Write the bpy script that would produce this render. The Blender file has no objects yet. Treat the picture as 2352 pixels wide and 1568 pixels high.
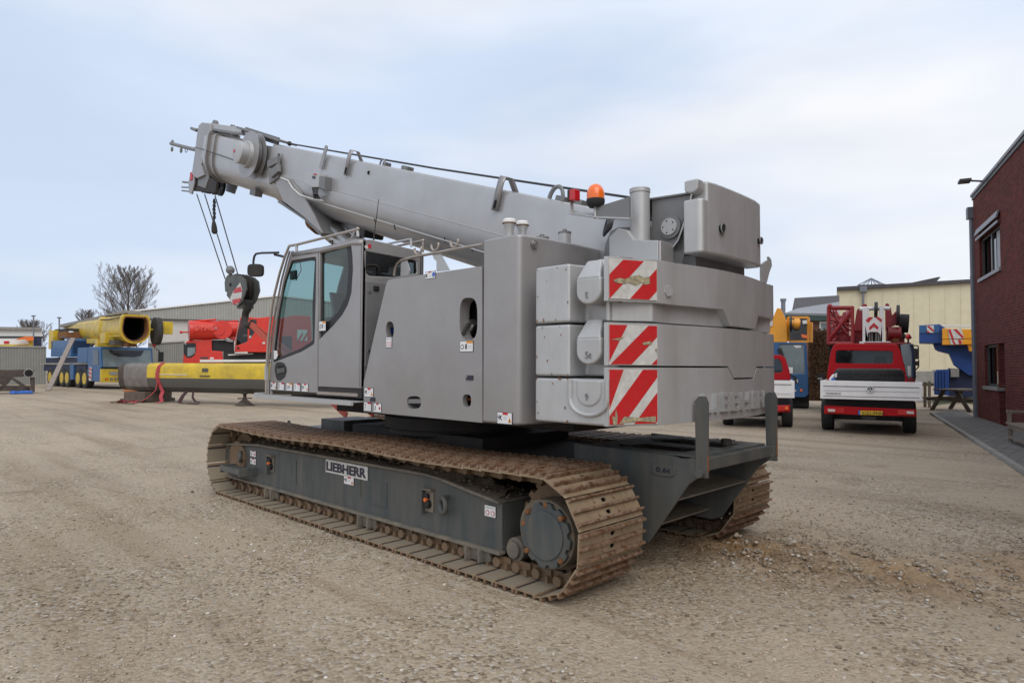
import bpy, bmesh, math, random
import numpy as np
from mathutils import Vector, Matrix
from mathutils.geometry import tessellate_polygon
random.seed(7); rng = np.random.default_rng(7)
scene = bpy.context.scene
R_ = math.radians

# ------------------------------------------------------------------ camera
# world: X = forward axis of the crawler crane, Y = its left, Z up.  The camera stands at the origin, 1.48 m up.
FV, CX, CY, H = 1520.0, 1176.0, 784.0, 1.48        # focal length and centre in a 2352 x 1568 frame
def _v(*a): return Vector(a)
_up = Vector((-1000, 838-CY, FV)).cross(Vector((1000, 846-CY, FV))).normalized()
if _up.y > 0: _up = -_up
_fw = Vector((-400-CX, 842+.004*(-400-CX)-CY, FV)).normalized()
_lf = _up.cross(_fw)
ROT = Matrix((_fw, _lf, _up))                       # camera axes (right, down, ahead) -> world
cam_d = bpy.data.cameras.new('camera'); cam = bpy.data.objects.new('camera', cam_d)
scene.collection.objects.link(cam); scene.camera = cam
cam_d.sensor_width = 36; cam_d.lens = FV/2352*36; cam_d.clip_start = .05; cam_d.clip_end = 3000
_m = Matrix((ROT@_v(1,0,0), ROT@_v(0,-1,0), ROT@_v(0,0,-1))).transposed().to_4x4()
_m.translation = (0,0,H); cam.matrix_world = _m
scene.render.resolution_x, scene.render.resolution_y = 1024, 682

# ------------------------------------------------------------------ sky, sun, exposure
SUN_EL, SUN_AZ = R_(44), R_(146)                    # sun direction: azimuth measured from +X towards +Y
w = bpy.data.worlds.new("World"); scene.world = w; w.use_nodes = True
nt = w.node_tree; nt.nodes.clear()
def N(t, **k):
    n = nt.nodes.new(t)
    for a, b in k.items(): setattr(n, a, b)
    return n
sky = N('ShaderNodeTexSky', sky_type='NISHITA', sun_disc=False); sky.sun_elevation = SUN_EL
sky.sun_rotation = math.pi/2 - SUN_AZ; sky.air_density = 1.0; sky.dust_density = 2.0
tc = N('ShaderNodeTexCoord'); mp = N('ShaderNodeMapping'); mp.inputs['Scale'].default_value = (1, 1, 3.2)
mp.inputs['Location'].default_value = (.3, .9, .1)
n1 = N('ShaderNodeTexNoise'); n1.inputs['Scale'].default_value = 1.7; n1.inputs['Detail'].default_value = 6
n1.inputs['Roughness'].default_value = .5; n1.inputs['Distortion'].default_value = .4
cr = N('ShaderNodeValToRGB'); cr.color_ramp.elements[0].position = .36; cr.color_ramp.elements[1].position = .62
cr.color_ramp.elements[0].color = (.86,)*3+(1,); cr.color_ramp.elements[1].color = (1.,)*3+(1,)
n2 = N('ShaderNodeTexNoise'); n2.inputs['Scale'].default_value = 1.1; n2.inputs['Detail'].default_value = 4
cc = N('ShaderNodeMix', data_type='RGBA'); cc.inputs['A'].default_value = (6.6, 7.7, 9.5, 1); cc.inputs['B'].default_value = (9.7, 9.8, 10.1, 1)
mx = N('ShaderNodeMix', data_type='RGBA'); bg = N('ShaderNodeBackground'); out = N('ShaderNodeOutputWorld')
L = nt.links.new
L(tc.outputs['Generated'], mp.inputs['Vector']); L(mp.outputs[0], n1.inputs['Vector']); L(mp.outputs[0], n2.inputs['Vector'])
L(n1.outputs['Fac'], cr.inputs['Fac']); L(cr.outputs['Color'], mx.inputs['Factor']); mrg = N('ShaderNodeMapRange'); mrg.inputs['From Min'].default_value = .38; mrg.inputs['From Max'].default_value = .60; L(n2.outputs['Fac'], mrg.inputs['Value']); L(mrg.outputs[0], cc.inputs['Factor'])
L(sky.outputs['Color'], mx.inputs['A']); L(cc.outputs['Result'], mx.inputs['B'])
L(mx.outputs['Result'], bg.inputs['Color']); bg.inputs['Strength'].default_value = .102; L(bg.outputs[0], out.inputs['Surface'])
sd = bpy.data.lights.new('sun', 'SUN'); sd.energy = 1.5; sd.angle = R_(50); sd.color = (1, .96, .9)
sun = bpy.data.objects.new('sun', sd); scene.collection.objects.link(sun)
_sdir = Vector((math.cos(SUN_EL)*math.cos(SUN_AZ), math.cos(SUN_EL)*math.sin(SUN_AZ), math.sin(SUN_EL)))
sun.rotation_euler = _sdir.to_track_quat('Z', 'Y').to_euler()
scene.view_settings.view_transform = 'Standard'; scene.view_settings.look = 'None'
scene.view_settings.gamma = 1; scene.view_settings.exposure = 0
scene.render.engine = 'CYCLES'

# ------------------------------------------------------------------ survey helpers: a sight line met with a real plane
def ray(px, py): return ROT @ Vector((px-CX, py-CY, FV))
def PY(px, py, y): d = ray(px, py); return d*(y/d.y) + _v(0,0,H)
def PX(px, py, x): d = ray(px, py); return d*(x/d.x) + _v(0,0,H)
def G(px, py, z=0): d = ray(px, py); return d*((z-H)/d.z) + _v(0,0,H)
def P(px, py, dep): return ray(px, py)*(dep/FV) + _v(0,0,H)
UP = _v(0,0,1)
def aim(px):
    """set the facing of the next background thing: square to the sight line through column px"""
    global YAW, FWD, RGT, AIMK
    r = ray(px, 842); YAW = math.atan2(r.y, r.x); AIMK = r.xy.length/FV
    FWD = _v(math.cos(YAW), math.sin(YAW), 0); RGT = _v(math.sin(YAW), -math.cos(YAW), 0)
aim(CX)
def at(px, py, d):                                   # sight line met with the upright plane facing that heading, d ahead
    r = ray(px, py); return r*(d*AIMK/r.dot(FWD)) + _v(0,0,H)

# ------------------------------------------------------------------ materials
MATS = {}
def mat(name, col, rough=.6, metal=0., var=.08, vscale=6., bump=0., bscale=80., spec=.5, coat=0., stain=None, st_amt=.35, st_scale=2., emit=None, streak=False, dust=0.):
    m = bpy.data.materials.new(name); m.use_nodes = True; t = m.node_tree; b = t.nodes['Principled BSDF']
    b.inputs['Roughness'].default_value = rough; b.inputs['Metallic'].default_value = metal
    b.inputs['Specular IOR Level'].default_value = spec; b.inputs['Coat Weight'].default_value = coat
    b.inputs['Coat Roughness'].default_value = .15
    co = t.nodes.new('ShaderNodeTexCoord'); no = t.nodes.new('ShaderNodeTexNoise')
    no.inputs['Scale'].default_value = vscale; no.inputs['Detail'].default_value = 6; no.inputs['Roughness'].default_value = .6
    t.links.new(co.outputs['Object'], no.inputs['Vector'])
    def mixc(a, bcol, fac_sock=None, fac=.5, bt='MIX'):
        x = t.nodes.new('ShaderNodeMix'); x.data_type = 'RGBA'; x.blend_type = bt
        if isinstance(a, tuple): x.inputs['A'].default_value = a
        else: t.links.new(a, x.inputs['A'])
        x.inputs['B'].default_value = bcol
        if fac_sock: t.links.new(fac_sock, x.inputs['Factor'])
        else: x.inputs['Factor'].default_value = fac
        return x.outputs['Result']
    c = tuple(col)
    lo = tuple(max(0, v*(1-var)) for v in c)+(1,); hi = tuple(min(1, v*(1+var)) for v in c)+(1,)
    r = t.nodes.new('ShaderNodeMapRange'); r.inputs['From Min'].default_value = .3; r.inputs['From Max'].default_value = .7
    t.links.new(no.outputs['Fac'], r.inputs['Value'])
    s = mixc(lo, hi, r.outputs[0])
    if stain:
        n2 = t.nodes.new('ShaderNodeTexNoise'); n2.inputs['Scale'].default_value = st_scale; n2.inputs['Detail'].default_value = 9
        n2.inputs['Roughness'].default_value = .68
        if streak:
            mpp = t.nodes.new('ShaderNodeMapping'); mpp.inputs['Scale'].default_value = (1, 1, .12)
            t.links.new(co.outputs['Object'], mpp.inputs['Vector']); t.links.new(mpp.outputs[0], n2.inputs['Vector'])
        else: t.links.new(co.outputs['Object'], n2.inputs['Vector'])
        r2 = t.nodes.new('ShaderNodeMapRange'); r2.inputs['From Min'].default_value = .5-.12; r2.inputs['From Max'].default_value = .72
        r2.inputs['To Max'].default_value = st_amt
        t.links.new(n2.outputs['Fac'], r2.inputs['Value']); s = mixc(s, tuple(stain)+(1,), r2.outputs[0])
    t.links.new(s, b.inputs['Base Color'])
    if bump:
        nb = t.nodes.new('ShaderNodeTexNoise'); nb.inputs['Scale'].default_value = bscale; nb.inputs['Detail'].default_value = 4
        t.links.new(co.outputs['Object'], nb.inputs['Vector'])
        bp = t.nodes.new('ShaderNodeBump'); bp.inputs['Strength'].default_value = bump; bp.inputs['Distance'].default_value = .01
        t.links.new(nb.outputs['Fac'], bp.inputs['Height']); t.links.new(bp.outputs[0], b.inputs['Normal'])
    if emit: b.inputs['Emission Color'].default_value = tuple(emit)+(1,); b.inputs['Emission Strength'].default_value = 1
    MATS[name] = m; return m
def glass(name, tint, refl=.12, rough=.02):
    m = bpy.data.materials.new(name); m.use_nodes = True; t = m.node_tree; t.nodes.clear()
    o = t.nodes.new('ShaderNodeOutputMaterial'); a = t.nodes.new('ShaderNodeBsdfTransparent'); g = t.nodes.new('ShaderNodeBsdfGlossy')
    a.inputs['Color'].default_value = tuple(tint)+(1,); g.inputs['Roughness'].default_value = rough
    lw = t.nodes.new('ShaderNodeLayerWeight'); lw.inputs['Blend'].default_value = .5
    pw = t.nodes.new('ShaderNodeMath'); pw.operation = 'POWER'; pw.inputs[1].default_value = 4; t.links.new(lw.outputs['Facing'], pw.inputs[0])
    ad = t.nodes.new('ShaderNodeMath'); ad.operation = 'MULTIPLY_ADD'; ad.inputs[1].default_value = .75; ad.inputs[2].default_value = refl
    x = t.nodes.new('ShaderNodeMixShader'); t.links.new(pw.outputs[0], ad.inputs[0]); t.links.new(ad.outputs[0], x.inputs[0])
    t.links.new(a.outputs[0], x.inputs[1]); t.links.new(g.outputs[0], x.inputs[2]); t.links.new(x.outputs[0], o.inputs['Surface'])
    MATS[name] = m; return m
DUST = (.30,.24,.17); RUST = (.20,.085,.03)
mat('silver', (.322,.311,.313), .40, .40, .05, 3, .03, 900, coat=.3, stain=(.235,.215,.195), st_amt=.45, st_scale=1.8)
mat('silver_cw', (.49,.495,.50), .42, .35, .06, 4, .14, 400, stain=(.25,.23,.205), st_amt=.42, st_scale=3, streak=True)
mat('silver_boom', (.44,.44,.45), .36, .42, .05, 3, .03, 900, coat=.2, stain=(.26,.235,.21), st_amt=.35, st_scale=1.2)
mat('silver_light', (.44,.445,.45), .45, .3, .05, 5, .03, 500)
mat('silver_dark', (.20,.20,.205), .5, .3, .08, 5)
mat('slate', (.064,.074,.077), .55, .1, .12, 5, .05, 120, stain=(.19,.165,.13), st_amt=.5, st_scale=7, streak=True)
mat('slate_dusty', (.20,.17,.13), .85, 0, .2, 12, .2, 90, stain=(.075,.08,.08), st_amt=.8, st_scale=5)
mat('earth', (.13,.10,.068), .95, 0, .25, 18, .9, 60, stain=(.05,.035,.025), st_amt=.7, st_scale=9)
mat('shoe', (.30,.235,.155), .75, .1, .2, 9, .35, 70, stain=(.17,.095,.05), st_amt=.75, st_scale=4)
mat('drive_dust', (.17,.14,.10), .85, 0, .15, 8, .2, 60, stain=(.09,.08,.065), st_amt=.5, st_scale=5)
mat('shoe_edge', (.15,.068,.03), .45, .35, .3, 18, .4, 90, stain=(.50,.40,.31), st_amt=.75, st_scale=24)
mat('shoe_inner', (.27,.225,.165), .8, .1, .12, 6, .15, 70, stain=(.15,.13,.10), st_amt=.5, st_scale=3)
mat('chain', (.18,.115,.07), .7, .2, .25, 14, .3, 60, stain=(.22,.16,.10), st_amt=.7, st_scale=9)
mat('black', (.012,.012,.013), .5); mat('black_gloss', (.01,.01,.012), .15, 0, .0)
mat('rubber', (.02,.02,.021), .8, 0, .2, 9, .3, 60, stain=(.10,.085,.07), st_amt=.4, st_scale=4)
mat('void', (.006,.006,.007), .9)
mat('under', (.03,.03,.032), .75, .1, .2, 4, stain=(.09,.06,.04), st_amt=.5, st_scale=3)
mat('steel', (.42,.41,.40), .28, .9, .08, 10, stain=(.2,.16,.12), st_amt=.3, st_scale=9)
mat('tubing', (.40,.35,.31), .35, .6, .1, 10)
mat('dark_tube', (.03,.032,.05), .4)
mat('rope', (.06,.062,.07), .5, .5)
mat('white', (.72,.72,.71), .5, 0, .04); mat('sticker_white', (.74,.74,.75), .4, 0, .02)
mat('red_label', (.5,.02,.03), .4); mat('orange_label', (.75,.30,.03), .4); mat('black_label', (.02,.02,.04), .4)
mat('blue_label', (.05,.14,.5), .4); mat('grey_label', (.45,.45,.46), .4)
mat('warn_white', (.60,.60,.58), .45, 0, .08, 30, stain=(.33,.30,.25), st_amt=.55, st_scale=14)
mat('warn_red', (.52,.012,.016), .4, 0, .08, 30, stain=(.33,.05,.04), st_amt=.4, st_scale=14)
mat('scrape', (.42,.36,.22), .9, 0, .35, 50, .5, 80, stain=(.12,.12,.11), st_amt=.9, st_scale=40)
mat('rust', RUST, .85, .1, .4, 20, .4, 60)
mat('amber', (.9,.16,.01), .25, 0, .05, coat=.6); mat('red_lens', (.5,.01,.015), .25, coat=.4, var=.05)
mat('orange_part', (.7,.16,.03), .5)
mat('sling', (.55,.085,.05), .8, 0, .15, 30, .4, 200, stain=(.25,.12,.09), st_amt=.5, st_scale=12)
mat('wire_white', (.6,.6,.58), .5)
glass('cab_glass', (.43,.64,.63), .07); glass('screen_glass', (.48,.60,.59), .05); glass('dark_glass', (.10,.12,.12), .06)
glass('win_dark', (.03,.035,.04), .10)
def M(n): return MATS[n]

# ------------------------------------------------------------------ mesh builder
class MB:
    def __init__(s, *mats): s.v = []; s.f = []; s.mi = []; s.mats = list(mats) or ['silver']; s.m = 0
    def use(s, name):
        if name not in s.mats: s.mats.append(name)
        s.m = s.mats.index(name); return s
    def add(s, vs, fs):
        o = len(s.v); s.v += [Vector(p) for p in vs]
        for f in fs: s.f.append([i+o for i in f]); s.mi.append(s.m)
        return s
    def prism(s, pts, vec):
        pts = [Vector(p) for p in pts]; vec = Vector(vec); n = len(pts)
        s.add(pts+[p+vec for p in pts], [list(range(n))[::-1], list(range(n, 2*n))]+[[i, (i+1) % n, n+(i+1) % n, n+i] for i in range(n)]); return s
    def box(s, c, sz, ax=None):
        ax = ax or (_v(1,0,0), _v(0,1,0), _v(0,0,1)); c = Vector(c); h = [a*(k/2) for a, k in zip(ax, sz)]
        pts = [c-h[0]-h[1]-h[2], c+h[0]-h[1]-h[2], c+h[0]+h[1]-h[2], c-h[0]+h[1]-h[2]]
        return s.prism(pts, h[2]*2)
    def bb(s, a, b):
        a, b = Vector(a), Vector(b); return s.box((a+b)/2, [abs(x) for x in (b-a)])
    def beam(s, a, b, wd, ht, up=None):
        a, b = Vector(a), Vector(b); d = b-a; u = up or _v(0,0,1); x = d.normalized()
        if abs(x.dot(u)) > .98: u = _v(1,0,0)
        y = u.cross(x).normalized(); z = x.cross(y)
        return s.box((a+b)/2, (d.length, wd, ht), (x, y, z))
    def cyl(s, a, b, r0, r1=None, n=20, caps=True):
        a, b = Vector(a), Vector(b); r1 = r0 if r1 is None else r1; d = (b-a).normalized()
        u = d.orthogonal().normalized(); w_ = d.cross(u)
        c = [u*math.cos(2*math.pi*i/n)+w_*math.sin(2*math.pi*i/n) for i in range(n)]
        fs = [[i, (i+1) % n, n+(i+1) % n, n+i] for i in range(n)]
        if caps: fs += [list(range(n))[::-1], list(range(n, 2*n))]
        return s.add([a+k*r0 for k in c]+[b+k*r1 for k in c], fs)
    def lathe(s, o, d, prof, n=24):
        o, d = Vector(o), Vector(d).normalized(); u = d.orthogonal().normalized(); w_ = d.cross(u)
        vs = []; fs = []; k = len(prof)
        for r, h in prof:
            for i in range(n): a = 2*math.pi*i/n; vs.append(o+d*h+(u*math.cos(a)+w_*math.sin(a))*r)
        for j in range(k-1):
            for i in range(n): fs.append([j*n+i, j*n+(i+1) % n, (j+1)*n+(i+1) % n, (j+1)*n+i])
        fs += [list(range(n))[::-1], list(range((k-1)*n, k*n))]
        return s.add(vs, fs)
    def tube(s, path, r, n=8, closed=False):
        path = [Vector(p) for p in path]; k = len(path); rs = r if isinstance(r, (list, tuple)) else [r]*k
        vs = []; prev = None
        for i in range(k):
            if closed: t = path[(i+1) % k]-path[i-1]
            else: t = path[min(i+1, k-1)]-path[max(i-1, 0)]
            t.normalize()
            u = t.orthogonal().normalized() if prev is None else (prev-t*prev.dot(t)).normalized()
            prev = u; w_ = t.cross(u)
            vs += [path[i]+(u*math.cos(2*math.pi*j/n)+w_*math.sin(2*math.pi*j/n))*rs[i] for j in range(n)]
        fs = []
        for i in range(k if closed else k-1):
            a, b = i*n, ((i+1) % k)*n
            fs += [[a+j, a+(j+1) % n, b+(j+1) % n, b+j] for j in range(n)]
        if not closed: fs += [list(range(n))[::-1], list(range((k-1)*n, k*n))]
        return s.add(vs, fs)
    def plate(s, outer, holes, vec):
        """outer/holes: lists of coplanar 3D points; vec: thickness"""
        loops = [[Vector(p) for p in l] for l in [outer]+list(holes)]; vec = Vector(vec)
        flat = [p for l in loops for p in l]; n = len(flat); tri = [list(t) for t in tessellate_polygon(loops)]
        fs = [t for t in tri]+[[i+n for i in t][::-1] for t in tri]; o = 0
        for l in loops:
            k = len(l); fs += [[o+i, o+(i+1) % k, n+o+(i+1) % k, n+o+i] for i in range(k)]; o += k
        return s.add(flat+[p+vec for p in flat], fs)
    def sphere(s, c, r, n=16, m=10, sc=(1,1,1)):
        c = Vector(c); vs = []; fs = []
        for j in range(m+1):
            t = math.pi*j/m
            for i in range(n): a = 2*math.pi*i/n; vs.append(c+_v(r*sc[0]*math.sin(t)*math.cos(a), r*sc[1]*math.sin(t)*math.sin(a), r*sc[2]*math.cos(t)))
        for j in range(m): fs += [[j*n+i, j*n+(i+1) % n, (j+1)*n+(i+1) % n, (j+1)*n+i] for i in range(n)]
        return s.add(vs, fs)
    def torus(s, c, nrm, R0, r, n=24, m=8):
        c, d = Vector(c), Vector(nrm).normalized(); u = d.orthogonal().normalized(); w_ = d.cross(u)
        return s.tube([c+(u*math.cos(2*math.pi*i/n)+w_*math.sin(2*math.pi*i/n))*R0 for i in range(n)], r, m, True)
    def text(s, txt, o, u, v, size, ext=.002, weight=.0, width=None, gap=1.0):
        cu = bpy.data.curves.new('t', 'FONT'); cu.body = txt; cu.size = 1; cu.extrude = 0; cu.offset = weight; cu.resolution_u = 3; cu.space_character = gap
        ob = bpy.data.objects.new('t', cu); scene.collection.objects.link(ob)
        me = bpy.data.meshes.new_from_object(ob.evaluated_get(bpy.context.evaluated_depsgraph_get()))
        bpy.data.objects.remove(ob); bpy.data.curves.remove(cu)
        xs = [q.co.x for q in me.vertices]; ys = [q.co.y for q in me.vertices]
        sx = (width/(max(xs)-min(xs))) if width else size; sy = size/(max(ys)-min(ys)) if width else size
        x0, y0 = min(xs), min(ys); u, v, o = Vector(u).normalized(), Vector(v).normalized(), Vector(o); nn = u.cross(v)
        bmx = bmesh.new(); bmx.from_mesh(me)
        bmesh.ops.recalc_face_normals(bmx, faces=bmx.faces)
        if ext > .001:
            rr = bmesh.ops.extrude_face_region(bmx, geom=bmx.faces[:]); 
            for g in rr['geom']:
                if isinstance(g, bmesh.types.BMVert): g.co.z += 1
        bmx.verts.index_update()
        s.add([o+u*((q.co.x-x0)*sx)+v*((q.co.y-y0)*sy)+nn*(q.co.z*ext) for q in bmx.verts], [[q.index for q in f.verts] for f in bmx.faces])
        bmx.free(); bpy.data.meshes.remove(me); return s
    def build(s, name, parent=None, bevel=0, smooth=35, seg=2, coll=True, label=None):
        me = bpy.data.meshes.new(name)
        inv = parent['_inv'] if parent is not None and '_inv' in parent else None
        Mi = WM[parent.name].inverted() if parent is not None else Matrix()
        me.from_pydata([tuple(Mi@p) for p in s.v], [], s.f)
        for n in s.mats: me.materials.append(M(n))
        me.polygons.foreach_set('material_index', s.mi)
        bmx = bmesh.new(); bmx.from_mesh(me); bmesh.ops.recalc_face_normals(bmx, faces=bmx.faces); bmx.to_mesh(me); bmx.free()
        if smooth:
            me.polygons.foreach_set('use_smooth', [True]*len(me.polygons)); me.set_sharp_from_angle(angle=R_(smooth))
        me.update(); o = bpy.data.objects.new(name, me); scene.collection.objects.link(o)
        WM[o.name] = WM[parent.name].copy() if parent is not None else Matrix()
        if parent is not None: o.parent = parent
        if bevel:
            md = o.modifiers.new('bevel', 'BEVEL'); md.width = bevel; md.segments = seg; md.limit_method = 'ANGLE'; md.angle_limit = R_(30); md.harden_normals = True
        if label: o['label'] = label
        return o
WM = {}
def thing(name, label, cat, loc=(0,0,0), yaw=0, group=None):
    o = bpy.data.objects.new(name, None); scene.collection.objects.link(o); o.empty_display_size = .2
    o.location = loc; o.rotation_euler = (0,0,yaw); WM[o.name] = Matrix.Translation(Vector(loc))@Matrix.Rotation(yaw, 4, 'Z')
    o['label'] = label; o['category'] = cat
    if group: o['group'] = group
    return o
def tag(o, label, cat, group=None): 
    o['label'] = label; o['category'] = cat
    if group: o['group'] = group
    return o
def rebase(o, loc):
    """move a top-level mesh's origin to its base"""
    loc = Vector(loc)
    o.data.transform(Matrix.Translation(-loc)); o.location = loc; return o
def structure(o): o['kind'] = 'structure'; return o
def clip(poly, x0, y0, x1, y1):
    def cut(ps, f):
        r = []
        for i in range(len(ps)):
            a, b = ps[i-1], ps[i]; fa, fb = f(a), f(b)
            if (fa >= 0) != (fb >= 0): t = fa/(fa-fb); r.append((a[0]+(b[0]-a[0])*t, a[1]+(b[1]-a[1])*t))
            if fb >= 0: r.append(b)
        return r
    for f in (lambda p: p[0]-x0, lambda p: x1-p[0], lambda p: p[1]-y0, lambda p: y1-p[1]):
        poly = cut(poly, f)
        if not poly: return []
    return poly
def oval(c, rx, ry, n=20, p=2.0):
    r = []
    for i in range(n):
        a = 2*math.pi*i/n; ca, sa = math.cos(a), math.sin(a)
        r.append((c[0]+rx*math.copysign(abs(ca)**(2/p), ca), c[1]+ry*math.copysign(abs(sa)**(2/p), sa)))
    return r
def warn_plate(parent, o, u, v, w_, h, stripes, name='warning_plate', scrape=None, extra=0):
    """white panel with red slanting stripes; stripes given as (x at bottom, x at top) pairs in fractions of the width"""
    u, v, o = Vector(u).normalized(), Vector(v).normalized(), Vector(o); n = u.cross(v)
    b = MB('warn_white'); b.prism([o, o+u*w_, o+u*w_+v*h, o+v*h], n*.004); b.use('warn_red')
    for xb0, xb1, xt0, xt1 in stripes:
        q = clip([(xb0*w_, 0), (xb1*w_, 0), (xt1*w_, h), (xt0*w_, h)], 0.003, .003, w_-.003, h-.003)
        if len(q) > 2: b.add([o+u*x+v*y+n*.006 for x, y in q], [list(range(len(q)))])
    if scrape:
        b.use('scrape')
        for q in scrape: b.add([o+u*x*w_+v*y*h+n*.009 for x, y in q], [list(range(len(q)))])
    return b.build(name, parent, smooth=0)
def sticker(parent, o, u, v, w_, h, kind=0):
    u, v, o = Vector(u).normalized(), Vector(v).normalized(), Vector(o); n = u.cross(v)
    b = MB('black_label'); b.prism([o, o+u*w_, o+u*w_+v*h, o+v*h], n*.002)
    def q(mn, pts, k=.004): b.use(mn); b.add([o+u*x*w_+v*y*h+n*k for x, y in pts], [list(range(len(pts)))])
    def rc(mn, x0, y0, x1, y1, k=.004): q(mn, [(x0,y0),(x1,y0),(x1,y1),(x0,y1)], k)
    rc('sticker_white', .03, .04, .97, .96, .003)
    if kind == 0:   # crushing hazard: figure, red head, amber triangle
        rc('red_label', .38, .78, .72, .98); q('orange_label', [(.72,.16),(.95,.16),(.835,.6)]); q('black_label', [(.80,.22),(.87,.22),(.835,.45)], .005)
        q('black_label', [(.10,.3),(.16,.32),(.2,.5),(.3,.28),(.34,.3),(.26,.55),(.34,.72),(.30,.75),(.22,.64),(.14,.78),(.1,.74),(.18,.56)])
        rc('black_label', .05, .5, .15, .6); rc('grey_label', .42, .55, .64, .6); rc('grey_label', .42, .4, .62, .44)
    elif kind == 1:
        rc('red_label', .5, .78, .97, .96); rc('black_label', .2, .2, .24, .75); q('black_label', [(.14,.7),(.30,.7),(.22,.84)])
        for k in range(3): rc('grey_label', .5, .2+.17*k, .9, .23+.17*k)
    elif kind == 2:
        rc('orange_label', .5, .76, .97, .96); q('black_label', oval((.2,.45), .13, .22, 12)); q('sticker_white', oval((.2,.45), .09, .15, 12), .005)
        rc('black_label', .42, .25, .54, .7); rc('grey_label', .62, .5, .9, .54); rc('grey_label', .62, .35, .9, .39)
    elif kind == 3:
        rc('red_label', .35, .8, .65, .96); rc('black_label', .18, .3, .26, .7); rc('black_label', .12, .25, .34, .3); q('red_label', oval((.78,.45), .1, .18, 12))
    elif kind == 4:
        rc('grey_label', .1, .75, .9, .85); q('red_label', oval((.28,.35), .17, .22, 12)); q('sticker_white', oval((.28,.35), .12, .16, 12), .005); q('red_label', oval((.74,.35), .17, .22, 12)); q('sticker_white', oval((.74,.35), .12, .16, 12), .005)
    elif kind == 5:
        rc('red_label', .3, .82, .6, .96); q('black_label', [(.08,.2),(.2,.3),(.28,.3),(.16,.5),(.28,.7),(.14,.6),(.06,.7)]); q('blue_label', oval((.82,.5), .14, .34, 14)); rc('grey_label', .35, .3, .62, .34)
    return b.build('warning_label', parent, smooth=0)
# =================================================================== the crawler crane
YL, YC = -3.42, -4.69                                # left flank and centre line of the upper works
crane = thing('crawler_crane', 'large silver grey telescopic crawler crane on rusty tracks in the middle of the yard', 'crane', (5.3, YC, 0))

# ---- tracks
XR, XF, RT = 2.88, 7.72, .40
def track_path(d):                                   # d: distance along the pin line; returns x, z, angle of the tangent
    r = .33; Ls = XF-XR; per = 2*Ls+2*math.pi*r; d %= per
    if d < Ls: return XR+d, RT-r, 0.
    d -= Ls
    if d < math.pi*r: a = d/r; return XF+r*math.sin(a), RT-r*math.cos(a), a
    d -= math.pi*r
    if d < Ls:
        q = d/Ls; sag = -.022*math.sin(q*math.pi*2)**2
        return XF-d, RT+r+sag, math.pi
    a = (d-Ls)/r; return XR-r*math.sin(a), RT+r*math.cos(a), math.pi+a
PER = 2*(XF-XR)+2*math.pi*.33; NS = 62; PITCH = PER/NS
def shoe_mesh(wd):
    b = MB('shoe', 'shoe_edge', 'shoe_inner', 'under', 'void')
    h = PITCH/2; W = wd/2
    # local x along travel, y across, z = outwards; pin line at z=0, plate between .035 and .047, grousers to .07
    def rnd(cx, cy, rx, ry): return [(x, y, .036) for x, y in oval((cx, cy), rx, ry, 10, 3)]
    holes = [rnd(s*.040, 0, .014, .026) for s in (-1, 1)]
    outer = [(-h+.004, -W, .036), (h-.003, -W, .036), (h-.003, W, .036), (-h+.004, W, .036)]
    b.use('shoe'); b.plate(outer, holes, (0, 0, .011))
    b.use('shoe_inner'); b.add([(-h+.004, -W+.004, .0355), (h-.030, -W+.004, .0355), (h-.030, -.12, .0355), (-h+.004, -.12, .0355)], [[0,1,2,3]])
    b.add([(-h+.004, .12, .0355), (h-.030, .12, .0355), (h-.030, W-.004, .0355), (-h+.004, W-.004, .0355)], [[0,1,2,3]])
    for i, x in enumerate((-h+.016, 0, h-.016)):
        b.use('shoe_edge')
        b.prism([(x-.011, -W, .046), (x+.011, -W, .046), (x+.008, -W, .070), (x-.008, -W, .070)], (0, wd, 0))
        b.use('shoe_edge'); b.prism([(x-.0105, -W+.002, .062), (x+.0105, -W+.002, .062), (x+.007, -W+.002, .076), (x-.007, -W+.002, .076)], (0, wd-.004, 0))
    b.use('shoe')
    b.prism([(h-.004, -W, .0365), (h-.004, -W, .044), (h+.022, -W, .040), (h+.022, -W, .034)], (0, wd, 0)); b.use('under'); b.add([(h-.028, -W+.003, .0345), (h-.004, -W+.003, .0345), (h-.004, W-.003, .0345), (h-.028, W-.003, .0345)], [[0,1,2,3]]); b.use('void'); b.add([(-.07, -.06, .012), (.07, -.06, .012), (.07, .06, .012), (-.07, .06, .012)], [[0,1,2,3]]); b.use('shoe')   # overlapping lip; dark strip paints its shadow line, black sheet darkens the holes
    for s in (-1, 1):
        for t in (-1, 1): b.cyl((t*.045, s*.105, .045), (t*.045, s*.105, .058), .012, n=6)
    return b
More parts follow.
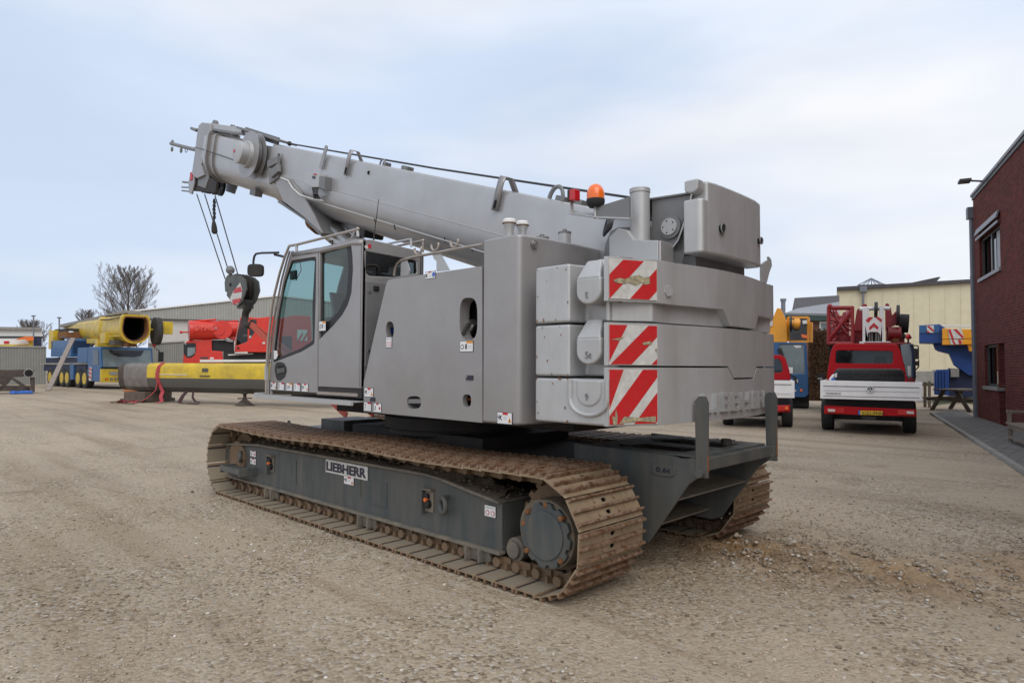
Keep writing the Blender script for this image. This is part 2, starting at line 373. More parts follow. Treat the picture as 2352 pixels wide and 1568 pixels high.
def make_track(yo, yi, side):
    yc = (yo+yi)/2; wd = abs(yo-yi); near = side == 'near'; s_ = 1 if yo > yi else -1
    yf = yo-s_*.215; yd = yo-s_*.13                    # outer faces of the side frame and of the final drive
    # side frame: traced on its own plane
    fr = MB('slate')
    PT = lambda x, y: (PY(x, y, -3.395).x, PY(x, y, -3.395).z)
    top = [PT(516, 1021), PT(600, 1024), PT(720, 1045), PT(985, 1092), PT(1020, 1103), PT(1153, 1157)]
    bot = [PT(1153, 1268), PT(516, 1088)]
    pts = [_v(x, yf, z) for x, z in top+bot]
    fr.prism(pts, (0, -s_*.40, 0))
    # flanges above and below, proud of the web
    fr.use('slate_dusty'); 
    for (a, c) in zip(top[:-1], top[1:]): fr.beam((a[0], yf-s_*.16, a[1]+.012), (c[0], yf-s_*.16, c[1]+.012), .40, .022)
    fr.beam((bot[0][0]-.01, yf+s_*.006, bot[0][1]-.004), (bot[1][0], yf+s_*.006, bot[1][1]-.004), .07, .024)
    f = fr.build('track_frame', crane, bevel=.006)
    # dirt lying on the frame
    e = MB('earth'); nx_, ny_ = 160, 9; rr_ = random.Random(4)
    tx = [t[0] for t in top][::-1]; tz = [t[1] for t in top][::-1]; vs = []
    for i in range(nx_+1):
        x = tx[0]+.05+(tx[-1]-tx[0]-.1)*i/nx_; z = float(np.interp(x, tx, tz))+.022; amp = .085 if x < 4.6 else .035
        for j in range(ny_+1):
            q = j/ny_; edge = math.sin(math.pi*min(1, q*1.15+.02)); lump_ = .5+.5*math.sin(x*5.1+j)*math.cos(x*2.3)+rr_.uniform(-.35, .35)
            vs.append((x, yf-s_*(.0+.34*q), z+amp*edge*max(.1, lump_)+rr_.uniform(-.006, .006)))
    e.add(vs, [[i*(ny_+1)+j, i*(ny_+1)+j+1, (i+1)*(ny_+1)+j+1, (i+1)*(ny_+1)+j] for i in range(nx_) for j in range(ny_)])
    for i in range(420):
        x = rr_.uniform(tx[0], tx[-1]); r = rr_.uniform(.006, .02); e.sphere((x, yf-s_*rr_.uniform(.0, .3), float(np.interp(x, tx, tz))+.03+rr_.uniform(0, .03)), r, 5, 3, (1.3, 1, .8))
    e.build('earth_crust', f, smooth=60)
    # shoes
    proto = None; rest = None
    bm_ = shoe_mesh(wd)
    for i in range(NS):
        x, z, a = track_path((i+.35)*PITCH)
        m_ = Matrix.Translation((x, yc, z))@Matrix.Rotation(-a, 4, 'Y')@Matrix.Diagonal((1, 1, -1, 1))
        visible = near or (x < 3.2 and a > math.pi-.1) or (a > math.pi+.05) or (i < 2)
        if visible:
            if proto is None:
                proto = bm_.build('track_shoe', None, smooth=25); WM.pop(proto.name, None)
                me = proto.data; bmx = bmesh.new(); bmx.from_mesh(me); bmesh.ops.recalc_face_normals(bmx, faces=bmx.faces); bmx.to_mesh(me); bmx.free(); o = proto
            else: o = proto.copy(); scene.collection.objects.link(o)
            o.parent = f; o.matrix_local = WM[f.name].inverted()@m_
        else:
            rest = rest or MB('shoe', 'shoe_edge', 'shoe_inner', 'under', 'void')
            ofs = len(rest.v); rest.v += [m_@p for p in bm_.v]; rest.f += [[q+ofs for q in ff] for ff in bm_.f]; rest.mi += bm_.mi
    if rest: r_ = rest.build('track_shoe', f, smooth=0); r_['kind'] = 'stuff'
    # link chain under the shoes
    c = MB('chain')
    for i in range(NS):
        x, z, a = track_path((i+.35)*PITCH); t = _v(math.cos(a), 0, math.sin(a)); o_ = _v(math.sin(a), 0, -math.cos(a)); p = _v(x, 0, z)
        for sg in (-1, 1):
            c.box(p+_v(0, yc, 0), (.03, .2, .03), (t, _v(0,1,0), o_)) if sg > 0 else None
            for k_, off in ((0, .075), (1, .095)):
                y = yc+sg*off; q = p+_v(0, y, 0)+o_*(-.005)+t*(PITCH*(.22 if k_ else -.22))
                c.box(q, (PITCH*.62, .022, .085), (t, _v(0,1,0), o_))
            pc = p+_v(0, yc+sg*.12, 0)+t*PITCH/2-o_*.01
            c.cyl(pc-_v(0,.022,0), pc+_v(0,.022,0), .036, n=10)
            c.box(p+_v(0, yc+sg*.115, 0)+o_*.015, (.02, .05, .05), (t, _v(0,1,0), o_))
    c.build('link_chain', f, bevel=0, smooth=30)
    # track rollers, guards
    for i in range(9):
        x = 3.28+i*.53
        r = MB('slate_dusty'); r.cyl((x, yf-s_*.04, .185), (x, yf-s_*.34, .185), .085, n=18); r.cyl((x, yf-s_*.012, .185), (x, yf-s_*.35, .185), .06, n=14)
        r.build('track_roller', f, bevel=.006)
    if near:
        for x in (3.62, 5.05, 6.86):
            g = MB('slate_dusty'); y = yf+s_*.03
            g.prism([(x-.15, y, .16), (x+.15, y, .16), (x+.14, y-s_*.02, .065), (x+.07, y-s_*.02, .05), (x-.07, y-s_*.02, .05), (x-.14, y-s_*.02, .065)], (0, -s_*.03, 0))
            for q in (-.09, .09): g.box((x+q*.8, y+s_*.01, .105), (.018, .05, .10))
            g.build('roller_guard', f, bevel=.005)
    # final drive at the rear, idler at the front
    cc_ = PY(1251, 1229, yd+.03); xc, zc = (cc_.x, cc_.z) if near else (2.87, .38); d = MB('drive_dust')
    d.cyl((xc, yd+s_*.0, zc), (xc, yd-s_*.34, zc), .222, n=40); d.cyl((2.93, yc+.20, .4), (2.93, yc-.20, .4), .20, n=40)
    d.use('slate'); ring = []
    for i in range(96):
        a = 2*math.pi*i/96; rr = .212 if (i % 8) < 5 else .190; ring.append(_v(xc+rr*math.cos(a), yd+s_*.0, zc+rr*math.sin(a)))
    d.prism(ring, (0, s_*.032, 0)); d.cyl((xc, yd+s_*.03, zc), (xc, yd+s_*.042, zc), .158, n=40)
    d.use('rust')
    for k_, a in enumerate((2.4, .75, 5.6, 3.9, .25, 1.6)): d.cyl((xc+.196*math.cos(a), yd+s_*.0, zc+.196*math.sin(a)), (xc+.196*math.cos(a), yd+s_*(.05 if k_ < 4 else .036), zc+.196*math.sin(a)), .018, n=8)
    d.build('final_drive', f, bevel=.004)
    xc, zc = 2.93, .40
    t_ = MB('chain'); t_.cyl((2.93, yc+.035, .4), (2.93, yc-.035, .4), .29, n=36)
    for i in range(20):
        a = 2*math.pi*i/20; t_.box((xc+.30*math.cos(a), yc, zc+.30*math.sin(a)), (.05, .06, .045), (_v(math.cos(a),0,math.sin(a)), _v(0,1,0), _v(-math.sin(a),0,math.cos(a))))
    t_.build('sprocket', f)
    idl = MB('chain'); idl.cyl((XF, yc+.07, .40), (XF, yc-.07, .40), .29, n=32); idl.cyl((XF, yc+.16, .40), (XF, yc-.16, .40), .2, n=28); idl.build('idler_wheel', f, bevel=.006)
    return f, yf
tr, yf = make_track(-3.18, -3.875, 'near'); tr2, _ = make_track(-5.95, -5.26, 'far')
# near side frame fittings, all on the plane of its web
F_ = lambda x, y, d=0: PY(x, y, yf+d)
n = MB('warn_white'); o = F_(749, 1083, .002); e_ = F_(845, 1100.5, .002); uu = _v(-1, 0, .0); vv = _v(0, 0, 1)
Wd = o.x-e_.x; hh = .125
n.prism([o, o-_v(Wd, 0, .0), o-_v(Wd, 0, 0)+_v(0,0,hh), o+_v(0,0,hh)], (0, .006, 0)); npl = n.build('name_plate', tr, bevel=.002, smooth=0)
t = MB('black_label'); t.text('LIEBHERR', o+_v(-.02, .0075, .02), uu, vv, hh-.04, .004, .03, Wd-.04); t.build('lettering', tr, smooth=0)
sticker(tr, F_(790, 1110, .002), uu, vv, .17, .075, 0)
sticker(tr, F_(1113, 1184, .002), uu, vv, .12, .085, 4)
sticker(tr, F_(575, 1047, .002), uu, vv, .145, .068, 3); sticker(tr, F_(575, 1064.5, .002), uu, vv, .145, .068, 3)
for (x, y, r) in ((1017, 1160, .058), (551, 1048, .05)):
    c = F_(x, y, .05); rg = MB('slate'); rg.torus(c, (.35, 1, 0), r, .018, 28, 8); rg.box(c-_v(0, .03, -r), (.03, .05, .03)); rg.build('lifting_ring', tr)
for (x, y) in ((988, 1150), (626, 1066)):
    c = F_(x, y, .0); bx = MB('slate_dusty'); bx.bb(c+_v(-.05, .0, -.085), c+_v(.05, .012, .085)); bx.use('slate'); bx.bb(c+_v(.055, 0, -.11), c+_v(.075, .045, .10)); bx.use('slate_dusty'); bx.bb(c+_v(-.055, .0, .09), c+_v(.06, .05, .102))
    bx.use('black'); bx.cyl(c+_v(0, .01, -.02), c+_v(0, .045, -.02), .034, n=14); bx.cyl(c+_v(.01, .01, .04), c+_v(.01, .04, .04), .022, n=12)
    bx.use('orange_part'); bx.cyl(c+_v(.005, .03, .015), c+_v(.005, .055, .015), .017, n=10); bx.build('socket_box', tr, bevel=.003)
# step plate at the front of the frame
s = MB('slate'); a = F_(590, 1078); z0 = .30
for i in range(9): s.bb((a.x+.02+i*.05, yf, z0), (a.x+.05+i*.05, yf+.20, z0+.02))
s.bb((a.x, yf+.19, z0-.02), (a.x+.48, yf+.215, z0+.035)); s.bb((a.x-.012, yf, z0-.045), (a.x+.012, yf+.21, z0+.04)); s.bb((a.x+.47, yf, z0-.045), (a.x+.49, yf+.21, z0+.04))
s.build('step_plate', tr, bevel=.003)
for pts in (((680, 1057), (680, 1112)), ((828, 1095), (828, 1140)), ((888, 1108), (888, 1165)), ((848, 1155), (888, 1165))):
    s = MB('slate'); s.tube([F_(*p, .003) for p in pts], .004, 6); s.build('weld_seam', tr)

# ---- carbody between the tracks
cb = MB('under', 'slate'); cb.bb((3.3, -5.30, .28), (7.2, -4.08, .74)); cb.bb((3.9, -5.6, .34), (4.5, -3.7, .70)); cb.bb((6.2, -5.6, .34), (6.8, -3.7, .70))
cb.bb((4.3, -5.3, .72), (6.4, -4.08, .84)); cb.cyl((5.3, YC, .80), (5.3, YC, 1.06), .72, n=48); cb.cyl((5.3, YC, .86), (5.3, YC, .98), .78, n=60)
cb.build('carbody', crane, bevel=.01)
pf = MB('slate', 'silver_dark'); 
pf.bb((7.05, -5.32, .66), (8.05, -4.06, .69)); pf.bb((6.6, -4.6, .69), (7.1, -4.10, .86)); pf.cyl((7.98, -4.15, .69), (7.98, -4.15, .78), .02, n=10)
pf.build('front_platform', crane, bevel=.008)
# rear carrier with its two side plates (the left one marked 0,6t)
rc = MB('slate')
prof = [(2.16, .885-.10), (2.30, .68), (2.62, .23), (2.70, .20), (3.3, .20), (3.3, .88), (2.44, .865), (2.36, .85), (2.24, .86), (2.17, .86)]
rc.bb((3.05, -5.25, .24), (3.3, -4.15, .80)); rcp = rc.build('rear_carrier', crane, bevel=.004)
for y in (-4.13, -5.27): rc = MB('slate'); rc.prism([(x, y, z) for x, z in prof], (0, .022 if y < -5 else -.022, 0)); rc.build('side_plate', rcp, bevel=.004)
rb = MB('slate'); rb.bb((2.19, -5.25, .775), (2.30, -4.155, .862)); rb.build('cross_beam', rcp, bevel=.008)
dk = MB('slate')
outer = [_v(2.24, -5.24, .862), _v(2.24, -4.16, .862), _v(3.2, -4.16, .862), _v(3.2, -5.24, .862)]
h1 = [_v(x, y, .862) for x, y in ((2.42, -4.30), (2.95, -4.26), (3.1, -4.45), (2.95, -4.62), (2.42, -4.60))]
h2 = [_v(x, y, .862) for x, y in ((2.36, -4.72), (2.95, -4.72), (3.1, -4.9), (2.9, -5.08), (2.36, -5.06))]
dk.plate(outer, [h1, h2], (0, 0, .014)); dk.build('deck_plate', rcp)
st = MB('slate_dusty')
for x, z in ((2.40, .55), (2.72, .28)):
    st.prism([(x, -5.24, z), (x+.42, -5.24, z+.03), (x+.42, -5.24, z+.05), (x, -5.24, z+.012)], (0, 1.08, 0))
st.use('under'); st.bb((3.0, -5.24, .22), (3.1, -4.16, .84)); st.build('tread_shelf', rcp)
cd = MB('rust'); cd.bb((2.62, -4.95, .60), (2.92, -4.35, .70)); cd.build('cross_brace', rcp, bevel=.006)
for y in (-4.118, -5.282):
    p = MB('slate', 'rust'); sy_ = 1 if y > -5 else -1
    p.prism([(2.155, y, .74), (2.235, y, .74), (2.245, y, 1.25), (2.215, y, 1.285), (2.17, y, 1.285), (2.15, y, 1.24)], (0, -.025*sy_, 0)); p.cyl((2.2, y-.04, .77), (2.2, y+.04, .77), .03, n=14)
    p.use('rust'); p.bb((2.1535, y-.028*sy_, .78), (2.156, y-.001, 1.05)); p.build('guide_post', rcp, bevel=.004)
rk = MB('rubber'); q = PX(1668, 1003, 2.40); rk.cyl(_v(2.40, q.y, .874), _v(2.40, q.y, .925), .042, n=20); rk.build('rubber_buffer', rcp, bevel=.008)
# oval weight mark
q = PY(1525, 1079, -4.128); ov = MB('slate'); ov.prism([(q.x+x, -4.128, q.z+z) for x, z in oval((0, 0), .092, .042, 20, 3.2)], (0, .008, 0)); ov.build('weight_badge', rcp, bevel=.003)
t = MB('black_label'); t.text('0,6t', _v(q.x+.058, -4.1185, q.z-.02), (-1,0,0), (0,0,1), .04, .003, .01, .115); t.build('lettering', rcp, smooth=0)

# ---- counterweight slabs
def arc(xa, ya, n=9, r=3.10, off=0.):                # plan points of the tail arc about the slewing centre, from ya to its mirror
    pts = []
    for i in range(n+1):
        y = ya+(2*YC-2*ya)*i/n; pts.append((5.32-math.sqrt((r-off)**2-(y-YC)**2), y))
    return pts
def plan(off=0., xl=3.08, rec=False):
    L_ = []
    if rec: L_ += [(xl, YL), (2.775, YL), (2.745, YL-.10), (2.47, YL-.11)]
    else: L_ += [(xl, YL), (2.47+off, YL-.01-off)]
    L_ += [(2.315+off, -3.76-off*.5)] + arc(0, -3.98, 12, off=off)
    m_ = [(x, 2*YC-y) for x, y in [L_[k] for k in range(len(L_)-13)]][::-1]
    return L_+m_
def slab(b, z0, z1, **k): b.prism([(x, y, z0) for x, y in plan(**k)], (0, 0, z1-z0))
tong = lambda b, z0, z1, ya, yb, pr=.0: b.prism([(5.32-math.sqrt((3.10+pr)**2-(y-YC)**2), y, z) for y, z in ((ya, z1), (yb, z1), (yb+.06, z0), (ya-.06, z0))][::1], (.30, 0, 0))
def colwall(b, zb, zt, off=0., xi=2.60, n=44):
    # the tail end as one curved wall whose top and bottom edges follow zt(y), zb(y)
    L_ = [(2.50, YL-.01-off), (2.47+off, YL-.01-off)]+[(2.47+off+(2.315-2.47-off*.5)*t, YL-.01-off+(-3.76-YL+.01+off)*t) for t in (.25, .5, .75, 1)]
    ya_, yb_ = -3.98, 2*YC+3.98; ks = sorted(set([ya_+(yb_-ya_)*i/n for i in range(n+1)]+[k for f_ in (zb, zt) for k in getattr(f_, 'k', []) if yb_ < k < ya_]), reverse=True)
    L_ += [(5.32-math.sqrt((3.10-off)**2-(y-YC)**2), y) for y in ks]; m_ = [(x, 2*YC-y) for x, y in L_[:6]][::-1]; L_ += m_
    xq = lambda x: max(x+.02, xi if abs(x-2.25) < .16 else 2.515); yq = lambda y: YC+(y-YC)*(.82 if abs(y-YC) > .93 else 1.)
    vs = []; 
    for x, y in L_: y_ = min(max(y, 2*YC-YL), YL); vs += [(x, y, zb(y)), (x, y, zt(y)), (xq(x), yq(y), zt(y)), (xq(x), yq(y), zb(y))]
    k = len(L_); b.add(vs, [[4*i+j, 4*i+(j+1) % 4, 4*i+4+(j+1) % 4, 4*i+4+j] for i in range(k-1) for j in range(4)]+[[0,1,2,3], [4*k-4, 4*k-3, 4*k-2, 4*k-1]])
def level(z, notch=None):
    if notch is None: return lambda y: z
    ys_, zs_ = zip(*notch); f_ = lambda y: float(np.interp(-y, [-q for q in ys_], zs_)); f_.k = list(ys_); return f_
Yt = [PX(1680, 850, 2.22).y, PX(1735, 850, 2.24).y]; Yc = [PX(1672, 700, 2.22).y, PX(1742, 700, 2.24).y]
wing = lambda rec, d=.15: ([(3.08, YL), (2.775, YL), (2.77, YL-d*.55), (2.74, YL-d), (2.485, YL-d), (2.485, 2*YC-YL+d), (3.08, 2*YC-YL)] if rec else [(3.08, YL), (2.49, YL-.008), (2.49, 2*YC-YL), (3.08, 2*YC-YL)])
nA = [(-3.2, 1.478), (Yt[0]+.05, 1.478), (Yt[0]-.04, 1.392), (Yt[1]+.04, 1.392), (Yt[1]-.05, 1.478), (-6.5, 1.478)]
nB = [(y, z+.012) for y, z in nA]
nC = [(-3.2, 1.90), (Yc[0]+.06, 1.90), (Yc[0]-.04, 1.785), (Yc[1]+.04, 1.785), (Yc[1]-.05, 1.90), (-6.5, 1.90)]
b = MB('silver_cw'); b.prism([(x, y, 1.105) for x, y in wing(False)], (0, 0, .30)); cwA = b.build('counterweight_slab', crane, bevel=.018)
b = MB('silver_cw'); colwall(b, level(1.105), level(1.478, nA)); b.build('counterweight_tail', cwA, bevel=.02, seg=3)
b = MB('silver_cw'); b.prism([(x, y, 1.418) for x, y in wing(True)], (0, 0, .347)); cwB = b.build('counterweight_slab', crane, bevel=.018)
b = MB('silver_cw'); colwall(b, level(1.49, nB), level(1.765)); b.build('counterweight_tail', cwB, bevel=.018, seg=3)
b = MB('silver_cw'); b.prism([(x, y, 1.778) for x, y in wing(True)], (0, 0, .392)); cwC = b.build('counterweight_slab', crane, bevel=.018)
b = MB('silver_cw'); colwall(b, level(1.90, nC), level(2.185), xi=2.7); b.build('counterweight_tail', cwC, bevel=.022, seg=3)
b = MB('silver_cw'); colwall(b, level(1.778), level(1.93), off=.06); b.build('counterweight_foot', cwC, bevel=.008)
for par, z0, z1 in ((cwA, 1.12, 1.40), (cwB, 1.43, 1.75), (cwC, 1.80, 2.15)):
    b = MB('rust'); rr_ = random.Random(int(z0*100))
    for i in range(9):
        x = rr_.uniform(2.79, 3.07) if i % 3 else rr_.choice((3.06, 2.785)); z = rr_.uniform(z0, z1) if i % 2 else rr_.choice((z0, z1)); s_ = rr_.uniform(.003, .008)
        b.add([(x+s_*math.cos(a)*rr_.uniform(.5, 1.3), YL+.0015, z+s_*2*math.sin(a)*rr_.uniform(.4, 1.2)) for a in (0, 1.1, 2.2, 3.3, 4.4, 5.4)], [list(range(6))])
    b.build('paint_chips', par, smooth=0)
# lifting lugs with their round ends, in the left recess
for par, zt, tx in ((cwA, 1.40, '9'), (cwB, 1.67, '5t'), (cwC, 2.06, 't')):
    xm = 2.615; w_ = .098
    pts = [(xm+w_, YL-.16, zt), (xm-w_, YL-.16, zt)]+[(xm-w_*math.cos(a), YL-.16, zt-.09-.085*math.sin(a)) for a in np.linspace(0, math.pi, 12)]
    b = MB('silver_cw'); b.prism(pts, (0, .165, 0))
    if par is not cwA: b.prism([(xm+w_, YL+.008, zt-.002), (xm-w_, YL+.008, zt-.002), (xm-w_*.4, YL-.09, zt+.13), (xm+w_*.8, YL-.09, zt+.13)], (0, -.03, -.02))
    b.build('lifting_lug', par, bevel=.014)
    t = MB('silver_dark'); t.text(tx, _v(xm+.02, YL+.0085, zt-.135), (-1,0,0), (0,0,1), .045, .003, 0, .05 if len(tx) == 2 else .022); t.build('lettering', par, smooth=0)
b = MB('silver_cw')                                   # U-shaped pocket rim of the bottom slab
b.tube([_v(2.615+x, YL+.002, z) for x, z in [(.15, 1.40), (.15, 1.27)]+[(.15*math.cos(a), 1.27-.10*math.sin(a)) for a in np.linspace(0, math.pi, 10)]+[(-.15, 1.27), (-.15, 1.40)]], .014, 8); b.build('pocket_rim', cwA)
lug = MB('silver_light'); q = PX(1355, 602, 2.75); lug.lathe(_v(2.65, -3.62, 2.16), (0,0,1), [(.06, 0), (.055, .03), (.02, .045)], 18); lug.build('lifting_boss', cwC, bevel=.006)
# reflective plates on the chamfer
A0 = _v(2.47, YL-.01, 0); A1 = _v(2.315, -3.76, 0); du = (A1-A0).normalized(); dn = du.cross(UP); A0 = A0+dn*.003; L0 = (A1-A0).length
def wp(par, z0, z1, stripes, **k): return warn_plate(par, A0+du*.004+_v(0,0,z0), du, UP, L0-.006, z1-z0, stripes, **k)
wp(cwC, 1.915, 2.17, [(-.6, .0, .0, .36+.03), (0.42, .82, 1.0, 1.42)][:0]+[(-.42, .02, .30, .73), (.42, .82, 1.12, 1.53)], scrape=[
   [(.08,.46),(.2,.52),(.33,.5),(.45,.58),(.62,.62),(.72,.56),(.83,.6),(.84,.42),(.74,.38),(.66,.45),(.55,.36),(.4,.42),(.3,.38),(.14,.4)]])
wp(cwB, 1.495, 1.752, [(-.5, -.02, .0-.02, .38), (.02, .45, .82, 1.22), (.86, 1.3, 1.7, 2.2)], scrape=[[(.05,.62),(.18,.66),(.32,.7),(.2,.6)],[(.68,.56),(.85,.6),(.88,.52),(.7,.5)],[(.94,.4),(.98,.42),(.98,.3)]])
wp(cwA, 1.115, 1.468, [(-.8, -.1, -.2, .30), (-.12, .28, .70, 1.12), (.50, .95, 1.35, 1.8)], scrape=[[(.08,.0),(.16,0),(.17,.16),(.13,.3),(.12,.14),(.06,.16)],[(.2,.02),(.6,.06),(.95,.03),(.95,.14),(.6,.12),(.3,.15)]])
# raised name on the bottom slab, following the arc
t = MB('silver_cw'); ya = PX(1622, 920, 2.215).y; yb = PX(1766, 895, 2.28).y
t.text('LIEBHERR', (0,0,0), (1,0,0), (0,1,0), .13, .026, .02, abs(yb-ya)*.99, gap=1.12)
def wrap(p):
    y = ya-p.x; r = 3.10+p.z; return _v(5.32-math.sqrt(r*r-(y-YC)**2), y, 1.165+p.y)
t.v = [wrap(p) for p in t.v]; t.build('raised_lettering', cwA, smooth=0)
for par, px_, py_ in ((cwC, 1543, 667),):
    q = PX(px_, py_, 2.27); t = MB('silver_light'); d_ = (_v(5.32, YC, q.z)-q).normalized(); t.cyl(q+d_*.026, q+d_*.06, .04, n=6); t.build('cover_cap', par)
# upper tail block
b = MB('silver_cw')
D0 = [(2.47, -4.20)]+[(2.45-.0, -4.20)]
pl = [(2.38, -4.30), (2.235, -4.30)]+[(2.235-.028*math.cos((y+4.74)/.5*1.2), y) for y in np.linspace(-4.40, -5.05, 6)]+[(2.235, -5.18), (2.25, -5.22), (2.38, -5.22)]
b.prism([(x, y, 2.285) for x, y in pl], (0, 0, .52)); ub = b.build('upper_counterweight', crane, bevel=.02)
b = MB('silver_cw'); b.prism([(2.38, -4.215, 2.285), (2.26, -4.215, 2.285), (2.232, -4.24, 2.285), (2.232, -4.32, 2.285), (2.38, -4.32, 2.285)], (0, 0, .385)); b.build('counterweight_flank', ub, bevel=.016)
b = MB('silver_light'); b.prism([(2.37, -4.215, 2.81), (2.26, -4.215, 2.81)]+[(2.315-.055*math.cos(a), -4.215, 2.745-.035*math.sin(a)) for a in np.linspace(0, math.pi, 8)], (0, -.09, 0)); b.build('lifting_lug', ub, bevel=.014)
for (px_, py_) in ((1658, 525), (1747, 553)):
    q = PX(px_, py_, 2.205); h_ = MB('void'); h_.cyl(_v(q.x-.012 if px_ < 1700 else q.x-.006, q.y, q.z), _v(q.x+.03, q.y, q.z), .03 if px_ < 1700 else .022, n=18); h_.use('silver_dark'); h_.torus(_v(q.x-.012 if px_ < 1700 else q.x-.006, q.y, q.z), (1,0,0), .034 if px_ < 1700 else .025, .006, 20, 6); h_.build('bolt_hole', ub)
hk = MB('silver_light'); q = PX(1748, 604, 2.36)
hk.prism([_v(2.30, q.y+a, q.z+c) for a, c in ((.12,-.18),(.12,-.03),(.05,.0),(.0,.02),(-.04,.01),(-.02,.05),(-.07,.03),(-.08,-.02),(-.03,-.08),(.03,-.18))], (.02, 0, 0)); hk.build('hook_bracket', ub)

# ---- upper frame: dark underside, boom cheek plates
uf = MB('under', 'silver_dark'); uf.bb((2.75, -5.9, 1.10), (6.9, -3.6, 1.16)); uf.bb((3.2, -5.4, .98), (6.6, -4.0, 1.10)); uf.use('silver_dark'); uf.bb((2.55, -5.25, 1.2), (4.9, -4.10, 2.15)); uf.build('upper_frame', crane, bevel=.01)
uf = MB('silver'); uf.bb((3.3, -5.95, 1.10), (6.6, -5.3, 2.2)); uf.build('right_housing', crane, bevel=.02)
ck = MB('silver_dark')
pts = [PY(*p, -4.26) for p in ((1385, 600), (1390, 560), (1402, 530), (1420, 522), (1497, 520), (1497, 457), (1588, 447), (1578, 470), (1565, 520), (1553, 555), (1540, 572), (1520, 565), (1510, 600))]
ck.prism(pts, (0, -.03, 0)); chk = ck.build('boom_cheek', crane, bevel=.004); ck = MB('silver_dark'); ck.prism([p+_v(0, -.86, 0) for p in pts], (0, -.03, 0)); ck.build('boom_cheek', crane, bevel=.004)
rf = MB('silver_dark'); a = PY(1390, 474, -4.24); c = PY(1590, 444, -4.24); rf.prism([a, c, c+_v(0,-.9,0), a+_v(0,-.9,0)], (0, 0, .012)); rf.use('earth')
for i in range(26):
    q = a.lerp(c, random.random())+_v(0, -random.random()*.5, .012); rf.tube([q, q+_v(random.uniform(-.02,.02), random.uniform(-.02,.02), random.uniform(.02, .05))], .0018, 4)
rf.use('silver_light'); rf.tube([PY(*p, -4.225) for p in ((1589,446),(1580,480),(1568,522),(1557,552),(1545,568),(1530,570))], .006, 6); rf.build('boom_cover', crane)
ck = MB('silver'); pts = [PY(*p, -4.06) for p in ((1398, 598), (1398, 545), (1418, 524), (1440, 528), (1456, 550), (1512, 552), (1512, 600))]; ck.mats[0] = 'silver_light'; ck.prism(pts, (0, -.06, 0)); ck.build('valve_housing', crane, bevel=.01)
bx = MB('silver'); a = PY(1512, 552, -4.06); bx.prism([a, a+_v(0,-.18,0), a+_v(0,-.18,-.22), a+_v(0,0,-.22)], (-.02, 0, 0)); bx.use('silver_dark'); bx.bb((2.36, -5.17, 2.17), (2.9, -4.36, 2.30)); bx.build('valve_bracket', crane, bevel=.01)
wh = MB('silver_dark'); q = PY(1541, 522, -4.255); wh.cyl(q, q+_v(0, .02, 0), .085, n=36); wh.use('silver_light'); wh.cyl(q+_v(0,.02,0), q+_v(0, .035, 0), .062, n=30); wh.use('black')
for i in range(5): a = i*1.256; wh.cyl(q+_v(.045*math.cos(a), .035, .045*math.sin(a)), q+_v(.045*math.cos(a), .038, .045*math.sin(a)), .006, n=8)
wh.build('winch_hub', crane, bevel=.003)
ps = MB('silver_light'); q = PY(1470, 548, -4.18); qt = PY(1470, 434, -4.18); ps.cyl(_v(q.x, -4.18, q.z-.05), _v(q.x, -4.18, qt.z-.035), .073, n=32); ps.cyl(_v(q.x, -4.18, qt.z-.035), _v(q.x, -4.18, qt.z), .077, n=32); ps.cyl(_v(q.x, -4.18, qt.z), _v(q.x, -4.18, qt.z+.015), .012, n=8); ps.build('oil_tank', crane, bevel=.006)
# beacon arm with amber beacon and red lamp
ar = MB('silver_dark'); y = -3.9
ar.prism([PY(*p, y) for p in ((1360, 498), (1367, 476), (1445, 452), (1445, 500))], (0, -.02, 0)); ar.use('silver_light')
ar.beam(PY(1310, 491, y), PY(1372, 500, y), .05, .008); ar.beam(PY(1372, 500, y), PY(1450, 503, y), .05, .012); ar.beam(PY(1312, 462, y), PY(1314, 491, y), .04, .008)
ar.prism([PY(*p, y-.02) for p in ((1314, 465), (1316, 482), (1340, 487), (1372, 490), (1372, 497), (1330, 492), (1309, 489), (1309, 465))], (0, .006, 0))
ar.cyl(PY(1367, 475, y), PY(1367, 502, y), .012, n=10); arm = ar.build('lamp_arm', crane, bevel=.002)
q = PY(1368, 473, y); bk = MB('rubber'); bk.lathe(q, UP, [(.048, -.01), (.060, .004), (.068, .022), (.068, .048)], 28); bk.use('amber'); bk.lathe(q, UP, [(.064, .048), (.065, .075), (.064, .10), (.057, .124), (.042, .147), (.02, .160), (.004, .162)], 28); bk.build('amber_beacon', arm, smooth=60)
q = PY(1320, 449, y); lm = MB('red_lens'); lm.box(q, (.055, .07, .085)); lm.use('rubber'); lm.box(q+_v(.036, 0, 0), (.02, .075, .09)); lm.build('red_lamp', arm, bevel=.008)
ln = MB('rope'); hs = PY(1392, 520, -4.3)
for i in range(5): ln.torus(PY(1392+i*3, 522-i*2, -4.12), (.6, .6, .2), .065-.006*i, .01, 20, 6)
ln.build('hydraulic_hose', crane)
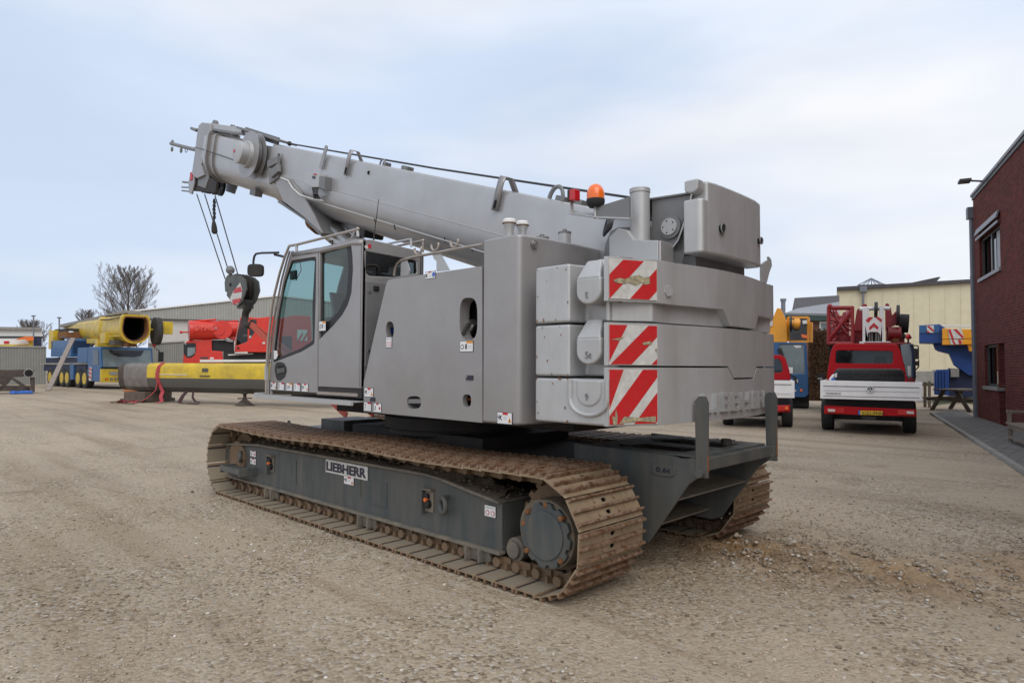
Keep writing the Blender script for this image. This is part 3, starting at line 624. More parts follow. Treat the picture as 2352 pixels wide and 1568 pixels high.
# ---- fuel tank
tk = MB('silver'); pl = [(3.612, YL), (3.30, YL), (3.255, YL-.012), (3.235, YL-.05), (3.20, -3.75), (3.19, -4.05), (3.20, -4.34), (3.225, -4.39), (3.612, -4.39)]
tk.prism([(x, y, 1.062) for x, y in pl], (0, 0, 1.375)); tank = tk.build('fuel_tank', crane, bevel=.022, seg=3)
for (px_, py_, r) in ((1170, 505, .045), (1200, 510, .043)):
    q = PX(px_, py_, 3.42); c = MB('silver_light', 'rust'); c.use('silver_light'); c.lathe(_v(q.x, q.y, 2.43), UP, [(r*.72, 0), (r*.72, q.z-2.43-.07), (r*.95, q.z-2.43-.045), (r*1.0, q.z-2.43-.03)], 22)
    c.use('rust'); c.lathe(_v(q.x, q.y, q.z-.03), UP, [(r*1.16, 0), (r*1.2, .006)], 22); c.use('white'); c.lathe(_v(q.x, q.y, q.z-.024), UP, [(r*1.15, 0), (r*1.12, .02), (r*.9, .03)], 22); c.build('breather_cap', tank)
for (px_, py_, r) in ((1245, 543, .052), (1297, 531, .05)):
    q = PX(px_, py_, 3.35); c = MB('silver_light'); c.cyl(_v(q.x, q.y, 2.43), _v(q.x, q.y, q.z-.02), r, n=24); c.use('silver_dark'); c.cyl(_v(q.x, q.y, q.z-.02), _v(q.x, q.y, q.z-.008), r*1.08, n=24); c.cyl(_v(q.x, q.y, q.z-.008), _v(q.x, q.y, q.z+.014), r*.35, n=12); c.build('filler_cap', tank)
q = PX(1225, 561, 3.222); c = MB('steel'); c.cyl(q, q-_v(.022, 0, 0), .03, n=24); c.cyl(q-_v(.022,0,0), q-_v(.028,0,0), .018, n=20); c.build('sight_plug', tank, bevel=.002)
sticker(tank, PY(1142, 972, YL+.001), (-1,0,0), UP, .155, .085, 0)
# ---- engine panel (left) with its hand holes
S3 = lambda x, y, d=0.: PY(551.25+.2930*x, 514.5+.2930*y, YL+d)
def hole(cx, cy, rx, ry, p=2.5, n=22): 
    return [S3(x, y) for x, y in oval((cx, cy), rx, ry, n, p)]
def sxz(pts): return [S3(*p) for p in pts]
HO = [hole(1175, 830, 31, 67, 2.4), hole(1791, 742, 70, 165, 3.2), hole(1363, 1397, 56, 50, 2.8), hole(1778, 1383, 33, 49, 2.8)]
ol = sxz([(1148,462),(1158,444),(1172,434),(1896,329),(1898,1556),(1080,1480),(968,1468),(970,1235),(1050,880)])
pn = MB('silver'); pn.plate(ol, HO, (0, -.05, 0)); panel = pn.build('engine_panel', crane, bevel=.012)
hd = MB('silver'); a = S3(1165, 440); c = S3(1896, 335)
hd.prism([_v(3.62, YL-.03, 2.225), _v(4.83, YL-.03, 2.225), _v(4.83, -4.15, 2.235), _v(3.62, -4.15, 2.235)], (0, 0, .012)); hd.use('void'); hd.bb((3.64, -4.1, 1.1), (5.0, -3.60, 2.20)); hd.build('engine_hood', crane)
# what shows inside the hand holes
q = S3(1790, 820, -.10); i_ = MB('steel'); i_.cyl(q+_v(.06, -.03, -.06), q+_v(-.06, .0, .05), .035, n=16); i_.use('rubber'); i_.torus(q+_v(.0, .02, -.02), (1, .7, .6), .07, .014, 20, 6); i_.build('air_pipe', panel)
q = S3(1188, 835, -.09); i_ = MB('blue_label'); i_.cyl(q+_v(-.01,0,0), q+_v(.015, 0, .0), .03, n=14); i_.build('filter_cap', panel)
q = S3(1780, 1372, -.08); i_ = MB('orange_part'); i_.box(q, (.06, .02, .02)); i_.build('drain_lever', panel)
for i, (hh_, dd) in enumerate(((HO[1], .05), (HO[2], .07))):
    cx = sum((p for p in hh_), Vector())/len(hh_); r_ = MB('silver'); k = len(hh_); 
    r_.add([p+_v(0, -.045, 0) for p in hh_]+[cx+(p-cx)*.93+_v(0, -.045-dd, 0) for p in hh_], [[j, (j+1) % k, k+(j+1) % k, k+j] for j in range(k)]); 
    if i == 1: r_.use('silver_dark'); r_.add([cx+(p-cx)*.93+_v(0, -.045-dd, 0) for p in hh_], [list(range(k))]); r_.use('silver_dark'); r_.beam(hh_[0].lerp(hh_[11], 0)+_v(-.0, -.02, .01), hh_[11]+_v(0,-.02,.01), .02, .035)
    r_.build('recess', panel, smooth=60)
for (x, y, w_, h_, k) in ((1146, 970, .085, .095, 4), (1724, 1002, .155, .085, 2), (975, 1352, .145, .082, 0), (972, 1462, .118, .082, 1), (1049, 1472, .118, .082, 3), (1453, 434, .135, .062, 5)):
    sticker(panel, S3(x, y, .001), (-1,0,0), UP, w_, h_, k)
for (x, y) in ((1776, 1222), (1022, 1388)):
    s = MB('black_label'); o = S3(x, y, .001); s.prism([o, o-_v(.075,0,0), o+_v(-.075,0,.037), o+_v(0,0,.037)], (0, .008, 0)); s.use('steel'); s.cyl(o+_v(-.012,.008,.026), o+_v(-.012,.012,.026), .007, n=10); s.build('panel_lock', panel, bevel=.003)
# guard rail on the hood
y = -3.72
rl = MB('tubing'); Z3 = lambda x, yy, yp=y: PY(551.25+.2930*x, 514.5+.2930*yy, yp)
rl.tube([Z3(1208, 405), Z3(1215, 355), Z3(1232, 312), Z3(1262, 287), Z3(1310, 273), Z3(1400, 250), Z3(1560, 222), Z3(1720, 190), Z3(1905, 160)], .013, 10)
rl.build('guard_rail', crane)
for (x, yy) in ((1395, 235), (1528, 205), (1680, 178)):
    q = Z3(x, yy); c = MB('tubing'); c.tube([q+_v(.05*math.cos(a), 0, .045-.05*math.sin(a)) for a in np.linspace(-.3, math.pi+.3, 12)][::1], .011, 8); c.build('rail_hook', crane)
bk = MB('silver_light'); bk.prism([Z3(*p) for p in ((1500, 215), (1560, 215), (1640, 360), (1540, 372), (1540, 290), (1520, 275))], (0, -.012, 0)); bk.build('rail_bracket', crane)
bk = MB('silver_light'); bk.prism([Z3(*p) for p in ((1262, 290), (1305, 285), (1328, 360), (1320, 400), (1258, 405))], (0, -.012, 0)); bk.build('rail_bracket', crane)

# ---- cab
YR = -4.14
def cab_pt(x, y, yp=YL): return PY(551.25+.2930*x, 514.5+.2930*y, yp)
XRr = 5.235                                          # rear wall of the cab
def cz(y): return PX(828, 514.5+.2930*y, XRr).z
front = [(238, 1335), (237, 1180), (244, 1060), (262, 900), (300, 655), (345, 432), (388, 270), (408, 212)]
topl = [(408, 212), (620, 182), (868, 118)]
shell = MB('silver')
winA = [(400,290),(420,283),(588,257),(597,270),(592,600),(582,930),(572,945),(480,1000),(262,1084),(254,1068),(256,1040),(300,640),(345,450)]
winB = [(628,196),(866,132),(880,250),(884,360),(872,540),(845,630),(800,712),(730,795),(618,908)]
side = [cab_pt(*p) for p in [(238,1300),(237,1180),(244,1060),(262,900),(300,655),(345,432),(388,270),(410,222),(612,184)]]+[cab_pt(606, 1322)]
dr = MB('silver'); dr.plate(side, [[cab_pt(*p) for p in winA]], (0, -.035, 0)); 
cab = MB('silver'); rz = [_v(XRr, YL, cz(1285)), _v(XRr, YL, cz(112)), _v(XRr+.14, YL, cz(108)-.0)]
bodyo = [cab_pt(612, 1272), cab_pt(616, 190), cab_pt(868, 122), _v(XRr+.13, YL, cz(100)), _v(XRr, YL, cz(112)), _v(XRr, YL, cz(1287))]
cab.plate(bodyo, [[cab_pt(*p) for p in winB]], (0, -.04, 0)); cabo = cab.build('cab', crane, bevel=.012)
door = dr.build('door', cabo, bevel=.008)
g = MB('cab_glass'); g.add([cab_pt(*p, YL-.02) for p in winA], [list(range(len(winA)))]); g.build('door_glass', door, smooth=0)
g = MB('cab_glass'); g.add([cab_pt(*p, YL-.03) for p in winB], [list(range(len(winB)))]); g.build('window_glass', cabo, smooth=0)
sl = MB('black')
def inset(pts, k):
    c = Vector((sum(p[0] for p in pts)/len(pts), sum(p[1] for p in pts)/len(pts))); r = []
    for p in pts: d = Vector(p)-c; r.append(tuple(c+d*(1-k/d.length)))
    return r
sl.plate([cab_pt(*p, YL-.012) for p in winA], [[cab_pt(*p, YL-.012) for p in inset(winA, 26)]], (0, -.004, 0))
sl.plate([cab_pt(*p, YL-.022) for p in winB], [[cab_pt(*p, YL-.022) for p in [(652,232),(836,176),(848,260),(852,360),(838,530),(812,612),(770,684),(706,752),(654,800)]]], (0, -.01, 0)); sl.build('window_seal', cabo, smooth=0)
# rear wall with window and lower flap
def rp(px_, py_): return PX(px_, py_, XRr)
zt = cz(118); zb = cz(1285)
rw = MB('silver'); ro = [_v(XRr, YL, zb), _v(XRr, YL, zt), _v(XRr, YL-.10, zt+.015), _v(XRr, YR+.03, zt-.02), _v(XRr, YR, zt-.06), _v(XRr, YR, zb)]
wr = [rp(551.25+.2930*x, 514.5+.2930*yy) for x, yy in ((975, 228), (988, 214), (1370, 285), (1385, 300), (1388, 385), (1210, 415), (1020, 405), (992, 385), (980, 320))]
wr = [_v(XRr, min(YL-.02, max(YR+.04, p.y)), p.z) for p in wr]
rw.plate(ro, [wr], (.03, 0, 0)); rw.build('rear_wall', cabo, bevel=.012)
g = MB('dark_glass'); g.add([p+_v(.012, 0, 0) for p in wr], [list(range(len(wr)))]); g.build('rear_window', cabo, smooth=0)
fl = MB('silver_dark'); q0 = rp(551.25+.293*985, 514.5+.293*450); q1 = rp(551.25+.293*1160, 514.5+.293*1080); fl.bb((XRr-.012, YL-.04, q1.z-.05), (XRr-.001, YR+.05, q0.z)); fp = fl.build('rear_flap', cabo, bevel=.004)
s = MB('black'); q = rp(551.25+.293*1060, 514.5+.293*505); s.box(q-_v(.018,0,0), (.02, .06, .045)); s.build('flap_latch', fp, bevel=.005)
s = MB('steel'); q = rp(551.25+.293*1010, 514.5+.293*532); s.cyl(q-_v(.01,0,0), q-_v(.022,0,0), .012, n=12); q = rp(551.25+.293*1003, 514.5+.293*992); s.cyl(q-_v(.01,0,0), q-_v(.022,0,0), .012, n=12); s.build('flap_bolt', fp)
q = rp(551.25+.293*1000, 514.5+.293*175); s = MB('red_label'); s.cyl(q-_v(0, .02, -.003), q-_v(.004, .02, -.003), .02, n=16); s.use('warn_white'); s.cyl(q+_v(0, .015, -.008), q+_v(-.004, .015, -.008), .018, n=16); s.build('warning_label', cabo)
# roof, floor, far side with its windows, curved front screen
rf = MB('silver'); r0 = [cab_pt(*p) for p in ((410, 215), (612, 184), (868, 120))]+[_v(XRr, YL, zt)]
k = len(r0); rf.add([p+_v(0,0,-.006) for p in r0]+[_v(p.x, YR, p.z-.05) for p in r0], [[i, i+1, k+i+1, k+i] for i in range(k-1)]); ro_ = rf.build('roof', cabo)
md = ro_.modifiers.new('thickness', 'SOLIDIFY'); md.thickness = .05; md.offset = -1
fs = MB('silver_dark'); xb = S3(238, 1300).x; fs.bb((XRr, YR, zb-.02), (xb, YL-.04, zb+.03)); fs.bb((XRr+.01, YR, zb), (XRr+.1, YL-.05, zb+.75)); fs.build('floor', cabo)
fw = MB('silver'); far_o = [_v(p.x, YR, p.z) for p in ([cab_pt(*q_) for q_ in front]+[cab_pt(868, 118)]+[_v(XRr, YL, zt-.05), _v(XRr, YL, zb)])]
fh = [_v(p.x, YR, p.z) for p in [cab_pt(*q_) for q_ in ((425,320),(520,298),(592,280),(592,760),(500,820),(455,560))]]
fh2 = [_v(p.x, YR, p.z) for p in [cab_pt(*q_) for q_ in ((640,300),(850,230),(905,240),(905,560),(850,690),(760,740),(640,740))]]
fw.plate(far_o, [fh, fh2], (0, .02, 0)); fw.use('black'); fw.plate([p+_v(0, .03, 0) for p in far_o], [[p+_v(0, .03, 0) for p in fh], [p+_v(0, .03, 0) for p in fh2]], (0, .01, 0)); fw.build('far_wall', cabo)
ft = [cab_pt(*p) for p in front]; k = len(ft)
fg = MB('screen_glass'); fg.add([p+_v(.02,-.03,0) for p in ft[1:]]+[_v(p.x+.05, YR+.02, p.z) for p in ft[1:]], [[i, i+1, k-1+i+1, k-1+i] for i in range(k-2)]); fg.build('windscreen', cabo, smooth=60)
ap = MB('steel'); ap.tube([p+_v(.025, .012, 0) for p in ft], .011, 8); ap.use('silver'); ap.tube([p+_v(.012, -.02, 0) for p in ft], .02, 8); ap.tube([_v(p.x+.04, YR+.01, p.z) for p in ft], .022, 8); ap.build('front_pillar', cabo)
# inside: seat, console, monitor
se = MB('black'); sx_ = XRr+.42; se.bb((sx_, -3.98, zb+.38), (sx_+.46, -3.58, zb+.52)); se.beam((sx_+.02, -3.78, zb+.5), (sx_-.12, -3.78, zb+1.12), .40, .11); se.beam((sx_-.13, -3.78, zb+1.14), (sx_-.16, -3.78, zb+1.32), .24, .07); se.bb((sx_+.1, -3.9, zb), (sx_+.35, -3.66, zb+.4)); se.use('orange_part'); se.beam((sx_+.0, -3.60, zb+.62), (sx_-.05, -3.60, zb+.82), .02, .05); se.build('driver_seat', cabo, bevel=.03)
co = MB('black'); co.bb((sx_+.75, -4.08, zb+.05), (sx_+1.05, -3.9, zb+.75));  co.use('silver_dark'); co.beam((sx_+.9, -4.0, zb+.78), (sx_+.95, -3.98, zb+1.02), .22, .03); co.use('black'); co.tube([_v(sx_+.8, -4.0, zb+.1), _v(sx_+.72, -3.9, zb+.8)], .02, 6); co.bb((sx_+.55, -4.06, zb+.45), (sx_+.75, -4.0, zb+.6))
co.use('black'); co.tube([cab_pt(470, 290, -3.7), cab_pt(480, 360, -3.7), cab_pt(440, 440, -3.7)], .006, 6); co.box(cab_pt(420, 400, -3.75), (.12, .03, .1)); co.build('console', cabo, bevel=.008)
pd = MB('black'); pd.bb((sx_+.95, -4.10, zb+.04), (sx_+1.33, -3.5, zb+.30)); pd.build('pedal_box', cabo, bevel=.01); pd = MB('wire_white'); pd.box((sx_+.98, -3.62, zb+.34), (.22, .14, .02)); pd.build('data_plate', cabo)
# door handle, decals, cab step, rails, mirror
s = MB('black'); s.prism([cab_pt(x, yy) for x, yy in ((278,1110),(290,1085),(318,1080),(345,1090),(362,1120),(365,1155),(350,1200),(318,1226),(298,1224),(285,1200),(276,1150))], (0, .006, 0)); s.use('slate'); s.beam(cab_pt(292, 1152, YL+.012), cab_pt(348, 1142, YL+.012), .012, .05); s.use('void'); s.prism([cab_pt(x, yy, YL+.007) for x, yy in ((298,1110),(342,1110),(345,1130),(300,1135))], (0, .001, 0)); s.build('door_handle', door, bevel=.004)
for i, k_ in enumerate((0, 1, 2, 1, 0)): sticker(door, cab_pt(242+61*i, 1297+4*i, YL+.001), (-1,0,0), UP, .128, .085, k_)
sticker(cabo, cab_pt(621, 840, YL+.001), (-1,0,0), UP, .13, .10, 2)
s = MB('sticker_white'); s.prism([cab_pt(x, yy, YL+.002) for x, yy in ((266,990),(292,993),(292,1010),(298,1025),(285,1055),(266,1062))], (0, .002, 0)); s.build('paper_notice', door, smooth=0)
s = MB('silver_light'); a = cab_pt(195, 1340, YL+.02); c = cab_pt(940, 1395, YL+.02); zz = (a.z+c.z)/2-.0
for i in range(46): x = a.x+(c.x-a.x)*(i+.5)/46; s.bb((x-.012, YL-.10, zz-.004), (x+.012, YL+.10, zz+.006))
s.bb((c.x, YL+.09, zz-.03), (a.x, YL+.115, zz+.012)); s.bb((a.x-.03, YL+.02, zz-.03), (a.x+.05, YL+.12, zz+.03)); s.build('cab_step', cabo)
s = MB('under'); s.bb((XRr, YL-.08, zz+.03), (S3(610,0).x, YL-.01, zb)); s.use('tubing'); s.beam((XRr+.05, YL-.005, zz+.06), (S3(612,0).x-.03, YL-.005, zz+.06), .012, .03); s.build('door_rail', cabo)
rl = MB('tubing'); rl.tube([cab_pt(205, 1330, YL+.05), cab_pt(207, 1150, YL+.05), cab_pt(222, 900, YL+.05), cab_pt(258, 600, YL+.05), cab_pt(310, 390, YL+.05), cab_pt(350, 260, YL+.05), cab_pt(385, 172, YL+.03)], .014, 10); rl.use('silver_light'); rl.box(cab_pt(207, 1165, YL+.05), (.03, .03, .16)); rl.build('grab_rail', cabo)
rl = MB('tubing'); rl.tube([cab_pt(385, 172), cab_pt(450, 160), cab_pt(920, 42)], .014, 10); rl.sphere(cab_pt(922, 40), .02, 10, 8); rl.use('silver_light'); rl.tube([cab_pt(443, 210), cab_pt(443, 165)], .016, 8); rl.tube([cab_pt(925, 100), cab_pt(920, 45)], .014, 8); rl.tube([cab_pt(878, 105), cab_pt(900, 50)], .01, 8)
rl.tube([cab_pt(443,165)+_v(0,-.6,0), cab_pt(922,45)+_v(0,-.62,0)], .012, 8); rl.tube([cab_pt(925,110)+_v(0,-.62,0), cab_pt(922,45)+_v(0,-.62,0)], .012, 8); rl.build('roof_rail', cabo)
rl = MB('tubing'); q = PX(551.25+.293*1435, 514.5+.293*130, XRr+.05); rl.tube([q, q+_v(.8, 0, .0)], .013, 8); rl.tube([q, q-_v(0,.0,.12)], .012, 8); rl.sphere(q, .017, 8, 6); rl.build('roof_rail', cabo)
rl = MB('dark_tube'); qm = cab_pt(340, 255, YL+.06); q1 = PY(650, 580, YL+.25); 
rl.tube([qm, qm+_v(.05, .08, .02)], .014, 8); m0 = qm+_v(.05, .08, .03); me_ = PY(582, 600, YL+.22); mt_ = PY(584, 586, YL+.22)
rl.tube([m0, PY(640, 580, YL+.15), PY(600, 581, YL+.2), PY(588, 583, YL+.22), PY(584, 589, YL+.22), me_, PY(582, 610, YL+.22)], .012, 8); mo = rl.build('mirror_arm', cabo)
mi = MB('rubber'); c = PY(585, 620, YL+.22); mi.prism([c+_v(0,0,0)+RGT*x+UP*z for x, z in oval((0, 0), .085, .068, 20, 4)], tuple(FWD*.06)); mi.use('steel'); mi.build('mirror_head', mo, bevel=.01)
an = MB('rubber'); q = PY(858, 552, -3.7); qt = PY(870, 458, -3.7); an.tube([q, q.lerp(qt, .25), qt], [.009, .005, .003], 6); an.build('aerial', cabo)
ex = MB('black'); q = cab_pt(690, 142); ex.tube([q+_v(0,-.05,-.02), q+_v(.0,-.05,.02), q+_v(.06,-.05,.02)], .009, 6); ex.build('lamp_stub', cabo)

# ---- boom
BU = _v(math.cos(R_(18.15)), 0, math.sin(R_(18.15))); BN = _v(-math.sin(R_(18.15)), 0, math.cos(R_(18.15))); YB = -4.35
B0 = _v(3.86, 0, 2.97)
def bp(s, t, y): return B0+BU*s+BN*t+_v(0, y, 0)     # s along the boom, t up from its top left edge
def bs(px_, py_, y=YB):
    p = PY(px_, py_, y)-B0-_v(0, y, 0); return p.dot(BU), p.dot(BN)
def bprof(hw, top, dep):                             # egg shaped section: flat top, upright sides, rounded underside
    pr = [(-hw*.86, top+.015), (-hw*.96, top), (-hw, top-.05), (-hw, top-dep*.52)]
    pr += [(-hw*math.cos(a), top-dep*.52-dep*.48*math.sin(a)) for a in np.linspace(0, math.pi, 11)[1:-1]]
    pr += [(hw, top-dep*.52), (hw, top-.05), (hw*.96, top), (hw*.86, top+.015)]
    return pr
def btube(b, s0, s1, hw, top, dep, hw1=None, dep1=None):
    pa = bprof(hw, top, dep); pb = bprof(hw1 or hw, top, dep1 or dep); k = len(pa)
    b.add([bp(s0, t, YC-y) for y, t in pa]+[bp(s1, t, YC-y) for y, t in pb], [[i, (i+1) % k, k+(i+1) % k, k+i] for i in range(k)]+[list(range(k))[::-1], list(range(k, 2*k))])
SE = bs(615, 400)[0]                                 # end of the base section
b = MB('silver_boom'); btube(b, -1.55, SE, .34, 0, .80); boom = b.build('boom', crane, bevel=.0, smooth=28)
b = MB('silver_light'); 
b.tube([bp(-.3, -.40, YB+.0), bp(SE-.35, -.40, YB+.0)], .005, 6)
b.tube([bp(-.3, -.60, YB+.002), bp(SE-1.0, -.60, YB+.002)], .008, 6); b.build('weld_seam', boom)
SH = bs(465, 350, -4.40)[0]
b = MB('silver_boom'); btube(b, SE-.1, SH, .295, -.045, .72); tel = b.build('boom_section', boom, smooth=28)
# head: collar plates, sheaves
b = MB('silver', 'silver_dark'); btube(b, SH-.55, SH-.50, .33, -.02, .77); btube(b, SH-.30, SH-.24, .345, .0, .80); b.build('collar', tel, smooth=28)
b = MB('silver_dark', 'silver')
def bpl(pts, y, th): b.prism([PY(*p, y) for p in pts], (0, th, 0))
b.use('silver'); bpl(((448,345),(452,310),(456,288),(464,281),(480,284),(484,300),(470,335),(462,380),(468,402),(452,410),(440,400)), -4.40, -.05); hp = b.build('boom_head', tel, bevel=.01); b = MB('under'); bpl(((440,400),(455,398),(475,404),(497,418),(494,442),(470,441),(440,438)), -4.45, -.05); b.build('sheave_housing', hp, bevel=.01); b = MB('silver'); bpl(((437,398),(447,395),(446,420),(440,446),(434,444),(432,420)), -4.41, -.03)
b.build('head_fork', hp, bevel=.01); b = MB('silver_dark'); bpl(((448,345),(452,310),(456,288),(464,281),(480,284),(484,300),(470,335),(462,380),(468,402),(452,410),(440,400)), -4.96, -.04)
b.build('head_plate', hp, bevel=.01)
b = MB('silver_dark'); 
for y in (-4.44, -4.93): b.prism([bp(SH+.02-d, t, y) for d, t in ((.12, .06), (-.02, .12), (-.12, .06), (-.14, -.70), (-.10, -.95), (.26, -.95), (.34, -.78), (.12, -.3))], (0, -.03, 0))
b.prism([bp(SH+.12, .08, -4.46), bp(SH+.16, .08, -4.46), bp(SH+.16, -.7, -4.46), bp(SH+.12, -.7, -4.46)], (0, -.45, 0)); b.build('head_cheek', hp, bevel=.008)
for y in (-4.52, -4.60, -4.70, -4.80):
    c_ = bp(SH+.02, -.88, y); b = MB('black'); b.lathe(c_-_v(0,.02,0), (0,1,0), [(.17,0),(.15,.015),(.15,.025),(.17,.04)], 24); b.build('sheave', hp)
for y in (-4.55, -4.85):
    c_ = bp(SH+.02, .10, y); b = MB('silver_dark'); b.lathe(c_-_v(0,.02,0), (0,1,0), [(.12,0),(.10,.015),(.10,.025),(.12,.04)], 24); b.build('sheave', hp)
b = MB('silver_dark', 'red_label'); 
for (a_, c_, r) in (((452,345),(393,330),.034), ((444,296),(456,298),.02), ((420,418),(440,420),.018), ((418,430),(440,431),.014), ((418,438),(440,440),.014), ((440,295),(452,300),.028)): b.tube([PY(*a_, -4.5), PY(*c_, -4.5)], r, 8)
for p_ in ((396, 327), (395, 343), (416, 346)): b.torus(PY(*p_, -4.5), (0,1,0), .035, .014, 14, 6)
b.use('red_label'); b.box(PY(440, 405, -4.41), (.10, .02, .14)); b.build('head_pin', hp)
b = MB('rope'); b.tube([PY(447, 338, -4.36), PY(470, 345, -4.36), PY(505, 357, -4.36), PY(545, 371, -4.36), PY(572, 378, -4.36)], .007, 6); b.torus(PY(428, 343, -4.5), (0,1,0), .06, .006, 16, 5); b.torus(PY(506, 436, -4.5), (0,1,.3), .055, .006, 16, 5); b.build('cable', tel)
# auxiliary arm on top of the head section
b = MB('silver_light'); b.beam(PY(480, 291, -4.5), PY(562, 303, -4.5), .10, .11); b.use('silver_dark'); b.beam(PY(480, 296, -4.44), PY(560, 309, -4.44), .02, .04); b.beam(PY(562, 297, -4.5), PY(662, 329, -4.5), .28, .03); b.beam(PY(564, 300, -4.44), PY(640, 325, -4.44), .03, .11); b.use('silver_light'); b.beam(PY(568, 305, -4.38), PY(564, 330, -4.38), .03, .05)
b.use('black'); b.sphere(PY(665, 330, -4.5), .035, 8, 6); b.build('rope_guide', tel, bevel=.006)
# hose drum on the side
c_ = PY(582, 358, -4.30); sd_ = MB('silver'); dy = _v(.0, 1, 0)
sd_.lathe(c_-dy*.05, dy, [(.30,0),(.34,.008),(.34,.016),(.30,.02)], 40); sd_.lathe(c_+dy*.07, dy, [(.34,0),(.34,.01)], 40); sd_.use('silver_dark'); sd_.lathe(c_-dy*.02, dy, [(.25,0),(.25,.09)], 36); sd_.use('silver_light'); sd_.lathe(c_+dy*.08, dy, [(.16,0),(.16,.16),(.14,.17)], 32); sd_.lathe(c_+dy*.08, dy, [(.20,0),(.19,.05)], 32)
sd_.use('red_label'); sd_.box(c_+dy*.253+_v(.08, 0, .03), (.05, .005, .04)); sd_.build('hose_drum', boom, bevel=.004, smooth=30)
b = MB('silver_dark'); b.beam(PY(618, 378, -4.3), PY(640, 368, -4.3), .06, .10); b.beam(PY(625, 400, -4.3), PY(642, 385, -4.3), .05, .12); b.beam(PY(620, 410, -4.33), PY(640, 395, -4.33), .04, .18); b.beam(PY(636, 372, -4.32), PY(641, 352, -4.32), .03, .03); b.build('drum_bracket', boom, bevel=.006)
# foot bracket of the lift cylinder
b = MB('silver', 'silver_dark'); fb = [(628,408),(668,410),(700,455),(722,495),(740,535),(730,528),(700,500),(650,462)]
for y in (YB+.012, -5.03): b.prism([PY(*p, y) for p in fb], (0, -.03, 0))
b.use('silver_dark'); b.prism([PY(*p, YB-.02) for p in ((640,460),(700,500),(740,535),(735,541),(698,505),(636,464))], (0, -.64, 0)); b.prism([PY(*p, YB-.02) for p in ((690,440),(720,490),(742,535),(736,537),(712,492),(684,442))], (0, -.64, 0)); b.build('cylinder_bracket', boom, bevel=.006)
ca = PY(738, 512, YC+.05); cbx = PY(835, 590, YC+.05); dd = (cbx-ca).normalized(); b = MB('steel'); b.cyl(ca-dd*.05, cbx+dd*1.6, .14, n=36); b.use('rust'); b.cyl(ca-dd*.15, ca+dd*.02, .17, n=24); b.use('silver'); b.cyl(ca+dd*.95, cbx+dd*3.4, .19, n=36); b.build('lift_cylinder', crane, bevel=.004)
b = MB('black'); b.box(bp(bs(790, 505)[0]+.0, -.80, YC-.05), (.24, .3, .16), (BU, _v(0,1,0), BN)); b.build('cylinder_bearing', boom, bevel=.02)
b = MB('silver_dark'); b.box(bp(bs(566, 440)[0], -.755, -4.5), (.2, .12, .1), (BU, _v(0,1,0), BN)); b.build('slide_pad', boom, bevel=.01)
# control box on the side
q = PY(722, 412, YB); b = MB('silver_light'); s0, t0 = bs(697, 401); s1, t1 = bs(746, 404); s2, t2 = bs(728, 433)
b.prism([PY(*p, YB+.10) for p in ((700,397),(732,398),(732,430),(716,430),(697,420))], (0, -.10, 0)); b.use('silver_dark'); b.prism([PY(*p, YB+.10) for p in ((733,404),(746,405),(744,436),(731,430))], (0, -.10, 0)); b.use('black_label'); b.add([PY(*p, YB+.104) for p in ((717,404),(724,405),(724,411),(717,410))], [[0,1,2,3]]); b.use('red_label'); b.prism([PY(*p, YB+.11) for p in ((719,398),(726,399),(726,402),(719,401))], (0,-.02,0)); b.build('control_box', boom, bevel=.006)
for k_ in range(4): b = MB('rope'); b.tube([PY(718+4*k_, 430, YB+.06), PY(720+3*k_, 446, YB+.08), PY(722+4*k_, 457, YB+.03)], .009, 6); b.build('cable', boom)
b = MB('wire_white'); b.tube([PY(645, 408, YB+.03), PY(662, 415, YB+.03), PY(672, 432, YB+.03), PY(690, 448, YB+.03), PY(722, 458, YB+.03), PY(742, 461, YB+.03)], .011, 6); b.build('cable', boom)
for px_, py_ in ((905, 516), (860, 502), (1020, 545), (1082, 565)): b = MB('rope'); b.tube([PY(px_, py_, YB+.02), PY(px_+3, py_+12, YB-.02)], .006, 5); b.build('cable_clip', boom)
b = MB('void'); b.cyl(PY(848, 397, YB+.002), PY(848, 397, YB-.01), .024, n=14); b.build('bolt_hole', boom)
# rope guides on the top edge
def guide(p_, q_, top_, name='rope_bracket'):
    b = MB('silver'); b.beam(PY(*p_, YB+.02), PY(*q_, YB+.02), .012, .065, up=_v(0,1,0)); 
    t_ = PY(*top_, YB+.02)
    b.build(name, boom, bevel=.004); return t_
for lo, hi, loop in (((737,388),(750,340),0), ((794,403),(805,350),1), ((1136,484),(1153,412),1)):
    a = PY(*lo, YB+.025); c = PY(*hi, YB+.025); dz = (c-a).normalized(); b = MB('silver_dark' if 0 else 'silver'); sd2 = dz.cross(_v(0,1,0)).normalized()
    wv = .035 if lo[0] < 1000 else .04
    if loop:
        dn_ = _v(-.06, -.05, -.0)
        pth = [a, a.lerp(c, .9), c+_v(0,-.02,.025), c+_v(-.03,-.08,.015), c+_v(-.06,-.12,-.12)]
        vs = []
        for p in pth: vs += [p-sd2*wv, p+sd2*wv]
        b.add(vs, [[2*i, 2*i+1, 2*i+3, 2*i+2] for i in range(len(pth)-1)])
        b.use('void'); 
        for k_ in (.12, .2, .28): b.cyl(a.lerp(c, k_)+_v(0,.008,0), a.lerp(c, k_)+_v(0,.010,0), .008, n=8)
        o_ = b.build('rope_bracket', boom, smooth=60); md = o_.modifiers.new('thickness', 'SOLIDIFY'); md.thickness = .012; md.offset = 1
    else:
        b.prism([a-sd2*wv, c-sd2*wv, c-sd2*wv*.6+dz*.03, c+sd2*wv*.6+dz*.03, c+sd2*wv, a+sd2*wv], (0, .012, 0)); b.build('rope_bracket', boom)
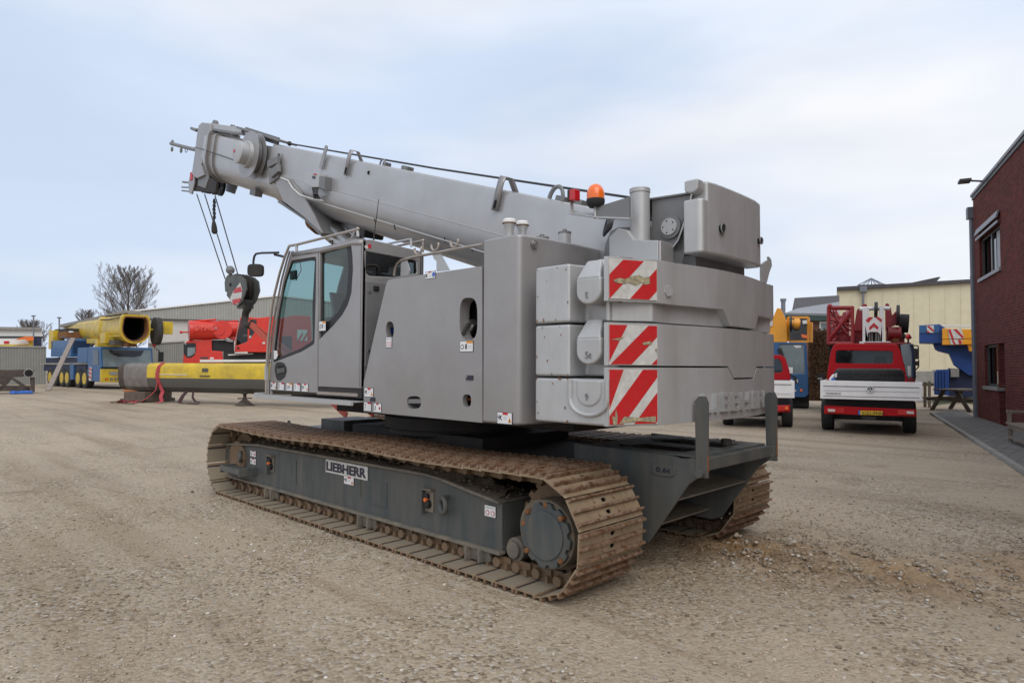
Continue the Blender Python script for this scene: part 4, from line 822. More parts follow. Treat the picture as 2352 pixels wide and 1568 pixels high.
for s_, w_ in ((bs(858, 375)[0], .05), (bs(905, 385)[0], .12), (bs(1258, 450)[0]-.02, .1), (bs(1300, 462)[0], .12)): b = MB('silver_dark'); b.box(bp(s_, .035, YB-.18), (w_, .10, .06), (BU, _v(0,1,0), BN)); b.build('rope_roller', boom, bevel=.01)
b = MB('silver_dark'); b.tube([bp(bs(858, 375)[0]+.05*math.cos(a), .02+.07*math.sin(a), YB-.12) for a in np.linspace(0, math.pi, 9)], .01, 6); b.build('rope_eye', boom); b = MB('silver_dark'); b.tube([bp(bs(1258, 445)[0]+.08*math.cos(a), .02+.12*math.sin(a), YB-.12) for a in np.linspace(0, math.pi, 9)], .02, 6); b.build('rope_eye', boom)
b = MB('rope'); b.tube([PY(665, 330, -4.5), PY(1000, 387, -4.5), PY(1455, 455, -4.5)], .011, 8); b.build('hoist_rope', boom)
# hoist ropes down to the hook block
hb = thing('hook_block', 'dark grey hook block with red and white striped cheek hanging from the boom', 'hook block', tuple(PY(552, 665, -4.72)-_v(0,0,.55)))
b = MB('rope'); 
for a_, c_ in (((452,446),(517,640)), ((470,446),(528,632)), ((494,450),(552,650))): b.tube([PY(*a_, -4.7), PY(*c_, -4.72)], .0105, 6)
b.build('hoist_rope', crane)
cn = MB('rope'); 
for i in range(11):
    p = PY(492+.5*math.sin(i), 460+i*4.3, -4.6); cn.torus(p, (1, .3*(i % 2), .0) if i % 2 else (0, 1, 0), .026, .010, 10, 5)
cn.use('rubber'); cn.lathe(PY(493, 536, -4.6), (PY(491, 508, -4.6)-PY(493, 536, -4.6)), [(.035,0),(.05,.03),(.045,.12),(.03,.2),(.02,.23)], 14); cn.build('limit_weight', crane)
yh = -4.52
def HP(x, y, yy=yh): return PY(x, y, yy)
Q = lambda zx, zy: ((540+zx*.1403)*.91875, (640+zy*.1403)*.91875)
b = MB('slate'); outl = [(205,335),(340,325),(450,360),(520,430),(540,600),(470,800),(380,900),(300,850),(185,700),(195,650),(160,630),(150,470),(165,400)]
b.prism([HP(*Q(*p)) for p in outl], (0, -.02, 0)); b.use('black'); b.cyl(HP(*Q(265,510), yh+.004), HP(*Q(265,510)), .03, n=12); ckk = b.build('cheek_plate', hb, bevel=.004)
o_ = [(430,470),(470,600),(450,760),(380,870),(300,850),(235,780),(300,640)]
b = MB('warn_white'); b.add([HP(*Q(*p), yh+.003) for p in o_], [list(range(7))]); b.use('warn_red')
for pp in ([(300,665),(465,635),(440,545),(340,575)], [(285,780),(445,745),(425,820),(320,870),(300,850)]): b.add([HP(*Q(*p), yh+.006) for p in pp], [list(range(len(pp)))])
b.build('warning_stripe', ckk, smooth=0)
b = MB('slate', 'silver_dark'); far_ = [HP(*Q(*p))+_v(0,-.21,0) for p in outl]; b.prism(far_, (0, -.02, 0)); b.build('cheek_plate', hb, bevel=.004)
c_ = HP(*Q(340, 590), yh)
for k_ in range(3): b = MB('under'); b.lathe(c_+_v(0, -.05-k_*.058, 0), (0,1,0), [(.25,0),(.22,.014),(.22,.034),(.25,.048)], 28); b.build('sheave', hb)
b = MB('slate'); b.beam(c_+_v(-.10,-.03,-.24), c_+_v(-.10,-.22,-.24), .2, .14); b.use('under')
hc = c_+_v(-.20, -.14, -.43)
b.tube([hc+_v(0,0,.20), hc+_v(0,0,.13)]+[hc+_v(0, 0, -.02)+_v(.13*math.sin(a), 0, .13*math.cos(a)) for a in np.linspace(.2, 4.3, 14)], [.055, .05]+[.055]*5+[.06]*5+[.045,.035,.028,.02], 12); b.build('hook', hb, bevel=0)
b = MB('silver_dark'); b.beam(HP(*Q(265,330)), HP(*Q(250,235)), .03, .09); b.sphere(HP(*Q(255,250)), .07, 10, 8); b.build('rope_socket', hb)
# slings from the hook down to the front of the undercarriage
for k_, (a_, c_, e2) in enumerate((((590, 706), (640, 768), -4.55), ((600, 712), (648, 765), -4.95))):
    p0 = hc+_v(0,0,-.1); p2 = _v(7.25, e2, .86); b = MB('sling'); up_ = _v(0, 1, 0)
    pth = [p0.lerp(p2, i/12)+_v(0, 0, -.25*math.sin(math.pi*i/12)*0) for i in range(13)]; dr_ = (p2-p0).normalized(); sd2 = dr_.cross(_v(0,1,0)).normalized()
    vs = []
    for p in pth: vs += [p-sd2*.045, p+sd2*.045, p+sd2*.045+_v(0,.012,0), p-sd2*.045+_v(0,.012,0)]
    b.add(vs, [[4*i+j, 4*i+(j+1) % 4, 4*i+4+(j+1) % 4, 4*i+4+j] for i in range(12) for j in range(4)])
    so = b.build('lifting_sling', None, smooth=0); rebase(so, p2)
    tag(so, 'faded orange sling from the hook to the undercarriage, '+('nearer' if k_ == 0 else 'farther')+' of the pair', 'sling', 'slings stretched from the hook')
# =================================================================== ground
def gravel_mat():
    m = bpy.data.materials.new('gravel_ground'); m.use_nodes = True; t = m.node_tree; b = t.nodes['Principled BSDF']; l = t.links.new
    b.inputs['Roughness'].default_value = .9; b.inputs['Specular IOR Level'].default_value = .3
    co = t.nodes.new('ShaderNodeTexCoord')
    def noise(sc, det=5, ro=.6, vec=None):
        n = t.nodes.new('ShaderNodeTexNoise'); n.inputs['Scale'].default_value = sc; n.inputs['Detail'].default_value = det; n.inputs['Roughness'].default_value = ro
        l(vec or co.outputs['Object'], n.inputs['Vector']); return n
    def ramp(sock, stops):
        r = t.nodes.new('ShaderNodeValToRGB'); e = r.color_ramp.elements
        while len(e) < len(stops): e.new(.5)
        for q, (p, c) in zip(e, stops): q.position = p; q.color = tuple(c)+(1,)
        l(sock, r.inputs['Fac']); return r.outputs['Color']
    def mix(a, c, f, bt='MIX'):
        x = t.nodes.new('ShaderNodeMix'); x.data_type = 'RGBA'; x.blend_type = bt
        for s_, v in (('A', a), ('B', c), ('Factor', f)):
            if isinstance(v, (int, float)): x.inputs[s_].default_value = v
            elif isinstance(v, tuple): x.inputs[s_].default_value = v+(1,)
            else: l(v, x.inputs[s_])
        return x.outputs['Result']
    v1 = t.nodes.new('ShaderNodeTexVoronoi'); v1.inputs['Scale'].default_value = 46; l(co.outputs['Object'], v1.inputs['Vector'])
    v2 = t.nodes.new('ShaderNodeTexVoronoi'); v2.inputs['Scale'].default_value = 95; l(co.outputs['Object'], v2.inputs['Vector'])
    sp = t.nodes.new('ShaderNodeSeparateColor'); l(v1.outputs['Color'], sp.inputs[0])
    sp2 = t.nodes.new('ShaderNodeSeparateColor'); l(v2.outputs['Color'], sp2.inputs[0])
    stone = ramp(sp.outputs[0], [(0, (.15,.115,.08)), (.22, (.29,.23,.16)), (.5, (.39,.315,.228)), (.72, (.45,.37,.275)), (.9, (.35,.305,.255)), (.99, (.54,.50,.44))])
    stone2 = ramp(sp2.outputs[0], [(0, (.23,.185,.135)), (.4, (.345,.285,.21)), (.8, (.41,.34,.26)), (.985, (.52,.47,.41))])
    fine = mix((.43,.35,.255), stone2, .42)
    cover = noise(.55, 7, .62); cov = ramp(cover.outputs['Fac'], [(.36, (0,0,0)), (.60, (1,1,1))])
    base = mix(fine, stone, cov)
    big = noise(.09, 6, .6); bigc = ramp(big.outputs['Fac'], [(.3, (.74,.72,.70)), (.5, (.93,.93,.93)), (.7, (1.0,1.0,1.0))])
    base = mix(base, bigc, 1.0, 'MULTIPLY')
    mid = noise(.8, 9, .7); damp = ramp(mid.outputs['Fac'], [(.30, (.55,.50,.45)), (.42, (1,1,1)), (1, (1.0,1.0,1.0))]); base = mix(base, damp, .85, 'MULTIPLY')
    mpl = t.nodes.new('ShaderNodeMapping'); mpl.inputs['Rotation'].default_value = (0, 0, -.62); mpl.inputs['Scale'].default_value = (.10, 1.1, 1); l(co.outputs['Object'], mpl.inputs['Vector'])
    lane = noise(1.0, 4, .55, mpl.outputs[0]); lc = ramp(lane.outputs['Fac'], [(.34, (.80,.765,.72)), (.47, (1,1,1)), (.62, (1.08,1.07,1.06))]); base = mix(base, lc, .9, 'MULTIPLY')
    mp2 = t.nodes.new('ShaderNodeMapping'); mp2.inputs['Rotation'].default_value = (0, 0, .55); mp2.inputs['Scale'].default_value = (.16, 1.9, 1); l(co.outputs['Object'], mp2.inputs['Vector'])
    ln2 = noise(1.3, 5, .6, mp2.outputs[0]); lc2 = ramp(ln2.outputs['Fac'], [(.33, (.84,.80,.75)), (.42, (1,1,1)), (1, (1,1,1))]); base = mix(base, lc2, .8, 'MULTIPLY')
    # darker turned-up strip, painted where the attribute is set (damp gravel thrown up by the tracks)
    at = t.nodes.new('ShaderNodeAttribute'); at.attribute_name = 'turned'
    base = mix(base, mix(base, (.80,.63,.44), 1.0, 'MULTIPLY'), at.outputs['Fac'])
    l(base, b.inputs['Base Color'])
    ad = t.nodes.new('ShaderNodeMath'); ad.operation = 'MULTIPLY_ADD'; ad.inputs[1].default_value = -1.0
    l(v1.outputs['Distance'], ad.inputs[0]); nz = noise(22, 6, .7); l(nz.outputs['Fac'], ad.inputs[2])
    bp_ = t.nodes.new('ShaderNodeBump'); bp_.inputs['Strength'].default_value = .55; bp_.inputs['Distance'].default_value = .016
    l(ad.outputs[0], bp_.inputs['Height']); l(bp_.outputs[0], b.inputs['Normal'])
    MATS['gravel_ground'] = m
gravel_mat()
def rut(x, y):                                      # height and dampness of the disturbed strip behind the far track
    A_ = G(1560, 1235); B_ = G(2352, 1350); d = (B_-A_); Ln = d.xy.length; ux, uy = d.x/Ln, d.y/Ln
    s = (x-A_.x)*ux+(y-A_.y)*uy; q = -(x-A_.x)*uy+(y-A_.y)*ux
    env = np.clip((s+.8)/.7, 0, 1)*np.exp(-np.maximum(0, s-3)*.12)
    h = np.exp(-((q+.18*np.sin(s*1.7)+.1*np.sin(s*4.1+1))/(.62+.14*np.sin(s*2.9)))**2)*env*(.75+.35*np.sin(s*3.3+q*4)*np.cos(s*1.1))
    return h, q
xs = np.concatenate([-np.geomspace(400, 4, 34), np.linspace(-3.9, 12, 200), np.geomspace(12.2, 600, 60)])
ys = np.concatenate([-np.geomspace(600, 12.2, 60), np.linspace(-12, 3, 190), np.geomspace(3.2, 400, 34)])
Xg, Yg = np.meshgrid(xs, ys, indexing='ij')
def lump(x, y, f, ph): return np.sin(x*f+ph)*np.cos(y*f*1.13+ph*2.1)+.5*np.sin(x*f*2.3+y*f*1.7+ph*3)
near_ = np.exp(-((Xg-3)**2+(Yg+4)**2)/90.)
Zg = near_*(.009*lump(Xg, Yg, 1.3, .4)+.005*lump(Xg, Yg, 3.7, 1.9)+.003*lump(Xg, Yg, 9.1, .7))-.006
hr, qr = rut(Xg, Yg); Zg = Zg+hr*(.06+.04*lump(Xg, Yg, 7.7, .3)+.028*lump(Xg, Yg, 17., .9)+.02*(rng.random(Xg.shape)-.5))
under = (Xg > 2.5) & (Xg < 8.2) & (((Yg < -3.1) & (Yg > -4.15)) | ((Yg < -5.25) & (Yg > -6.3)))
Zg = np.where(under, np.minimum(Zg, .0)-.004, Zg)
nx, ny = Xg.shape
gm = bpy.data.meshes.new('ground'); vv_ = np.stack([Xg, Yg, Zg], -1).reshape(-1, 3)
ii = np.arange(nx*ny).reshape(nx, ny); q_ = np.stack([ii[:-1,:-1], ii[1:,:-1], ii[1:,1:], ii[:-1,1:]], -1).reshape(-1, 4)
gm.vertices.add(len(vv_)); gm.vertices.foreach_set('co', vv_.ravel()); gm.loops.add(q_.size); gm.loops.foreach_set('vertex_index', q_.ravel().astype(np.int32))
gm.polygons.add(len(q_)); gm.polygons.foreach_set('loop_start', np.arange(0, q_.size, 4, dtype=np.int32)); gm.polygons.foreach_set('use_smooth', np.ones(len(q_), bool)); gm.update(calc_edges=True)
tu = gm.attributes.new('turned', 'FLOAT', 'POINT'); tu.data.foreach_set('value', np.clip(hr*1.1*(.8+.3*lump(Xg, Yg, 5.1, 2.)), 0, 1).ravel().astype(np.float32))
gm.materials.append(M('gravel_ground')); go = bpy.data.objects.new('ground', gm); scene.collection.objects.link(go); structure(go)
def ground_z(x, y):
    i = np.clip(np.searchsorted(xs, x), 1, nx-1); j = np.clip(np.searchsorted(ys, y), 1, ny-1); return Zg[i, j]
# loose stones: small squashed lumps, many sizes, one uncountable layer
def stones():
    base = np.array([(1,0,0),(-1,0,0),(0,1,0),(0,-1,0),(0,0,1),(0,0,-1)], float)
    c = [(0,2,4),(2,1,4),(1,3,4),(3,0,4),(2,0,5),(1,2,5),(3,1,5),(0,3,5)]
    # one subdivision gives an 18-corner pebble
    vs = [tuple(v) for v in base]; fs = []; cache = {}
    def midp(a, b_):
        k = (min(a, b_), max(a, b_))
        if k not in cache: v = np.array(vs[a])+np.array(vs[b_]); v = v/np.linalg.norm(v); cache[k] = len(vs); vs.append(tuple(v))
        return cache[k]
    for a, b_, d in c: ab, bd, da = midp(a, b_), midp(b_, d), midp(d, a); fs += [(a,ab,da),(ab,b_,bd),(da,bd,d),(ab,bd,da)]
    V0 = np.array(vs); F0 = np.array(fs)
    pts = []
    n_try = 90000
    # even in the picture rather than on the ground: nearer ground gets more stones per square metre, all in world space
    dep = 2.2+ (rng.random(n_try)**1.7)*9.; lat = (rng.random(n_try)-.5)*2*.86*dep
    X = FWD.x*dep+RGT.x*lat; Y = FWD.y*dep+RGT.y*lat
    dens = .35+.65*np.clip(lump(X, Y, .9, .2)*.5+lump(X, Y, 2.6, 1.)*.3+.35, 0, 1); dens = np.where(lat > -.2*dep, np.minimum(1, dens*1.25+.1), dens*.75); pt_ = np.clip(lump(X*.7+3, Y*.7, 1.1, 2.7)*.6+.45, .12, 1); dens = dens*pt_
    hr_, _ = rut(X, Y); dens = np.maximum(dens, hr_*1.3)*np.clip((10.5-dep)/6.5, 0, 1)
    keep = rng.random(n_try) < dens
    keep &= ~((X > 2.52) & (X < 8.1) & (((Y < -3.19) & (Y > -4.05)) | ((Y < -5.33) & (Y > -6.2))))
    X, Y = X[keep], Y[keep]
    A_ = G(1560, 1235); B_ = G(2352, 1350); d_ = (B_-A_).xy.normalized(); m = 9000; sa_ = rng.random(m)*9-.3; qa_ = rng.normal(size=m)*.42
    X = np.concatenate([X, A_.x+d_.x*sa_-d_.y*qa_]); Y = np.concatenate([Y, A_.y+d_.y*sa_+d_.x*qa_]); ok_ = ~((X > 2.5) & (X < 8.1) & (Y > -6.0) & (Y < -3.1)); X, Y = X[ok_], Y[ok_]; n = len(X)
    r = .0045+.007*rng.random(n)**2.2; big = rng.random(n) < .02; r[big] *= 1.7; hr2, _ = rut(X, Y); r = r*(1+.9*hr2*(rng.random(n) < .4))
    Z = ground_z(X, Y)
    sc = np.stack([r*(.8+.7*rng.random(n)), r*(.8+.5*rng.random(n)), r*(.45+.4*rng.random(n))], -1)
    a = rng.random(n)*6.283; ca, sa = np.cos(a), np.sin(a)
    jit = 1+.22*(rng.random((n, len(V0)))-.5)
    W = V0[None]*sc[:, None]*jit[..., None]
    Wx = W[..., 0]*ca[:, None]-W[..., 1]*sa[:, None]+X[:, None]; Wy = W[..., 0]*sa[:, None]+W[..., 1]*ca[:, None]+Y[:, None]; Wz = W[..., 2]+Z[:, None]+r[:, None]*.25
    co_ = np.stack([Wx, Wy, Wz], -1).reshape(-1, 3); F = (F0[None]+(np.arange(n)*len(V0))[:, None, None]).reshape(-1, 3)
    me = bpy.data.meshes.new('loose_gravel'); me.vertices.add(len(co_)); me.vertices.foreach_set('co', co_.ravel()); me.loops.add(F.size); me.loops.foreach_set('vertex_index', F.ravel().astype(np.int32))
    me.polygons.add(len(F)); me.polygons.foreach_set('loop_start', np.arange(0, F.size, 3, dtype=np.int32)); me.polygons.foreach_set('use_smooth', np.ones(len(F), bool)); me.update(calc_edges=True)
    k = np.repeat(rng.random(n), len(V0)).astype(np.float32); at = me.attributes.new('tone', 'FLOAT', 'POINT'); at.data.foreach_set('value', k)
    m = bpy.data.materials.new('pebbles'); m.use_nodes = True; t = m.node_tree; b = t.nodes['Principled BSDF']; b.inputs['Roughness'].default_value = .8
    an = t.nodes.new('ShaderNodeAttribute'); an.attribute_name = 'tone'; cr_ = t.nodes.new('ShaderNodeValToRGB'); e = cr_.color_ramp.elements
    st_ = [(0,(.13,.10,.07)),(.15,(.24,.19,.135)),(.45,(.35,.285,.205)),(.65,(.40,.33,.25)),(.8,(.29,.26,.23)),(.9,(.40,.28,.19)),(.965,(.48,.44,.38)),(1,(.66,.63,.58))]
    while len(e) < len(st_): e.new(.5)
    for q, (p, c_) in zip(e, st_): q.position = p; q.color = c_+(1,)
    t.links.new(an.outputs['Fac'], cr_.inputs['Fac']); t.links.new(cr_.outputs['Color'], b.inputs['Base Color']); MATS['pebbles'] = m
    me.materials.append(m); o = bpy.data.objects.new('loose_gravel', me); scene.collection.objects.link(o)
    o['label'] = 'loose beige and grey pebbles scattered over the yard'; o['category'] = 'gravel'; o['kind'] = 'stuff'
stones()

# =================================================================== more materials
def brick_mat(name, c1, c2, mortar, sc=1.0, flat=False):
    m = bpy.data.materials.new(name); m.use_nodes = True; t = m.node_tree; b = t.nodes['Principled BSDF']; l = t.links.new; b.inputs['Roughness'].default_value = .9; b.inputs['Specular IOR Level'].default_value = .15
    co = t.nodes.new('ShaderNodeTexCoord'); s = t.nodes.new('ShaderNodeSeparateXYZ'); l(co.outputs['Object'], s.inputs[0])
    a = t.nodes.new('ShaderNodeMath'); a.operation = 'ADD'; l(s.outputs['X'], a.inputs[0]); l(s.outputs['Y'], a.inputs[1])
    c = t.nodes.new('ShaderNodeCombineXYZ'); l(s.outputs['X'] if flat else a.outputs[0], c.inputs['X']); l(s.outputs['Y' if flat else 'Z'], c.inputs['Y'])
    br = t.nodes.new('ShaderNodeTexBrick'); l(c.outputs[0], br.inputs['Vector']); br.inputs['Color1'].default_value = c1+(1,); br.inputs['Color2'].default_value = c2+(1,); br.inputs['Mortar'].default_value = mortar+(1,)
    br.inputs['Scale'].default_value = 1/sc; br.inputs['Brick Width'].default_value = .24; br.inputs['Row Height'].default_value = .07; br.inputs['Mortar Size'].default_value = .008; br.inputs['Bias'].default_value = 0.
    no = t.nodes.new('ShaderNodeTexNoise'); no.inputs['Scale'].default_value = 3; no.inputs['Detail'].default_value = 8; l(c.outputs[0], no.inputs['Vector'])
    r = t.nodes.new('ShaderNodeMapRange'); r.inputs['To Min'].default_value = .65; r.inputs['To Max'].default_value = 1.35; l(no.outputs['Fac'], r.inputs['Value'])
    x = t.nodes.new('ShaderNodeMix'); x.data_type = 'RGBA'; x.blend_type = 'MULTIPLY'; x.inputs['Factor'].default_value = 1; l(br.outputs['Color'], x.inputs['A']); l(r.outputs[0], x.inputs['B']); l(x.outputs['Result'], b.inputs['Base Color'])
    bp_ = t.nodes.new('ShaderNodeBump'); bp_.inputs['Strength'].default_value = .5; bp_.inputs['Distance'].default_value = .01; bp_.invert = True; l(br.outputs['Fac'], bp_.inputs['Height']); l(bp_.outputs[0], b.inputs['Normal']); MATS[name] = m
brick_mat('brick', (.155,.032,.025), (.095,.021,.018), (.12,.075,.065)); brick_mat('brick_pale', (.20,.085,.06), (.16,.065,.05), (.16,.13,.11))
brick_mat('pavers', (.21,.20,.19), (.16,.155,.15), (.08,.075,.07), 1.6, True)
mat('cream', (.62,.56,.40), .7, 0, .05, 2, stain=(.40,.36,.26), st_amt=.3, st_scale=.6, streak=True)
mat('concrete', (.27,.26,.24), .85, 0, .15, 3, .2, 40, stain=(.14,.13,.12), st_amt=.4, st_scale=2, streak=True)
mat('cladding', (.36,.355,.335), .6, 0, .06, 2, stain=(.24,.23,.21), st_amt=.35, st_scale=1, streak=True)
mat('cladding_dark', (.235,.24,.22), .65, 0, .08, 2, stain=(.15,.15,.13), st_amt=.4, st_scale=1.2, streak=True)
mat('white_wall', (.50,.48,.46), .8, 0, .05, 2, stain=(.40,.37,.33), st_amt=.4, st_scale=.7, streak=True)
mat('roof_tile', (.06,.055,.06), .7, 0, .2, 5, .6, 9); mat('roof_metal', (.23,.235,.26), .5, .2, .1, 2); mat('dark_green', (.02,.045,.04), .6)
mat('frame_paint', (.05,.055,.055), .5); mat('pale_frame_reflect', (.30,.31,.33), .5); mat('zinc', (.17,.18,.21), .5, .3)
mat('yellow', (.62,.43,.015), .45, 0, .08, 3, coat=.1, stain=(.25,.18,.05), st_amt=.75, st_scale=1.6)
mat('yellow_orange', (.72,.30,.012), .4, 0, .08, 3, coat=.3)
mat('crane_blue', (.022,.10,.26), .45, 0, .1, 3, coat=.1, stain=(.05,.08,.12), st_amt=.4, st_scale=2)
mat('deep_blue', (.012,.05,.20), .45, 0, .15, 3); mat('navy', (.01,.018,.055), .6, 0, .1)
mat('crane_red', (.60,.025,.012), .4, 0, .08, 2, coat=.3); mat('letter_red', (.72,.09,.06), .4); mat('dark_red', (.26,.012,.016), .5, 0, .12, 3, coat=.2)
mat('pickup_red', (.40,.006,.012), .5, 0, .05, 2, coat=.05, spec=.2); mat('alu', (.86,.85,.85), .5, .0, .04, 3, stain=(.42,.42,.42), st_amt=.3, st_scale=2); mat('alu_bright', (.80,.80,.82), .35, .2, .03)
mat('tail_red', (.50,.01,.012), .2, coat=.5); mat('plate_yellow', (.62,.42,.02), .5); mat('tyre', (.022,.022,.022), .8, 0, .2, 9, .6, 30)
mat('boom_grey', (.095,.09,.078), .75, 0, .15, 3, .2, 30, stain=(.05,.05,.045), st_amt=.6, st_scale=3); mat('boom_bare', (.22,.20,.18), .6, .2, .12, 3, stain=(.08,.075,.07), st_amt=.6, st_scale=4)
mat('wood', (.13,.10,.075), .85, 0, .25, 6, .4, 40, stain=(.06,.045,.035), st_amt=.6, st_scale=5); mat('wood_old', (.19,.155,.125), .85, 0, .2, 8, .4, 40)
mat('steel_rusty', (.05,.04,.035), .8, .1, .3, 4, stain=(.14,.10,.07), st_amt=.6, st_scale=3); mat('strap_red', (.38,.05,.06), .8); mat('strap_dark', (.05,.02,.022), .85)
mat('orange_box', (.42,.13,.03), .6, 0, .15, 4); mat('plank', (.25,.21,.19), .8, 0, .15, 5); mat('bark', (.11,.085,.07), .9, 0, .2, 9); mat('twig', (.17,.145,.13), .9, 0, .2, 9)
mat('hedge_leaf', (.105,.062,.038), .85, 0, .3, 1.5, spec=.1); mat('tarp_blue', (.03,.12,.45), .4, 0, .3, 8); mat('green_grass', (.07,.085,.03), .9, 0, .3, 12)
mat('screen_pale', (.16,.20,.21), .15, 0, .25, 2, coat=.5)

# =================================================================== setting on the right
def horiz(px): return 842+.004*(px-CX)
def quadbox(b, pts, d, th):                          # outline seen at distance d, with real thickness behind it
    b.prism([at(*p, d) for p in pts], FWD*th); return b
def base(px, d): p = at(px, 840, d); return (p.x, p.y, 0)
# brick building
c0 = G(2246, 961); vp = ray(1902, 845); wd_ = _v(vp.x, vp.y, 0).normalized(); nn_ = _v(-wd_.y, wd_.x, 0)
if nn_.dot(-c0) < 0: nn_ = -nn_
bh = 6.62; yawb = math.atan2(-wd_.y, -wd_.x)
bld = thing('brick_building', 'dark red brick building with two storeys and dark window frames at the right edge', 'building', tuple(c0), yawb)
def onwall(px, py, d=0.):                            # sight line met with the wall plane
    r = ray(px, py); o = _v(0,0,H); t = ((c0+nn_*d)-o).dot(nn_)/r.dot(nn_); return o+r*t
def W2(px, py): p = onwall(px, py)-c0; return p.dot(-wd_), p.z
def wp3(u, z, d=0.): return c0-wd_*u+nn_*d+UP*z
def wrect(pts): us = [W2(*p)[0] for p in pts]; zs = [W2(*p)[1] for p in pts]; return min(us), min(zs), max(us), max(zs)
w1 = wrect([(2249, 546), (2298, 630)]); w1 = (W2(2250, 600)[0], W2(2262, 635)[1], W2(2298, 600)[0], W2(2252, 548)[1]+.0)
dr_ = (W2(2260, 850)[0], .0, W2(2308, 850)[0], W2(2262, 793)[1]); w2 = (W2(2262, 850)[0], W2(2264, 886)[1], W2(2293, 850)[0], dr_[3])
holes = [[wp3(a, b_) for a, b_ in ((w1[0], w1[1]), (w1[2], w1[1]), (w1[2], w1[3]), (w1[0], w1[3]))],
         [wp3(a, b_) for a, b_ in ((w2[0], w2[1]), (w2[2]-.02, w2[1]), (w2[2]-.02, w2[3]), (w2[0], w2[3]))],
         [wp3(a, b_) for a, b_ in ((w2[2]+.02, .02), (dr_[2], .02), (dr_[2], w2[3]), (w2[2]+.02, w2[3]))]]
b = MB('brick'); Lb = 22.
b.plate([wp3(0, 0), wp3(Lb, 0), wp3(Lb, bh+.0), wp3(0, bh)], holes, -nn_*.3)
b.prism([wp3(0, 0, -.3), wp3(.3, 0, -.3), wp3(.3, 0, -9), wp3(0, 0, -9)], (0, 0, bh)); b.build('wall', bld, smooth=0)
b = MB('roof_metal'); b.prism([wp3(-.05, bh, .06), wp3(Lb, bh, .06), wp3(Lb, bh, -9), wp3(-.05, bh, -9)], (0, 0, .08)); b.use('frame_paint'); b.prism([wp3(-.02, bh-.10, .03), wp3(Lb, bh-.10, .03), wp3(Lb, bh-.10, .0), wp3(-.02, bh-.10, .0)], (0, 0, .1)); b.build('roof', bld, smooth=0)
for (u0, z0, u1, z1), sashes in ((w1, 2), (w2, 1)):
    b = MB('frame_paint'); t_ = .07
    for a_, c_ in (((u0, z0), (u1, z0+t_)), ((u0, z1-t_), (u1, z1)), ((u0, z0), (u0+t_, z1)), ((u1-t_, z0), (u1, z1))): b.prism([wp3(a_[0], a_[1], -.12), wp3(c_[0], a_[1], -.12), wp3(c_[0], c_[1], -.12), wp3(a_[0], c_[1], -.12)], nn_*.05)
    if sashes == 2: um = (u0+u1)/2; b.prism([wp3(um-.05, z0, -.11), wp3(um+.05, z0, -.11), wp3(um+.05, z1, -.11), wp3(um-.05, z1, -.11)], nn_*.05)
    b.use('pale_frame_reflect'); b.prism([wp3(u1-.05, z0, -.06), wp3(u1, z0, -.06), wp3(u1, z1, -.06), wp3(u1-.05, z1, -.06)], nn_*.05); b.prism([wp3(u0+(u1-u0)*.62, z0+.08, -.125), wp3(u0+(u1-u0)*.80, z0+.08, -.125), wp3(u0+(u1-u0)*.80, z1-.08, -.125), wp3(u0+(u1-u0)*.62, z1-.08, -.125)], nn_*.01)  # pale reveal; upright strip in the pane paints curtain and reflection
    wf = b.build('window', bld, bevel=.005); b = MB('win_dark'); b.add([wp3(u0, z0, -.14), wp3(u1, z0, -.14), wp3(u1, z1, -.14), wp3(u0, z1, -.14)], [[0,1,2,3]]); b.use('void'); b.add([wp3(u0, z0, -.8), wp3(u1, z0, -.8), wp3(u1, z1, -.8), wp3(u0, z1, -.8)], [[0,1,2,3]]); b.build('pane', wf, smooth=0)
    b = MB('concrete' if sashes == 1 else 'roof_metal'); b.prism([wp3(u0-.08, z0-.09, .05), wp3(u1+.08, z0-.09, .05), wp3(u1+.08, z0-.09, -.12), wp3(u0-.08, z0-.09, -.12)], (0, 0, .09)); b.build('sill', wf, smooth=0)
    if sashes == 2: b = MB('roof_metal'); b.prism([wp3(u0-.1, z1+.12, .07), wp3(u1+.1, z1+.12, .07), wp3(u1+.1, z1+.30, .02), wp3(u0-.1, z1+.30, .02)], nn_*.04); b.prism([wp3(u0-.1, z1-.02, .05), wp3(u1+.1, z1-.02, .05), wp3(u1+.1, z1+.05, .05), wp3(u0-.1, z1+.05, .05)], nn_*.03); b.build('lintel', wf, smooth=0)
b = MB('frame_paint'); b.prism([wp3(w2[2]+.04, .03, -.2), wp3(dr_[2], .03, -.2), wp3(dr_[2], w2[3], -.2), wp3(w2[2]+.04, w2[3], -.2)], nn_*.05); dd_ = b.build('door', bld, bevel=.01); b = MB('steel'); q = wp3(w2[2]+.14, 1.05, -.12); b.tube([q, q+nn_*.06, q+nn_*.06-wd_*.12], .012, 6); b.build('handle', dd_)
b = MB('zinc'); b.cyl(wp3(-.07, 0, .04), wp3(-.07, 6.0, .04), .06, n=12); b.box(wp3(-.08, 6.15, .04), (.26, .22, .34), (wd_, nn_, UP)); 
for z in (1, 2.6, 4.2): b.cyl(wp3(-.07, z, .04), wp3(-.07, z+.05, .04), .07, n=12)
b.build('drainpipe', bld)
b = MB('black'); q = onwall(2268, 396, 0)+_v(0,0,0); q = wp3(W2(2262, 405)[0], bh+.05, .05); b.tube([q, q+nn_*.3+UP*.05], .03, 6); b.box(q+nn_*.42+UP*.05, (.34, .28, .08), (wd_, nn_, UP)); b.build('floodlight', bld, bevel=.01)
